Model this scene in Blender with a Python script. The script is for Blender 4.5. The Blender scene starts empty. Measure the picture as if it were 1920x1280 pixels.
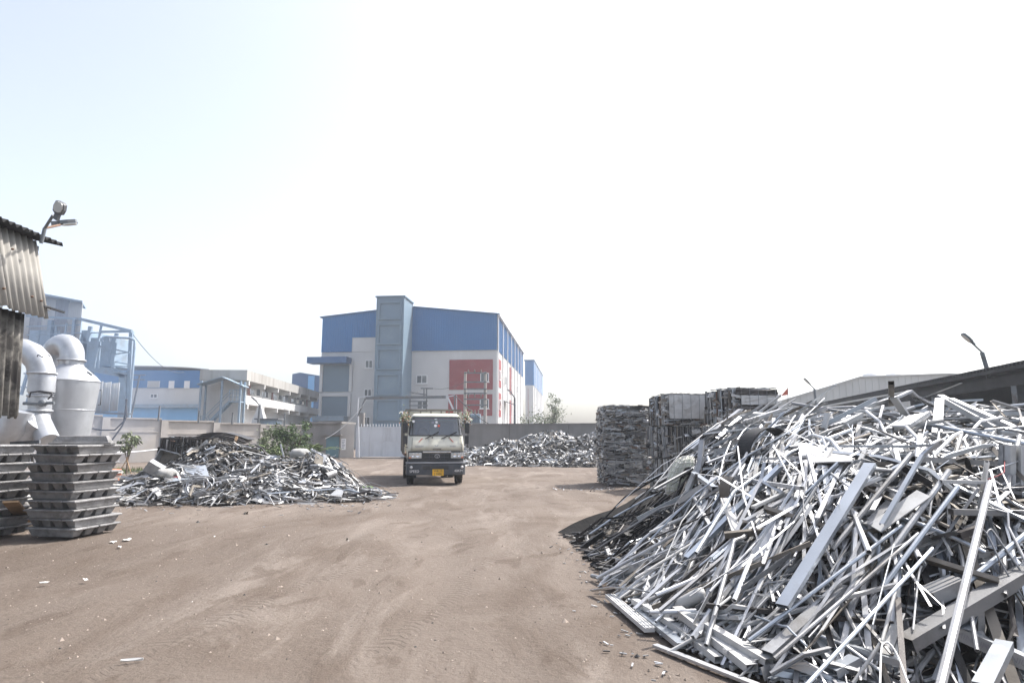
import bpy, math, random
from mathutils import Vector, Matrix

# ------------------------------------------------------------------ camera, sky, sun, exposure
scn = bpy.context.scene
F_PX, CAM_Z, PITCH = 1200.0, 1.75, math.radians(8.3)
cam_d = bpy.data.cameras.new('camera'); cam = bpy.data.objects.new('camera', cam_d)
scn.collection.objects.link(cam); scn.camera = cam
cam_d.sensor_width = 36.0; cam_d.lens = 36.0 * F_PX / 1920.0
cam_d.clip_start = 0.05; cam_d.clip_end = 2000.0
cam.location = (0, 0, CAM_Z); cam.rotation_euler = (math.pi / 2 + PITCH, 0, 0)

SUN_AZ, SUN_EL = math.radians(58), math.radians(54)      # azimuth clockwise from the view direction (+Y)
w = bpy.data.worlds.new('World'); scn.world = w; w.use_nodes = True
nt = w.node_tree; nt.nodes.clear()
sky = nt.nodes.new('ShaderNodeTexSky'); sky.sky_type = 'NISHITA'; sky.sun_disc = False
sky.sun_elevation = SUN_EL; sky.sun_rotation = SUN_AZ
sky.air_density = 1.0; sky.dust_density = 3.8; sky.ozone_density = 1.2; sky.altitude = 20
bgn = nt.nodes.new('ShaderNodeBackground'); bgn.inputs['Strength'].default_value = 0.14
outw = nt.nodes.new('ShaderNodeOutputWorld')
hs = nt.nodes.new('ShaderNodeHueSaturation'); hs.inputs['Hue'].default_value = 0.503; hs.inputs['Saturation'].default_value = 0.55      # dusty, washed out sky
nt.links.new(sky.outputs[0], hs.inputs['Color']); nt.links.new(hs.outputs[0], bgn.inputs[0]); nt.links.new(bgn.outputs[0], outw.inputs[0])
sun_d = bpy.data.lights.new('sun', 'SUN'); sun_d.energy = 3.0; sun_d.angle = math.radians(0.6)
sun_d.color = (1.0, 0.95, 0.88)
sun = bpy.data.objects.new('sun', sun_d); scn.collection.objects.link(sun)
to_sun = Vector((math.cos(SUN_EL) * math.sin(SUN_AZ), math.cos(SUN_EL) * math.cos(SUN_AZ), math.sin(SUN_EL)))
sun.rotation_euler = to_sun.to_track_quat('Z', 'Y').to_euler(); sun.location = (30, 20, 60)
scn.view_settings.view_transform = 'Standard'; scn.view_settings.look = 'None'
scn.view_settings.exposure = 1.22; scn.view_settings.gamma = 1.0
scn.view_settings.use_curve_mapping = False
scn.render.engine = 'CYCLES'
scn.cycles.use_denoising = True
scn.cycles.max_bounces = 8; scn.cycles.transparent_max_bounces = 12; scn.cycles.volume_bounces = 1
scn.cycles.caustics_reflective = False; scn.cycles.caustics_refractive = False

R = random.Random(7)
COL = scn.collection
rad = math.radians

# ------------------------------------------------------------------ measuring helpers (where in the place a seen point stands)
def ray(px, py):
    xc, yc = (px - 960) / F_PX, (640 - py) / F_PX
    return Vector((xc, math.cos(PITCH) - math.sin(PITCH) * yc, math.sin(PITCH) + math.cos(PITCH) * yc))
CAMP = Vector((0, 0, CAM_Z))
def at(px, py, Y):
    d = ray(px, py); return CAMP + d * (Y / d.y)
def gr(px, py):
    d = ray(px, py); return CAMP + d * (-CAM_Z / d.z)
def onplane(px, py, p0, n):
    d = ray(px, py); return CAMP + d * ((Vector(p0) - CAMP).dot(n) / d.dot(n))

# ------------------------------------------------------------------ mesh builder
class MB:
    def __init__(s): s.v = []; s.f = []; s.m = []; s.sm = []
    def add(s, vs, fs, m=0, smooth=False):
        b = len(s.v); s.v.extend(vs)
        for f in fs:
            s.f.append(tuple(b + i for i in f)); s.m.append(m); s.sm.append(smooth)
        return s
    def box(s, c, size, rot=None, m=0):
        x, y, z = size[0] / 2, size[1] / 2, size[2] / 2
        vs = [Vector(p) for p in ((-x,-y,-z),(x,-y,-z),(x,y,-z),(-x,y,-z),(-x,-y,z),(x,-y,z),(x,y,z),(-x,y,z))]
        if rot is not None: vs = [rot @ p for p in vs]
        c = Vector(c)
        return s.add([tuple(p + c) for p in vs], ((3,2,1,0),(4,5,6,7),(0,1,5,4),(1,2,6,5),(2,3,7,6),(3,0,4,7)), m)
    def ends(s, a, b, size, m=0, roll=0.0):           # box bar from a to b
        a, b = Vector(a), Vector(b); t = (b - a)
        sx, up = frame(t.normalized(), roll); w, h = size[0] / 2, size[1] / 2
        vs = []
        for p in (a, b):
            for (i, j) in ((-w,-h),(w,-h),(w,h),(-w,h)): vs.append(tuple(p + sx * i + up * j))
        return s.add(vs, ((3,2,1,0),(4,5,6,7),(0,1,5,4),(1,2,6,5),(2,3,7,6),(3,0,4,7)), m)
    def prism(s, poly, z0, z1, m=0, fn=None):          # polygon in xy, extruded in z; fn maps points
        n = len(poly)
        vs = [(p[0], p[1], z0) for p in poly] + [(p[0], p[1], z1) for p in poly]
        if fn: vs = [tuple(fn(*p)) for p in vs]
        fs = [tuple(range(n))[::-1], tuple(range(n, 2 * n))] + [(i, (i + 1) % n, n + (i + 1) % n, n + i) for i in range(n)]
        return s.add(vs, fs, m)
    def tube(s, pts, r, n=10, m=0, cap=True, smooth=True):  # r: number or list
        pts = [Vector(p) for p in pts]; k = len(pts)
        rs = r if isinstance(r, (list, tuple)) else [r] * k
        vs = []; prev = None
        for i, p in enumerate(pts):
            t = (pts[min(i + 1, k - 1)] - pts[max(i - 1, 0)]).normalized()
            if prev is None: sx, up = frame(t, 0)
            else:
                up = (prev - t * prev.dot(t)).normalized(); sx = t.cross(up)
            prev = up
            for j in range(n):
                a = 2 * math.pi * j / n
                vs.append(tuple(p + sx * (math.cos(a) * rs[i]) + up * (math.sin(a) * rs[i])))
        fs = [(i * n + j, i * n + (j + 1) % n, (i + 1) * n + (j + 1) % n, (i + 1) * n + j) for i in range(k - 1) for j in range(n)]
        s.add(vs, fs, m, smooth)
        if cap:
            s.add(vs[:n], [tuple(range(n))[::-1]], m); s.add(vs[-n:], [tuple(range(n))], m)
        return s
    def lathe(s, prof, c=(0, 0, 0), n=24, m=0, axis='Z', smooth=True):  # prof: (r, z)
        vs = []
        for r, z in prof:
            for j in range(n):
                a = 2 * math.pi * j / n; x, y = r * math.cos(a), r * math.sin(a)
                p = (x, y, z) if axis == 'Z' else ((z, x, y) if axis == 'X' else (x, z, y))
                vs.append((p[0] + c[0], p[1] + c[1], p[2] + c[2]))
        fs = [(i * n + j, i * n + (j + 1) % n, (i + 1) * n + (j + 1) % n, (i + 1) * n + j) for i in range(len(prof) - 1) for j in range(n)]
        return s.add(vs, fs, m, smooth)
    def quad(s, a, b, c, d, m=0): return s.add([tuple(a), tuple(b), tuple(c), tuple(d)], ((0, 1, 2, 3),), m)
    def slab(s, pts, n, th, m=0):                      # planar polygon given thickness along n
        n = Vector(n).normalized() * th; k = len(pts)
        a = [tuple(Vector(p)) for p in pts]; b = [tuple(Vector(p) + n) for p in pts]
        return s.add(a + b, [tuple(range(k))[::-1], tuple(range(k, 2 * k))] + [(i, (i + 1) % k, k + (i + 1) % k, k + i) for i in range(k)], m)
    def build(s, name, mats, parent=None, origin=None, bevel=0, fix=False):
        if not isinstance(mats, (list, tuple)): mats = [mats]
        o0 = Vector(origin) if origin is not None else Vector((0, 0, 0))
        if parent is not None and origin is None and parent.get('_world'): o0 = world_of(parent)
        vs = s.v if o0.length == 0 else [(p[0] - o0.x, p[1] - o0.y, p[2] - o0.z) for p in s.v]
        me = bpy.data.meshes.new(name); me.from_pydata(vs, [], s.f)
        for m_ in mats: me.materials.append(m_)
        if len(mats) > 1: me.polygons.foreach_set('material_index', s.m)
        me.polygons.foreach_set('use_smooth', s.sm)
        if fix:
            import bmesh
            bm = bmesh.new(); bm.from_mesh(me); bmesh.ops.recalc_face_normals(bm, faces=bm.faces); bm.to_mesh(me); bm.free()
        me.update()
        o = bpy.data.objects.new(name, me); COL.objects.link(o)
        if parent is not None:
            o.parent = parent
            if parent.get('_world'): o['_world'] = 1; o['_o'] = [0, 0, 0]
            if origin is not None: o.location = o0 - world_of(parent)
        elif origin is not None: o.location = o0; o['_world'] = 1
        if bevel:
            md = o.modifiers.new('bevel', 'BEVEL'); md.width = bevel; md.segments = 2; md.limit_method = 'ANGLE'; md.angle_limit = rad(35)
        return o

def world_of(o):
    p = Vector((0, 0, 0))
    while o is not None: p = p + Vector(o.location); o = o.parent
    return p
def frame(t, roll=0.0):
    up = Vector((0, 0, 1)) if abs(t.z) < 0.97 else Vector((0, 1, 0))
    sx = t.cross(up).normalized(); u = sx.cross(t).normalized()
    if roll:
        c, s_ = math.cos(roll), math.sin(roll); sx, u = sx * c + u * s_, u * c - sx * s_
    return sx, u
def tag(o, label=None, cat=None, group=None, kind=None):
    if label: o['label'] = label
    if cat: o['category'] = cat
    if group: o['group'] = group
    if kind: o['kind'] = kind
    return o
def thing(name, loc, label, cat, group=None, rz=0.0, world=True):
    o = bpy.data.objects.new(name, None); COL.objects.link(o); o.location = loc; o.rotation_euler = (0, 0, rz)
    o.empty_display_size = 0.2
    if world: o['_world'] = 1
    return tag(o, label, cat, group)
def copy_tree(o, parent=None):
    c = o.copy(); COL.objects.link(c); c.parent = parent
    for ch in list(o.children): copy_tree(ch, c)
    return c

# ------------------------------------------------------------------ materials
def material(name, col, rough=0.7, metal=0.0, var=0.18, scale=2.0, bump=0.0, bscale=30.0, grime=None, gscale=1.2, glo=0.5, ghi=0.72,
             pervar=0.0, spec=0.4, streak=False, coat=0.0):
    m = bpy.data.materials.new(name); m.use_nodes = True; t = m.node_tree; L = t.links; N = t.nodes
    b = N['Principled BSDF']; b.inputs['Roughness'].default_value = rough; b.inputs['Metallic'].default_value = metal
    b.inputs['Specular IOR Level'].default_value = spec
    if coat: b.inputs['Coat Weight'].default_value = coat
    tc = N.new('ShaderNodeTexCoord'); src = tc.outputs['Object']
    oi = N.new('ShaderNodeObjectInfo')
    if streak:
        mp = N.new('ShaderNodeMapping'); mp.inputs['Scale'].default_value = (1, 1, 0.12); L.new(src, mp.inputs[0]); gsrc = mp.outputs[0]
    else: gsrc = src
    nz = N.new('ShaderNodeTexNoise'); nz.noise_dimensions = '4D'; nz.inputs['Scale'].default_value = scale; nz.inputs['Detail'].default_value = 7
    L.new(src, nz.inputs['Vector']); wm = N.new('ShaderNodeMath'); wm.operation = 'MULTIPLY'; wm.inputs[1].default_value = 37.0
    L.new(oi.outputs['Random'], wm.inputs[0]); L.new(wm.outputs[0], nz.inputs['W'])
    mr = N.new('ShaderNodeMapRange'); mr.inputs[1].default_value = 0.28; mr.inputs[2].default_value = 0.72
    mr.inputs[3].default_value = 1 - var; mr.inputs[4].default_value = 1 + var; L.new(nz.outputs[0], mr.inputs[0])
    val = mr.outputs[0]
    if pervar:
        ge = N.new('ShaderNodeNewGeometry'); ad = N.new('ShaderNodeMath'); ad.operation = 'ADD'
        L.new(ge.outputs['Random Per Island'], ad.inputs[0]); L.new(oi.outputs['Random'], ad.inputs[1])
        fr = N.new('ShaderNodeMath'); fr.operation = 'FRACT'; L.new(ad.outputs[0], fr.inputs[0])
        m2 = N.new('ShaderNodeMapRange'); m2.inputs[3].default_value = 1 - pervar; m2.inputs[4].default_value = 1 + pervar * 0.6
        L.new(fr.outputs[0], m2.inputs[0]); mu = N.new('ShaderNodeMath'); mu.operation = 'MULTIPLY'
        L.new(val, mu.inputs[0]); L.new(m2.outputs[0], mu.inputs[1]); val = mu.outputs[0]
    vm = N.new('ShaderNodeVectorMath'); vm.operation = 'SCALE'; vm.inputs[0].default_value = col[:3]; L.new(val, vm.inputs['Scale'])
    cout = vm.outputs[0]
    if grime:
        n2 = N.new('ShaderNodeTexNoise'); n2.noise_dimensions = '4D'; n2.inputs['Scale'].default_value = gscale; n2.inputs['Detail'].default_value = 8
        n2.inputs['Roughness'].default_value = 0.65
        L.new(gsrc, n2.inputs['Vector']); L.new(wm.outputs[0], n2.inputs['W'])
        m3 = N.new('ShaderNodeMapRange'); m3.inputs[1].default_value = glo; m3.inputs[2].default_value = ghi; L.new(n2.outputs[0], m3.inputs[0])
        mx = N.new('ShaderNodeMix'); mx.data_type = 'RGBA'; L.new(m3.outputs[0], mx.inputs[0]); L.new(cout, mx.inputs[6])
        mx.inputs[7].default_value = (*grime[:3], 1); cout = mx.outputs[2]
        if metal > 0.2:
            m4 = N.new('ShaderNodeMapRange'); m4.inputs[3].default_value = rough; m4.inputs[4].default_value = min(1, rough + 0.35)
            L.new(m3.outputs[0], m4.inputs[0]); L.new(m4.outputs[0], b.inputs['Roughness'])
    L.new(cout, b.inputs['Base Color'])
    if bump:
        n3 = N.new('ShaderNodeTexNoise'); n3.inputs['Scale'].default_value = bscale; n3.inputs['Detail'].default_value = 6; L.new(src, n3.inputs['Vector'])
        bp = N.new('ShaderNodeBump'); bp.inputs['Strength'].default_value = bump; bp.inputs['Distance'].default_value = 0.02
        L.new(n3.outputs[0], bp.inputs['Height']); L.new(bp.outputs[0], b.inputs['Normal'])
    return m

MT = {}
def dm(k, *a, **kw): MT[k] = material(k, *a, **kw)
GR = (0.20, 0.185, 0.17)
dm('al_bright', (0.56, 0.57, 0.59), 0.40, 0.65, 0.10, 3.0, 0.08, 60, grime=(0.27, 0.26, 0.25), gscale=3.0, glo=0.5, ghi=0.8, pervar=0.28)
dm('al_dull', (0.33, 0.335, 0.345), 0.5, 0.6, 0.16, 3.0, 0.1, 60, grime=(0.15, 0.14, 0.13), gscale=2.5, glo=0.48, ghi=0.78, pervar=0.38)
dm('al_white', (0.50, 0.50, 0.495), 0.5, 0.0, 0.08, 3.0, 0.05, 60, grime=(0.25, 0.235, 0.215), gscale=3.5, glo=0.5, ghi=0.8, pervar=0.14)
dm('al_blue', (0.43, 0.465, 0.51), 0.36, 0.7, 0.10, 3.0, 0.05, 60, grime=(0.24, 0.24, 0.25), gscale=2.5, glo=0.55, ghi=0.85, pervar=0.2)
dm('al_dark', (0.055, 0.05, 0.05), 0.45, 0.3, 0.25, 4.0, 0.1, 60, grime=(0.16, 0.15, 0.14), gscale=3.0, glo=0.5, ghi=0.8, pervar=0.4)
dm('al_brown', (0.20, 0.18, 0.155), 0.6, 0.25, 0.2, 4.0, 0.1, 60, grime=(0.13, 0.115, 0.10), gscale=3.0, glo=0.45, ghi=0.75, pervar=0.3)
dm('scrap_gap_shade', (0.06, 0.058, 0.056), 0.8, 0.2, 0.5, 6.0, 0.6, 14)  # core under the loose pieces; shade of the gaps put into its colour
dm('steel_black', (0.018, 0.018, 0.02), 0.6, 0.2, 0.3, 5.0, 0.15, 40, grime=(0.06, 0.057, 0.055), gscale=3.0, glo=0.55, ghi=0.8, pervar=0.5)
dm('ingot', (0.26, 0.26, 0.265), 0.6, 0.3, 0.22, 7.0, 0.6, 40, grime=(0.14, 0.135, 0.13), gscale=4.5, glo=0.46, ghi=0.74, pervar=0.22)
dm('cement_sheet', (0.31, 0.30, 0.28), 0.88, 0.0, 0.14, 3.0, 0.2, 60, grime=(0.24, 0.22, 0.195), gscale=1.6, glo=0.48, ghi=0.8, streak=True, spec=0.2)
dm('sheet_burnt_shaded', (0.24, 0.23, 0.21), 0.85, 0.0, 0.15, 3.0, 0.2, 60, grime=(0.03, 0.028, 0.027), gscale=1.1, glo=0.40, ghi=0.54, spec=0.2)  # real scorching, spread wider to put the sheets' shade into the colour
dm('roof_dark', (0.035, 0.036, 0.038), 0.85, 0.0, 0.25, 2.0, 0.2, 40, spec=0.2)
dm('steel_grey', (0.16, 0.175, 0.19), 0.55, 0.4, 0.2, 3.0, 0.05, 40, grime=(0.12, 0.10, 0.09), gscale=3.0)
dm('steel_blue', (0.25, 0.33, 0.41), 0.6, 0.1, 0.12, 2.0, 0.05, 40, grime=(0.20, 0.22, 0.24), gscale=1.5)
dm('duct', (0.50, 0.52, 0.55), 0.36, 0.5, 0.06, 2.0, 0.05, 12, grime=(0.24, 0.25, 0.265), gscale=1.2, glo=0.45, ghi=0.85)
dm('wall_plaster', (0.40, 0.375, 0.35), 0.9, 0.0, 0.10, 1.2, 0.2, 30, grime=(0.29, 0.27, 0.25), gscale=0.7, glo=0.45, ghi=0.75, streak=True, spec=0.2)
dm('wall_cement', (0.235, 0.225, 0.215), 0.92, 0.0, 0.12, 1.2, 0.2, 30, grime=(0.15, 0.143, 0.138), gscale=0.6, glo=0.42, ghi=0.72, streak=True, spec=0.2)
dm('white_wall', (0.54, 0.54, 0.535), 0.85, 0.0, 0.05, 0.5, 0.1, 20, grime=(0.43, 0.425, 0.41), gscale=0.35, glo=0.5, ghi=0.85, streak=True, spec=0.2)
dm('dorm_wall', (0.56, 0.565, 0.56), 0.88, 0.0, 0.06, 0.7, 0.1, 20, grime=(0.42, 0.40, 0.37), gscale=0.5, glo=0.52, ghi=0.8, streak=True, spec=0.2)
dm('dorm_parapet', (0.40, 0.395, 0.38), 0.9, 0.0, 0.08, 0.8, 0.1, 20, grime=(0.25, 0.235, 0.215), gscale=1.1, glo=0.47, ghi=0.72, streak=True, spec=0.2)
dm('blue_clad', (0.018, 0.14, 0.35), 0.5, 0.0, 0.07, 0.4, 0.0, grime=(0.03, 0.155, 0.35), gscale=0.3)
dm('blue_trim', (0.035, 0.10, 0.22), 0.5, 0.0, 0.06, 0.5)
dm('light_blue', (0.16, 0.40, 0.68), 0.5, 0.0, 0.06, 0.5)
dm('tower_paint', (0.14, 0.205, 0.27), 0.7, 0.0, 0.07, 0.4, 0.05, 15, grime=(0.18, 0.25, 0.30), gscale=0.35, glo=0.5, ghi=0.8)
dm('shutter', (0.13, 0.19, 0.245), 0.55, 0.1, 0.06, 0.5)
dm('red_tile', (0.25, 0.04, 0.045), 0.75, 0.0, 0.12, 0.8, 0.15, 25, grime=(0.23, 0.085, 0.09), gscale=0.8)
dm('window_glass', (0.05, 0.065, 0.08), 0.12, 0.0, 0.2, 1.0, spec=0.8)
dm('window_white', (0.72, 0.72, 0.72), 0.5, 0.0, 0.04)
dm('grey_clad', (0.47, 0.475, 0.46), 0.6, 0.1, 0.06, 0.3, grime=(0.38, 0.375, 0.36), gscale=0.25, streak=True)
dm('gate_paint', (0.56, 0.58, 0.61), 0.55, 0.1, 0.07, 0.8, 0.05, 20, grime=(0.36, 0.36, 0.37), gscale=0.9, streak=True)
dm('teal_door', (0.10, 0.19, 0.22), 0.6, 0.0, 0.12)
dm('cream_paint', (0.62, 0.61, 0.52), 0.38, 0.0, 0.05, 2.0, grime=(0.36, 0.32, 0.24), gscale=2.6, glo=0.48, ghi=0.85, coat=0.25)
dm('black_plastic', (0.028, 0.03, 0.034), 0.45, 0.0, 0.15, 3.0, grime=(0.11, 0.10, 0.09), gscale=3.0, glo=0.5, ghi=0.85)
dm('bumper_grey', (0.05, 0.058, 0.07), 0.48, 0.0, 0.12, 3.0, grime=(0.15, 0.135, 0.12), gscale=2.6, glo=0.48, ghi=0.85)
dm('rubber', (0.022, 0.022, 0.022), 0.9, 0.0, 0.2, 5.0, 0.2, 50, grime=(0.13, 0.11, 0.09), gscale=4.0, glo=0.5, ghi=0.8, spec=0.2)
dm('chrome', (0.75, 0.75, 0.76), 0.2, 0.9, 0.05)
dm('lamp_glass', (0.62, 0.63, 0.62), 0.12, 0.3, 0.12, 9.0, spec=0.8)
dm('plate_yellow', (0.75, 0.43, 0.03), 0.5)
dm('print_black', (0.02, 0.018, 0.02), 0.6)
dm('print_white', (0.72, 0.72, 0.72), 0.6)
dm('print_red', (0.62, 0.10, 0.05), 0.6)
dm('print_grey', (0.25, 0.26, 0.30), 0.6, var=0.3, scale=9)
dm('cabin_dark', (0.11, 0.11, 0.115), 0.8)
dm('seat_cloth', (0.20, 0.22, 0.25), 0.9)
dm('rust_steel', (0.16, 0.10, 0.07), 0.8, 0.1, 0.3, 4.0, 0.2, 40)
dm('wood', (0.33, 0.22, 0.13), 0.8, 0.0, 0.25, 5.0, 0.2, 40, streak=True)
dm('sack', (0.66, 0.66, 0.64), 0.85, 0.0, 0.10, 6.0, 0.3, 25, grime=(0.45, 0.43, 0.40), gscale=2.0)
dm('dull_plastic', (0.40, 0.395, 0.38), 0.7, 0.0, 0.15, 5.0, 0.3, 25, grime=(0.25, 0.24, 0.22), gscale=4.0)
dm('net_sack', (0.60, 0.62, 0.52), 0.9, 0.0, 0.18, 12.0, 0.7, 45, grime=(0.36, 0.36, 0.31), gscale=6.0)
dm('leaf', (0.085, 0.135, 0.045), 0.6, 0.0, 0.35, 3.0, pervar=0.4)
dm('leaf_dusty', (0.17, 0.20, 0.115), 0.7, 0.0, 0.25, 3.0, pervar=0.4)
dm('palm', (0.10, 0.145, 0.045), 0.55, 0.0, 0.3, 3.0, pervar=0.35)
dm('bark', (0.13, 0.10, 0.075), 0.9, 0.0, 0.25, 8.0, 0.3, 40)
dm('grass', (0.11, 0.14, 0.045), 0.8, 0.0, 0.3, 3.0, pervar=0.4)
dm('orange', (0.55, 0.19, 0.10), 0.7)
dm('tarp_black', (0.012, 0.012, 0.013), 0.85, 0.0, 0.3, 3.0, 0.3, 12, spec=0.1)
dm('cable', (0.05, 0.05, 0.055), 0.6)
dm('cable_white', (0.6, 0.6, 0.6), 0.6)
dm('stone', (0.27, 0.225, 0.19), 0.9, 0.0, 0.25, 8.0, pervar=0.45)
dm('paper', (0.72, 0.71, 0.69), 0.8, 0.0, 0.1, 6.0)
dm('notice', (0.62, 0.64, 0.68), 0.6, 0.0, 0.2, 6.0)
dm('flag', (0.55, 0.12, 0.07), 0.8)
dm('cloth_dark', (0.13, 0.15, 0.17), 0.9, 0.0, 0.4, 2.0, pervar=0.5)
dm('door_red', (0.28, 0.15, 0.14), 0.7)
dm('dust_mat', (0.27, 0.28, 0.30), 0.7, 0.2, 0.2)

def glass_mat():
    m = bpy.data.materials.new('windscreen_glass'); m.use_nodes = True; t = m.node_tree; t.nodes.clear()
    o = t.nodes.new('ShaderNodeOutputMaterial'); mx = t.nodes.new('ShaderNodeMixShader'); tr = t.nodes.new('ShaderNodeBsdfTransparent')
    gl = t.nodes.new('ShaderNodeBsdfGlossy'); fr = t.nodes.new('ShaderNodeFresnel'); fr.inputs[0].default_value = 2.6
    tr.inputs[0].default_value = (0.62, 0.72, 0.78, 1); gl.inputs['Roughness'].default_value = 0.06
    t.links.new(fr.outputs[0], mx.inputs[0]); t.links.new(tr.outputs[0], mx.inputs[1]); t.links.new(gl.outputs[0], mx.inputs[2]); t.links.new(mx.outputs[0], o.inputs[0])
    return m
MT['glass'] = glass_mat()

def dirt_mat():
    m = bpy.data.materials.new('dirt'); m.use_nodes = True; t = m.node_tree; N = t.nodes; L = t.links
    b = N['Principled BSDF']; b.inputs['Roughness'].default_value = 0.95; b.inputs['Specular IOR Level'].default_value = 0.15
    tc = N.new('ShaderNodeTexCoord')
    def noise(scale, det, sc=(1, 1, 1), rot=0, rough=0.6, dist=0.0):
        mp = N.new('ShaderNodeMapping'); mp.inputs['Scale'].default_value = sc; mp.inputs['Rotation'].default_value = (0, 0, rot)
        L.new(tc.outputs['Object'], mp.inputs[0]); n = N.new('ShaderNodeTexNoise'); n.inputs['Scale'].default_value = scale
        n.inputs['Detail'].default_value = det; n.inputs['Roughness'].default_value = rough; n.inputs['Distortion'].default_value = dist
        L.new(mp.outputs[0], n.inputs['Vector']); return n.outputs[0]
    def rng(s, a, b_, c=0.0, d=1.0):
        r = N.new('ShaderNodeMapRange'); r.inputs[1].default_value = a; r.inputs[2].default_value = b_; r.inputs[3].default_value = c; r.inputs[4].default_value = d
        L.new(s, r.inputs[0]); return r.outputs[0]
    def mix(f, a, b_):
        x = N.new('ShaderNodeMix'); x.data_type = 'RGBA'; L.new(f, x.inputs[0])
        for k, v in ((6, a), (7, b_)):
            if isinstance(v, tuple): x.inputs[k].default_value = (*v, 1)
            else: L.new(v, x.inputs[k])
        return x.outputs[2]
    big = noise(0.16, 6, dist=0.4); mid = noise(0.9, 8, (1, 0.55, 1), 0.5, 0.65, 0.6); fine = noise(14, 6, rough=0.75); strk = noise(1.1, 7, (0.9, 0.22, 1), -0.55, 0.65, 0.5)
    pat = noise(2.3, 5, (1, 0.45, 1), 1.1, 0.6, 0.6)
    c = mix(rng(big, 0.38, 0.62), (0.146, 0.120, 0.101), (0.180, 0.151, 0.130))
    c = mix(rng(mid, 0.46, 0.64, 0, 0.75), c, (0.112, 0.087, 0.070))
    c = mix(rng(strk, 0.52, 0.66, 0, 0.85), c, (0.235, 0.202, 0.176))
    c = mix(rng(pat, 0.59, 0.65, 0, 0.5), c, (0.096, 0.073, 0.058))
    c = mix(rng(fine, 0.56, 0.72, 0, 0.6), c, (0.075, 0.060, 0.050))
    spk = N.new('ShaderNodeTexVoronoi'); spk.inputs['Scale'].default_value = 26; L.new(tc.outputs['Object'], spk.inputs['Vector'])
    c = mix(rng(spk.outputs[0], 0.10, 0.05, 0, 0.5), c, (0.32, 0.29, 0.26))
    L.new(c, b.inputs['Base Color'])
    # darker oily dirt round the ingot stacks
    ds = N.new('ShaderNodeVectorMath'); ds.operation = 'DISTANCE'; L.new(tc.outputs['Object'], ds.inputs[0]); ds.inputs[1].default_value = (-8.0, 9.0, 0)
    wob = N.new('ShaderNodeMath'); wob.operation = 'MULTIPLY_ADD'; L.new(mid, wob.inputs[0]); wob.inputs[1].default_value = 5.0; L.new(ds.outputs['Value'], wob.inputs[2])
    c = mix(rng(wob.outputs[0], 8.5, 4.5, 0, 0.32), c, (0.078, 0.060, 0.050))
    # tyre tread prints: two parallel tracks crossing the yard
    def math_(op, a, b_=None, c_=None):
        x = N.new('ShaderNodeMath'); x.operation = op
        for k, v in enumerate((a, b_, c_)):
            if v is None: continue
            if isinstance(v, (int, float)): x.inputs[k].default_value = v
            else: L.new(v, x.inputs[k])
        return x.outputs[0]
    def dot(v):
        d = N.new('ShaderNodeVectorMath'); d.operation = 'DOT_PRODUCT'; L.new(tc.outputs['Object'], d.inputs[0]); d.inputs[1].default_value = v; return d.outputs['Value']
    u = math_('ADD', dot((0.963, -0.271, 0)), 4.54); u = math_('ADD', u, math_('MULTIPLY', math_('SUBTRACT', big, 0.5), 3.0)); v = dot((0.271, 0.963, 0))
    uu = math_('ABSOLUTE', math_('SUBTRACT', math_('ABSOLUTE', math_('SUBTRACT', u, 0.9)), 0.9))
    msk = math_('MULTIPLY', rng(uu, 0.15, 0.10), rng(mid, 0.60, 0.42)); lug = rng(math_('SINE', math_('ADD', math_('MULTIPLY', v, 62.0), math_('MULTIPLY', uu, 30.0))), 0.0, 0.5)
    tread = math_('MULTIPLY', msk, lug); c = mix(math_('MULTIPLY', tread, 0.22), c, (0.085, 0.066, 0.054)); L.new(c, b.inputs['Base Color'])
    # wheel ruts: wavy bands running down the yard
    wv = N.new('ShaderNodeTexWave'); wv.wave_type = 'BANDS'; wv.bands_direction = 'X'; wv.inputs['Scale'].default_value = 0.32; wv.inputs['Distortion'].default_value = 5.0
    wv.inputs['Detail'].default_value = 2; wv.inputs['Detail Scale'].default_value = 0.25; L.new(tc.outputs['Object'], wv.inputs['Vector'])
    ad = N.new('ShaderNodeMath'); ad.operation = 'MULTIPLY_ADD'; L.new(fine, ad.inputs[0]); ad.inputs[1].default_value = 0.6; L.new(mid, ad.inputs[2])
    ad2 = N.new('ShaderNodeMath'); ad2.operation = 'MULTIPLY_ADD'; L.new(wv.outputs[0], ad2.inputs[0]); ad2.inputs[1].default_value = 0.22; L.new(ad.outputs[0], ad2.inputs[2])
    bp = N.new('ShaderNodeBump'); bp.inputs['Strength'].default_value = 0.9; bp.inputs['Distance'].default_value = 0.06
    L.new(math_('MULTIPLY_ADD', tread, -0.16, ad2.outputs[0]), bp.inputs['Height']); L.new(bp.outputs[0], b.inputs['Normal'])
    return m
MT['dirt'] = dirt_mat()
# ------------------------------------------------------------------ ground
def h_ground(x, y):
    k = max(0.0, 1 - max(0, y - 30) / 20) * max(0, 1 - max(0, abs(x) - 25) / 10)
    return k * (0.014 * math.sin(x * 1.7 + 0.8 * math.sin(y * 0.6)) + 0.010 * math.sin(x * 3.9 + y * 0.9) + 0.012 * math.sin(y * 1.3 + 1.2 * math.sin(x * 0.5))) - 0.02
def axis(lo, hi, near_lo, near_hi, step, far):
    a = []; x = lo
    while x < hi: a.append(x); x += step if near_lo <= x < near_hi else far
    a.append(hi); return a
xs = axis(-185, 185, -15, 15, 0.25, 8); ys = axis(-24, 216, 2, 30, 0.25, 6)
g = MB(); g.v = [(x, y, h_ground(x, y)) for y in ys for x in xs]; nx = len(xs)
g.add([], []); 
for j in range(len(ys) - 1):
    for i in range(nx - 1):
        g.f.append((j * nx + i, j * nx + i + 1, (j + 1) * nx + i + 1, (j + 1) * nx + i)); g.m.append(0); g.sm.append(True)
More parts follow.
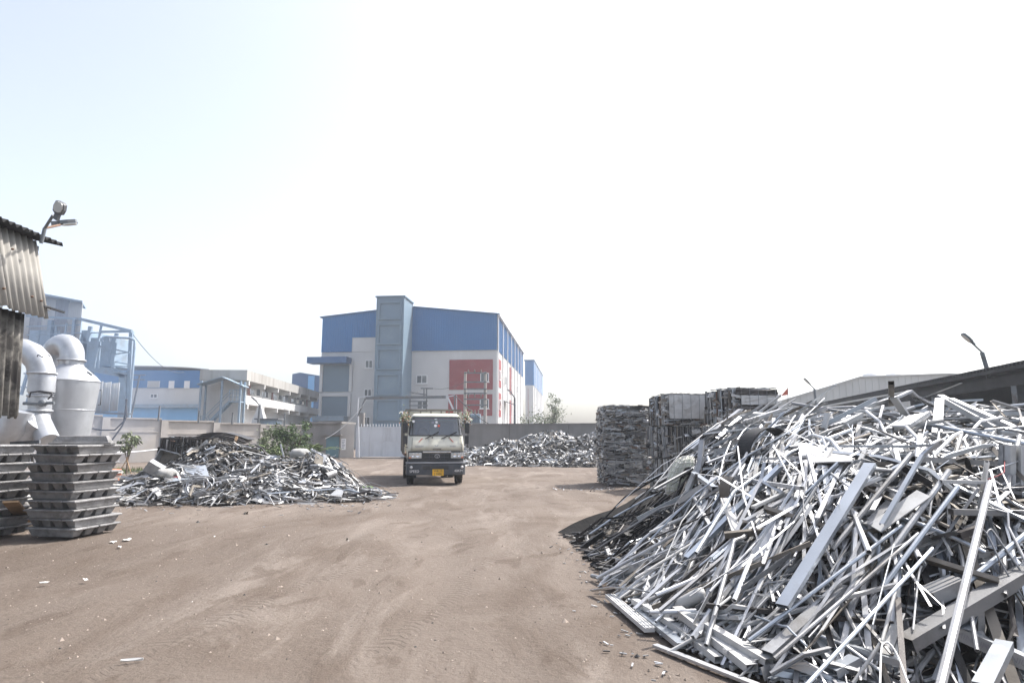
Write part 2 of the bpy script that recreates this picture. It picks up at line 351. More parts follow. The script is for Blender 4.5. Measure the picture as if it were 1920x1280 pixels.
tag(g.build('ground', MT['dirt']), 'brown dusty dirt yard with wheel marks', None, kind='structure')

# ------------------------------------------------------------------ generic building helpers
def corr(mb, p0, U, V, pitch, amp, th=0.006, m=0, sub=4, trap=False, edge=None):
    """corrugated sheet: waves run along U, repeat along V; edge(s) gives a cut length fraction for torn ends"""
    p0, U, V = Vector(p0), Vector(U), Vector(V); n = U.cross(V).normalized(); L = V.length
    k = max(2, int(L / pitch * sub)); top = []; bot = []
    for i in range(k + 1):
        s = i / k; ph = s * L / pitch
        wv = math.sin(2 * math.pi * ph) if not trap else (1.0 if (ph % 1) < 0.28 else 0.0)
        q = p0 + V * s + n * (amp * wv); e = 1.0 if edge is None else edge(s)
        top.append((tuple(q), tuple(q + U * e)))
    off = n * th; vs = []
    for a, b in top: vs += [a, b, tuple(Vector(a) - off), tuple(Vector(b) - off)]
    fs = []
    for i in range(k):
        a = i * 4; b = a + 4
        fs += [(a, b, b + 1, a + 1), (a + 2, a + 3, b + 3, b + 2), (a, a + 2, b + 2, b), (a + 1, b + 1, b + 3, a + 3)]
    fs += [(0, 1, 3, 2), (k * 4, k * 4 + 2, k * 4 + 3, k * 4 + 1)]
    mb.add(vs, fs, m, not trap); return mb

class Plane:                                            # a facade: s runs along u, z up, n points out of it
    def __init__(s, p0, u):
        s.p0 = Vector((p0[0], p0[1], 0)); s.u = Vector((u[0], u[1], 0)).normalized(); s.n = Vector((s.u.y, -s.u.x, 0))
        if s.n.dot(s.p0) > 0: s.n = -s.n               # towards the camera side
    def sz(s, px, py):
        p = onplane(px, py, s.p0, s.n); return (p - s.p0).dot(s.u), p.z
    def P(s, a, z, out=0.0): return s.p0 + s.u * a + s.n * out + Vector((0, 0, z))
    def block(s, mb, a0, a1, z0, z1, d0, d1, m=0):      # box between facade depths d0..d1 (positive is outwards)
        pts = [s.P(a0, z0, d0), s.P(a1, z0, d0), s.P(a1, z1, d0), s.P(a0, z1, d0)]
        return mb.slab(pts, s.n, d1 - d0, m)
    def pxblock(s, mb, x0, y0, x1, y1, d0, d1, m=0):
        a0, z1 = s.sz(x0, y0); a1, z0 = s.sz(x1, y1); z1b = s.sz(x1, y0)[1]
        return s.block(mb, min(a0, a1), max(a0, a1), z0, (z1 + z1b) / 2, d0, d1, m)

def window(parent, pl, x0, y0, x1, y1, out=0.0, cols=2):
    a0, z1 = pl.sz(x0, y0); a1, z0 = pl.sz(x1, y1); a0, a1 = min(a0, a1), max(a0, a1)
    fr = 0.10; f = MB()
    pl.block(f, a0, a1, z1 - fr, z1, out - .05, out + .07); pl.block(f, a0, a1, z0, z0 + fr, out - .05, out + .07)
    for k in range(cols + 1):
        c = a0 + fr / 2 + (a1 - a0 - fr) * k / cols; pl.block(f, c - fr / 2, c + fr / 2, z0 + fr, z1 - fr, out - .05, out + .065)
    o = f.build('window', MT['window_white'], parent)
    for k in range(cols):
        c0 = a0 + fr + (a1 - a0 - fr) * k / cols; c1 = a0 + (a1 - a0 - fr) * (k + 1) / cols
        q = MB(); pl.block(q, c0, c1, z0 + fr, z1 - fr, out + .004, out + .03); q.build('pane', MT['window_glass'], o)
    s_ = MB(); pl.block(s_, a0 - .1, a1 + .1, z0 - .08, z0, out - .02, out + .14); s_.build('sill', MT['window_white'], o)
    return o

# ------------------------------------------------------------------ main factory building
C0 = at(932, 655, 85); pf = Plane((C0.x, C0.y), (-1, 0.10)); ur = Vector((0.10, 1, 0)).normalized(); pr = Plane((C0.x, C0.y), ur); pr.n = Vector((ur.y, -ur.x, 0))
def right_sz(px, py):
    p = onplane(px, py, pr.p0, pr.n); return (p - pr.p0).dot(pr.u), p.z
bld = thing('factory_building', pf.P(12, 0, -15), 'large white factory with blue clad upper storey, red panels and grey lift tower', 'building')
Wb = pf.sz(603, 660)[0]; Lb = right_sz(980, 700)[0]
z_eave = (pf.sz(603, 599)[1] + pf.sz(932, 586)[1]) / 2; z_mid = pf.sz(932, 656)[1]; z_ridge = z_eave + 1.25
wl = MB(); wl.slab([pf.P(0, 0), pf.P(Wb, 0), pf.P(Wb, z_mid), pf.P(0, z_mid)], -pf.n, 0.3)
wl.slab([pr.P(0.3, 0), pr.P(Lb, 0), pr.P(Lb, z_mid), pr.P(0.3, z_mid)], -pr.n, 0.3)
wl.build('wall', MT['white_wall'], bld)
wl = MB(); wl.slab([pf.P(Wb, 0, -.31), pf.P(Wb, z_mid, -.31), pf.P(Wb, z_mid, -Lb), pf.P(Wb, 0, -Lb)], pf.u, -0.3); wl.build('side_wall', MT['white_wall'], bld)
wl = MB(); wl.slab([pf.P(0, 0, -Lb), pf.P(Wb, 0, -Lb), pf.P(Wb, z_eave, -Lb), pf.P(0, z_eave, -Lb)], -pf.n, 0.3); wl.build('back_wall', MT['white_wall'], bld)
# blue cladding, front (stepped on the left), ribs as geometry
def clad_front(a0, a1, zb, name='cladding'):
    c = MB(); n = int((a1 - a0) / 0.33); w_ = (a1 - a0) / n
    def zt(a): return z_eave + (z_ridge - z_eave) * (1 - abs(a - Wb / 2) / (Wb / 2))
    for i in range(n):
        s0 = a0 + i * w_; s1 = s0 + w_; r0 = s0 + w_ * .35
        c.slab([pf.P(s0, zb, .10), pf.P(s1, zb, .10), pf.P(s1, zt(s1), .10), pf.P(s0, zt(s0), .10)], pf.n, .04)
        c.slab([pf.P(s0, zb, .142), pf.P(r0, zb, .142), pf.P(r0, zt(r0), .142), pf.P(s0, zt(s0), .142)], pf.n, .05)
    return c.build(name, MT['blue_clad'], bld)
sL, zL = pf.sz(661, 633); zL2 = pf.sz(630, 660)[1]; sT = pf.sz(703, 630)[0]; sT2 = pf.sz(777, 620)[0]
clad_front(sL, Wb, zL2); clad_front(sT2 + 1.2, sL, zL); clad_front(0, sT2 + 1.2, z_mid)
bw = MB(); bw.slab([pf.P(0, z_mid, -.3), pf.P(Wb, z_mid, -.3), pf.P(Wb, z_eave, -.3), pf.P(Wb / 2, z_ridge, -.3), pf.P(0, z_eave, -.3)], pf.n, .38); bw.build('gable_wall', MT['white_wall'], bld)
# right flank cladding in bays with pale strips between
nb = 7
for i in range(nb):
    c = MB(); a0 = .15 + (Lb - .15) * i / nb; a1 = .15 + (Lb - .15) * (i + 1) / nb - .25
    pr.block(c, a0, a1, z_mid, z_eave, .02, .08)
    for k in range(12):
        q = a0 + (a1 - a0) * k / 12; pr.block(c, q, q + .14, z_mid, z_eave, .082, .12)
    c.build('cladding', MT['blue_clad'], bld)
    p = MB(); p.tube([pr.P(a0 - .1, 0.3, .14), pr.P(a0 - .1, z_eave, .14)], .10, 8); p.build('downpipe', MT['window_white'], bld)
rf = MB()
for sgn in (0, 1):
    e = pf.P(0 if sgn == 0 else Wb, z_eave); r0 = pf.P(Wb / 2, z_ridge); od = -pf.n * (Lb + .5); ov = (e - r0).normalized() * .35
    rf.slab([e + ov + pf.n * .35, r0 + pf.n * .35, r0 + od, e + ov + od], Vector((0, 0, 1)), .14)
rf.build('roof', MT['blue_trim'], bld)
gt = MB(); pr.block(gt, -.3, Lb, z_eave - .25, z_eave + .02, .12, .45); gt.build('gutter', MT['window_white'], bld)
# stair and lift tower standing out of the front
tz = 0.0; dep = 4.6
tw = thing_t = MB()
q0 = onplane(705, 600, pf.P(0, 0, dep), pf.n); q1 = onplane(757, 600, pf.P(0, 0, dep), pf.n)
ta1 = (q0 - pf.p0).dot(pf.u); ta0 = (q1 - pf.p0).dot(pf.u); tz = onplane(730, 557, pf.P(0, 0, dep), pf.n).z
pf.block(tw, ta0, ta1, 0, tz, .02, dep); tow = tw.build('lift_tower', MT['tower_paint'], bld)
for k in range(6):
    z0 = tz * k / 6 + .25; z1 = tz * (k + 1) / 6 - (.25 if k < 5 else .6)
    fm = MB(); b_ = .22
    for (A, Bq) in (((ta0 + .3, z1 - b_), (ta1 - .3, z1)), ((ta0 + .3, z0), (ta1 - .3, z0 + b_)), ((ta0 + .3, z0 + b_), (ta0 + .3 + b_, z1 - b_)), ((ta1 - .3 - b_, z0 + b_), (ta1 - .3, z1 - b_))):
        pf.block(fm, A[0], Bq[0], A[1], Bq[1], dep + .002, dep + .2)
    fm.build('panel_frame', MT['tower_paint'], tow)
    sd = MB(); P2 = Plane(pf.P(ta0, 0)[:2], -pf.n); P2.n = -pf.u
    for (A, Bq) in (((-dep + .3, z1 - b_), (-.3, z1)), ((-dep + .3, z0), (-.3, z0 + b_))):
        P2.block(sd, -A[0], -Bq[0], A[1], Bq[1], .002, .2)
    sd.build('panel_frame', MT['tower_paint'], tow)
cp = MB(); pf.block(cp, ta0 - .15, ta1 + .15, tz, tz + .18, .0, dep + .15); cp.build('tower_cap', MT['tower_paint'], tow)
# canopies, shutters
for (x0, y0, x1, y1, d) in ((588, 672, 660, 683, 2.2), (594, 780, 652, 789, 1.6)):
    c = MB(); pf.pxblock(c, x0, y0, x1, y1, .15, d); c.build('canopy', MT['blue_trim'] if d > 2 else MT['steel_blue'], bld)
for (x0, y0, x1, y1) in ((607, 684, 655, 734), (605, 743, 652, 781)):
    sh = MB(); pf.pxblock(sh, x0, y0, x1, y1, .01, .12); o = sh.build('shutter', MT['shutter'], bld)
    sf = MB(); a1, z1 = pf.sz(x0, y0); a0, z0 = pf.sz(x1, y1)
    for aa in (a0 - .4, a1): pf.block(sf, aa, aa + .4, z0, z1, .005, .3)
    pf.block(sf, a0 - .4, a1 + .4, z1 + .002, z1 + .35, .005, .3); sf.build('shutter_frame', MT['white_wall'], bld)
# red panels and windows
for (x0, y0, x1, y1) in ((843, 674, 924, 730), (841, 739, 923, 779)):
    c = MB(); pf.pxblock(c, x0, y0, x1, y1, .01, .09); c.build('red_panel', MT['red_tile'], bld)
for (x0, y0, x1, y1, o_) in ((685, 675, 699, 690, .02), (683, 729, 697, 743, .02), (680, 781, 694, 797, .02), (781, 703, 801, 719, .02), (782, 750, 802, 767, .02), (901, 699, 917, 716, .1), (900, 748, 917, 766, .1)):
    window(bld, pf, x0, y0, x1, y1, o_)
for (a0, a1, zz0, zz1) in ((.5, 4.2, 8.2, 12.0), (.5, 4.2, 4.2, 7.4), (16, 20, 8.2, 12.4), (16, 20, 2.5, 7.2)):
    c = MB(); pr.block(c, a0, a1, zz0, zz1, .01, .08); c.build('red_panel', MT['red_tile'], bld)
    f = MB(); pr.block(f, (a0 + a1) / 2 - .6, (a0 + a1) / 2 + .6, zz0 + .9, zz0 + 2.3, .085, .16); o = f.build('window', MT['window_white'], bld)
    q = MB(); pr.block(q, (a0 + a1) / 2 - .45, (a0 + a1) / 2 + .45, zz0 + 1.05, zz0 + 2.15, .165, .18); q.build('pane', MT['window_glass'], o)
for a in (9, 11.5, 24, 28):
    f = MB(); pr.block(f, a, a + 1.1, 9, 10.4, .01, .12); o = f.build('window', MT['window_white'], bld)
    q = MB(); pr.block(q, a + .15, a + .95, 9.15, 10.25, .125, .14); q.build('pane', MT['window_glass'], o)
hd = MB(); p_ = pr.P(8, 6.6, 0); hd.slab([p_, pr.P(11, 6.6, 0), pr.P(11, 6.0, 1.6), pr.P(8, 6.0, 1.6)], Vector((0, 0, 1)), .1); hd.build('door_hood', MT['steel_grey'], bld)

# second factory block further back
P3 = at(985, 675, 150); pf3 = Plane((P3.x, P3.y), (1, -0.10)); pr3p = pf3.P(4.5, 0); 
b3 = thing('factory_block', pf3.P(2, 0, -8), 'white factory block with blue top storey behind the large factory, seen past its right side', 'building')
zt3 = pf3.sz(985, 676)[1]; zm3 = pf3.sz(985, 722)[1]; a3 = pf3.sz(1000, 700)[0]
def bbox3(name, a0, a1, z0, z1, d0, d1, mt, par):
    m_ = MB(); pf3.block(m_, a0, a1, z0, z1, d0, d1); return m_.build(name, mt, par)
bbox3('wall', 0, a3, 0, zm3, -45, 0, MT['white_wall'], b3)
bbox3('cladding', -.1, a3 + .1, zm3, zt3, -40, .1, MT['blue_clad'], b3)
bbox3('roof', -.3, a3 + .3, zt3, zt3 + .2, -40.2, .3, MT['blue_trim'], b3)
bbox3('red_panel', .6, a3 - 1.2, 4, 12.5, .02, .1, MT['red_tile'], b3)
for k in range(6):
    m_ = MB(); pp = pf3.P(a3 + .1, 0, -3 - 6 * k); m_.tube([pp + Vector((0, 0, 1)), pp + Vector((0, 0, zt3))], .16, 6); m_.build('downpipe', MT['window_white'], b3)

# ------------------------------------------------------------------ dormitory with balconies
D0 = at(462, 700, 62); pd = Plane((D0.x, D0.y), (-0.085, 1)); pd.n = Vector((pd.u.y, -pd.u.x, 0)); pe = Plane((D0.x, D0.y), (-1, -0.085))
LD = 34.0; WD = 4.3; zD = pd.sz(462, 696)[1]
dorm = thing('dormitory_building', pd.P(17, 0, -3), 'stained white two storey block with open balconies and laundry', 'building')
m_ = MB(); pd.block(m_, 0.0, LD, 0, zD - .05, -WD, -1.25); m_.build('wall', MT['dorm_wall'], dorm)
m_ = MB(); pd.block(m_, 0, .2, 0, zD - 1.25, -1.25, -.01)
m_.build('end_wall', MT['dorm_wall'], dorm)
zp = pd.sz(462, 713)[1]
m_ = MB(); pd.block(m_, -.15, LD, zp, zD + .12, -1.25, .12); pd.block(m_, -.15, -.0, zp, zD + .12, -WD, -1.25); m_.build('roof_parapet', MT['dorm_parapet'], dorm)
zb1 = pd.sz(458, 740)[1]; zb0 = pd.sz(458, 757)[1]
m_ = MB(); pd.block(m_, 0.21, LD, zb0 + .25, zb1, -.14, .02); m_.build('balcony_parapet', MT['dorm_wall'], dorm)
m_ = MB(); pd.block(m_, 0.21, LD, zb0, zb0 + .25, -1.25, .06); m_.build('balcony_slab', MT['dorm_wall'], dorm)
for k in range(7):
    for zz in (zb0, zp):
        m_ = MB(); pd.block(m_, .6 + 5.2 * k, .9 + 5.2 * k, zz - .45, zz, -1.24, .1); m_.build('beam_end', MT['dorm_wall'], dorm)
rr = random.Random(3); pdi = Plane(pd.P(0, 0, -1.25)[:2], pd.u[:2]); pdi.n = pd.n
for fl, z0 in ((0, .3), (1, zb0 + .25)):
    for k in range(11):
        a = 1.6 + 2.9 * k; door = (k % 3 == 1)
        zz0 = z0 + (.05 if door else .95); zz1 = z0 + 2.15
        f = MB(); pdi.block(f, a, a + (.95 if door else 1.35), zz0, zz1, .0, .05); o = f.build('door' if door else 'window', MT['door_red'] if (door and fl) else MT['teal_door'] if door else MT['window_white'], dorm)
        if not door:
            for j in range(2):
                q = MB(); pdi.block(q, a + .08 + .62 * j, a + .08 + .62 * j + .57, zz0 + .08, zz1 - .08, .053, .07); q.build('pane', MT['window_glass'], o)
for k in range(6):                                       # laundry on the balcony
    a = 1.2 + 3.9 * k + rr.random(); ln = MB()
    lab = ['leftmost of the dark laundry on the dormitory balcony', 'second dark laundry piece on the dormitory balcony', 'third dark laundry piece on the dormitory balcony', 'fourth dark laundry piece on the dormitory balcony', 'fifth dark laundry piece on the dormitory balcony', 'rightmost dark laundry on the dormitory balcony'][k]
    n_ = 6; pts = []
    for i in range(n_ + 1):
        s = i / n_; dz = .14 * math.sin(s * math.pi); zt = zb1 + .75 - dz
        pts.append((pd.P(a + 1.3 * s, zt, -.05 + .04 * math.sin(9 * s)), pd.P(a + 1.3 * s, zt - .35 - .35 * rr.random(), -.05 + .08 * math.sin(7 * s + 1))))
    for i in range(n_): ln.slab([pts[i][1], pts[i + 1][1], pts[i + 1][0], pts[i][0]], pd.n, .02)
    tag(ln.build('laundry', MT['cloth_dark'], None, origin=pd.P(a, zb1, -.05)), lab, 'laundry', 'laundry on the dormitory balcony')
# outside steel stair
st = thing('steel_staircase', pe.P(1.8, 0, 2.2), 'blue grey outdoor steel staircase with canopy beside the white dormitory', 'staircase')
sm = MT['steel_blue']; dS = 1.7; a_0, a_1 = -.1, 3.5
for (a, d) in ((a_0, .5), (a_1, .5), (a_0, dS), (a_1, dS), (1.6, dS)):
    c = MB(); c.ends(pe.P(a, 0, d), pe.P(a, zp - .2, d), (.16, .16)); c.build('column', sm, st)
c = MB(); c.slab([pe.P(a_0 - .3, zp - .75, -.0 + .2), pe.P(1.6, zp + .1, .2), pe.P(1.6, zp + .1, dS + .3), pe.P(a_0 - .3, zp - .75, dS + .3)], Vector((0, 0, 1)), .08)
c.slab([pe.P(1.6, zp + .1, .2), pe.P(a_1 + .3, zp - .6, .2), pe.P(a_1 + .3, zp - .6, dS + .3), pe.P(1.6, zp + .1, dS + .3)], Vector((0, 0, 1)), .08); c.build('canopy', sm, st)
zl = zb0 + .2
c = MB(); pe.block(c, a_0, .9, zl - .12, zl, .3, dS); c.build('landing', sm, st)
c = MB(); pe.block(c, 3.0, a_1, zl / 2 - .12, zl / 2, .3, dS); c.build('landing', sm, st)
for (a, za, b, zb_, d) in ((.9, zl, 3.1, zl / 2, dS - .25), (3.1, zl / 2, 1.2, 0, dS - .35)):
    for dd in (0, .7):
        c = MB(); c.ends(pe.P(a, za, d - dd), pe.P(b, zb_, d - dd), (.06, .22)); c.build('stringer', sm, st)
        c = MB(); c.ends(pe.P(a, za + 1, d - dd), pe.P(b, zb_ + 1, d - dd), (.05, .05)); c.build('handrail', sm, st)
    for k in range(9):
        s = (k + .5) / 9; p = pe.P(a + (b - a) * s, za + (zb_ - za) * s, d - .35); c = MB()
        c.box(p, (.28, .68, .04), Matrix.Rotation(math.atan2(pe.u.y, pe.u.x), 3, 'Z')); c.build('tread', sm, st)
for (a, b, zz) in ((a_0, .9, zl), (3.0, a_1, zl / 2)):
    for k in range(3):
        c = MB(); c.ends(pe.P(a, zz + .35 + .35 * k, dS), pe.P(b, zz + .35 + .35 * k, dS), (.05, .05)); c.build('rail', sm, st)
    for k in range(4):
        c = MB(); q = a + (b - a) * k / 3; c.ends(pe.P(q, zz, dS), pe.P(q, zz + 1.05, dS), (.05, .05)); c.build('baluster', sm, st)
# white cone tent shaped water shelter, blue tank, antenna posts behind the wall
p = at(486, 790, 56); c = MB(); zt = at(486, 757, 56).z
c.add([(p.x - 1.35, p.y - 1, 0), (p.x + 1.55, p.y - 1, 0), (p.x + 1.55, p.y + 1, 0), (p.x - 1.35, p.y + 1, 0), (p.x - .06, p.y - .1, zt), (p.x + .08, p.y - .1, zt), (p.x + .08, p.y + .1, zt), (p.x - .06, p.y + .1, zt)],
      ((0, 1, 5, 4), (1, 2, 6, 5), (2, 3, 7, 6), (3, 0, 4, 7), (4, 5, 6, 7)))
tag(c.build('pointed_shrine', MT['dorm_wall'], None, origin=(p.x, p.y, 0)), 'white pointed pyramid roof rising behind the compound wall', 'shrine')
p = at(506, 795, 55); t_ = thing('water_tank', (p.x, p.y, 0), 'blue grey tank box behind the compound wall beside the pointed roof', 'tank')
c = MB(); zt = at(506, 787, 55).z; c.box((p.x, p.y, zt / 2), (1.6, 1.4, zt)); c.build('body', MT['steel_blue'], t_)
c = MB(); c.box((p.x, p.y, zt + .06), (2.0, 1.8, .12)); c.build('lid', MT['steel_grey'], t_)

# ------------------------------------------------------------------ far blue and white shed, small blue block
F0 = at(240, 780, 112); pz = Plane((F0.x, F0.y), (1, 0.02)); fs = thing('far_factory_shed', pz.P(9, 0, -8), 'hazy blue and white factory shed left of the dormitory', 'building')
aF = pz.sz(392, 720)[0]; zF = pz.sz(300, 694)[1]; zf1 = pz.sz(300, 727)[1]; zf2 = pz.sz(300, 758)[1]
for nm, z0, z1, d1, mt in (('wall', zf2, zf1, 0, 'white_wall'), ('cladding', zf1, zF, .12, 'blue_clad'), ('plinth', 0, zf2 - .6, .05, 'light_blue'), ('ledge', zf2 - .6, zf2, 1.0, 'steel_blue')):
    m_ = MB(); pz.block(m_, -12, aF, z0, z1, -22, d1); m_.build(nm, MT[nm == 'x' and 'x' or mt], fs)
m_ = MB()
for k in range(8):
    t0, t1 = k / 8, (k + 1) / 8; zz = lambda t: zF + .05 + .6 * math.sin(math.pi * t) ** .7
    m_.slab([pz.P(-12 + (aF + 12) * t0, zz(t0), .3), pz.P(-12 + (aF + 12) * t1, zz(t1), .3), pz.P(-12 + (aF + 12) * t1, zz(t1), -22), pz.P(-12 + (aF + 12) * t0, zz(t0), -22)], Vector((0, 0, 1)), .15)
m_.build('roof', MT['white_wall'], fs)
m_ = MB(); a0, z1 = pz.sz(278, 714); a1, z0 = pz.sz(300, 726); o = None
pz.block(m_, a0, a1, z0, z1, .13, .2); o = m_.build('vent', MT['window_white'], fs)
for k in range(6):
    m_ = MB(); zz = z0 + (z1 - z0) * (k + .3) / 6; pz.block(m_, a0 + .1, a1 - .1, zz, zz + .1, .21, .28); m_.build('louvre', MT['grey_clad'], o)
window(fs, pz, 282, 738, 295, 746, .02)
for x in (318, 347):
    m_ = MB(); pz.pxblock(m_, x, 714, x + 9, 728, .13, .25); m_.build('vent', MT['window_white'], fs)
G0 = at(548, 703, 125); pg = Plane((G0.x, G0.y), (1, 0)); bb = thing('blue_shed', pg.P(3, 0, -3), 'small blue clad block rising behind the dormitory roof', 'building')
aG = pg.sz(604, 710)[0]; zG = pg.sz(548, 701)[1]; zg = pg.sz(560, 698)[1]
m_ = MB(); m_.slab([pg.P(0, 0), pg.P(aG, 0), pg.P(aG, zG - .4), pg.P(aG * .25, zg), pg.P(0, zG)], -pg.n, 7); m_.build('cladding', MT['blue_trim'], bb)
m_ = MB(); a0 = pg.sz(578, 710)[0]; a1 = pg.sz(590, 710)[0]; pg.block(m_, a0, a1, 0, zG - .35, .02, .1); m_.build('pale_strip', MT['light_blue'], bb)

# ------------------------------------------------------------------ compound walls, gate
def wall_bay(par, a, b, z, mt, th=.23, cap=True):
    a, b = Vector(a), Vector(b); u = (b - a).normalized(); n = Vector((u.y, -u.x, 0)); L = (b - a).length
    pl = Plane(a[:2], u[:2])
    m_ = MB(); pl.block(m_, .22, L - .22, 0, z - .95, -th, 0); m_.build('panel', mt, par)
    m_ = MB(); pl.block(m_, .22, L - .22, z - .90, z - .1, -th, -.06); m_.build('panel', mt, par)
    m_ = MB(); pl.block(m_, .22, L - .22, z - .95, z - .90, -th, .03); m_.build('band', mt, par)
    m_ = MB(); pl.block(m_, -.22, .22, 0, z, -th - .05, .08); m_.build('pilaster', mt, par)
    m_ = MB(); pl.block(m_, .22, L - .22, z - .1, z - .005, -th - .03, .05); m_.build('coping', mt, par)
    return pl
cw = thing('compound_wall', (-21, 45, 0), 'long beige plastered compound wall with pilasters behind the left heap', 'wall')
A, B = Vector((-30, 35.2, 0)), Vector((-16.4, 51.0, 0)); nbay = 6
for k in range(nbay):
    a = A + (B - A) * (k / nbay); b = A + (B - A) * ((k + 1) / nbay); z = [3.05, 3.0, 2.86, 2.74, 2.62, 2.55][k]
    wall_bay(cw, a, b, z, MT['wall_plaster'])
for i, (px, py, Yw, h_) in enumerate(((297, 786, 42.3, .9), (372, 790, 44.4, .75), (435, 793, 46.2, .75), (533, 797, 49.0, .9))):
    p = at(px, py, Yw); m_ = MB(); m_.ends((p.x, p.y, p.z - .1), (p.x + .02, p.y, p.z + h_), (.09, .09))
    tag(m_.build('fence_post', MT['steel_grey'], None, origin=(p.x, p.y, p.z)), ['leftmost', 'second from left', 'third from left', 'rightmost'][i] + ' short dark post standing on the beige compound wall', 'post', 'posts on the compound wall')
m_ = MB(); q = at(215, 848, 39); q2 = at(300, 842, 41.2); m_.tube([q, (q + q2) / 2 + Vector((0, -.1, -.06)), q2], .05, 8); tag(m_.build('water_pipe', MT['cable_white'], None, origin=q), 'thin white pipe running along the beige compound wall', 'pipe')
for i, pts in enumerate((((236, 748, 38), (238, 780, 37.6), (228, 800, 37.3), (212, 822, 37), (200, 835, 36.8)), ((238, 748, 37.9), (232, 790, 37.5), (215, 806, 37.2), (190, 806, 37), (172, 803, 36.9)))):
    m_ = MB(); m_.tube([at(*q) for q in pts], .045, 6); tag(m_.build('hanging_cable', MT['cable'], None, origin=at(*pts[-1])), ['dark cable hanging down steeply over the compound wall', 'dark cable sagging level along the compound wall behind the silo'][i], 'cable')
# gatehouse
pgh = Plane(at(572, 850, 50.5)[:2], (1, -0.06)); gh = thing('gatehouse', pgh.P(1.2, 0, -1.5), 'small grey cement gatehouse with teal door beside the white gate', 'gatehouse')
aH = pgh.sz(637, 830)[0]; zH = 2.62
m_ = MB(); pgh.block(m_, 0, aH, 0, zH, -3.4, 0); m_.build('wall', MT['wall_cement'], gh)
m_ = MB(); pgh.block(m_, -.15, aH + .15, zH, zH + .16, -3.5, .2); m_.build('roof_slab', MT['wall_cement'], gh)
a0 = pgh.sz(612, 830)[0]; m_ = MB(); pgh.block(m_, a0, a0 + 1.0, .05, 1.62, .004, .05); o = m_.build('door', MT['teal_door'], gh)
m_ = MB(); pgh.block(m_, a0 + .85, a0 + .9, .75, .9, .052, .1); m_.build('handle', MT['chrome'], o)
m_ = MB(); pgh.block(m_, a0 - .3, a0 + 1.25, 1.72, 1.8, .004, .4); m_.build('lintel', MT['wall_cement'], gh)
# gate pier wall with notice
ppn = Plane(pgh.P(aH, 0, 0)[:2], (1, .35)); aN = ppn.sz(664, 830)[0]
m_ = MB(); ppn.block(m_, .02, aN, 0, 2.6, -.4, 0); tag(m_.build('gate_pier', MT['wall_plaster'], None, origin=ppn.P(aN / 2, 0)), 'pale plastered pier between gatehouse door and white gate', 'pier')
nb_ = thing('notice_board', ppn.P(.5, 1, .02), 'white printed notice fixed to the pier beside the gate', 'notice')
m_ = MB(); ppn.pxblock(m_, 640, 822, 648, 843, .01, .03); m_.build('board', MT['window_white'], nb_)
for k in range(6):
    m_ = MB(); y_ = 824.5 + 2.8 * k; ppn.pxblock(m_, 641, y_, 647 - (k % 3), y_ + 1.3, .032, .036); m_.build('print_line', MT['print_grey'], nb_)
gt_ = thing('yard_gate', at(712, 856, 50) * 1.0, 'tall pale grey sheet metal sliding gate behind the truck', 'gate'); gt_.location.z = 0
pg2 = Plane(at(667, 856, 50)[:2], (1, 0)); aG2 = 4.05; zG2 = 2.35
for i in range(4):
    for j in range(2):
        m_ = MB(); w4 = aG2 / 4; h4 = (zG2 - .12) / 2; pg2.block(m_, w4 * i + .03, w4 * (i + 1) - .03, .12 + h4 * j + .03, .12 + h4 * (j + 1) - .03, -.02, 0); m_.build('panel', MT['gate_paint'], gt_)
m_ = MB()
for i in range(5): pg2.block(m_, aG2 / 4 * i - .03, aG2 / 4 * i + .03, .1, zG2, -.05, .025)
m_.build('upright_bars', MT['gate_paint'], gt_)
for j in range(3):
    m_ = MB(); zz = .12 + (zG2 - .12) / 2 * j; pg2.block(m_, 0.03, aG2 - .03, zz - .03, zz + .03, -.05, .02); m_.build('cross_bar', MT['gate_paint'], gt_)
for k in range(18):
    m_ = MB(); a = .12 + (aG2 - .2) * k / 17; m_.lathe([(.03, 0), (.03, .2), (0.002, .26)], pg2.P(a, zG2, -.02), 6); m_.build('spike', MT['gate_paint'], gt_)
m_ = MB(); pg2.block(m_, -.2, aG2 + 1.2, 0, .05, -.2, .2); m_.build('rail', MT['wall_plaster'], gt_)
gp = MB(); p = at(672, 855, 51); gp.box((p.x, p.y + .6, 1.75), (.45, .45, 3.5)); tag(gp.build('gate_post', MT['wall_cement'], None, origin=(p.x, p.y + .6, 0)), 'square cement post at the left end of the white gate', 'post')
# right hand cement wall
cw2 = thing('cement_wall', (2, 46, 0), 'dark grey bare cement wall behind the truck and the back heap', 'wall')
W0, W1 = Vector((-8.6, 50.2, 0)), Vector((12.5, 43.6, 0)); n_ = 5
for k in range(n_):
    a = W0 + (W1 - W0) * (k / n_); b = W0 + (W1 - W0) * ((k + 1) / n_); pl = Plane(a[:2], (b - a)[:2]); L = (b - a).length
    m_ = MB(); pl.block(m_, .02, L - .02, 0, 2.5, -.25, 0); m_.build('panel', MT['wall_cement'], cw2)
    m_ = MB(); pl.block(m_, 0, L, 2.503, 2.58, -.3, .06); m_.build('coping', MT['wall_cement'], cw2)
m_ = MB(); m_.slab([W1, W1 + Vector((3, 16, 0)), W1 + Vector((3, 16, 2.5)), W1 + Vector((0, 0, 2.5))], Vector((1, 0, 0)), .25); m_.build('return_wall', MT['wall_cement'], cw2)
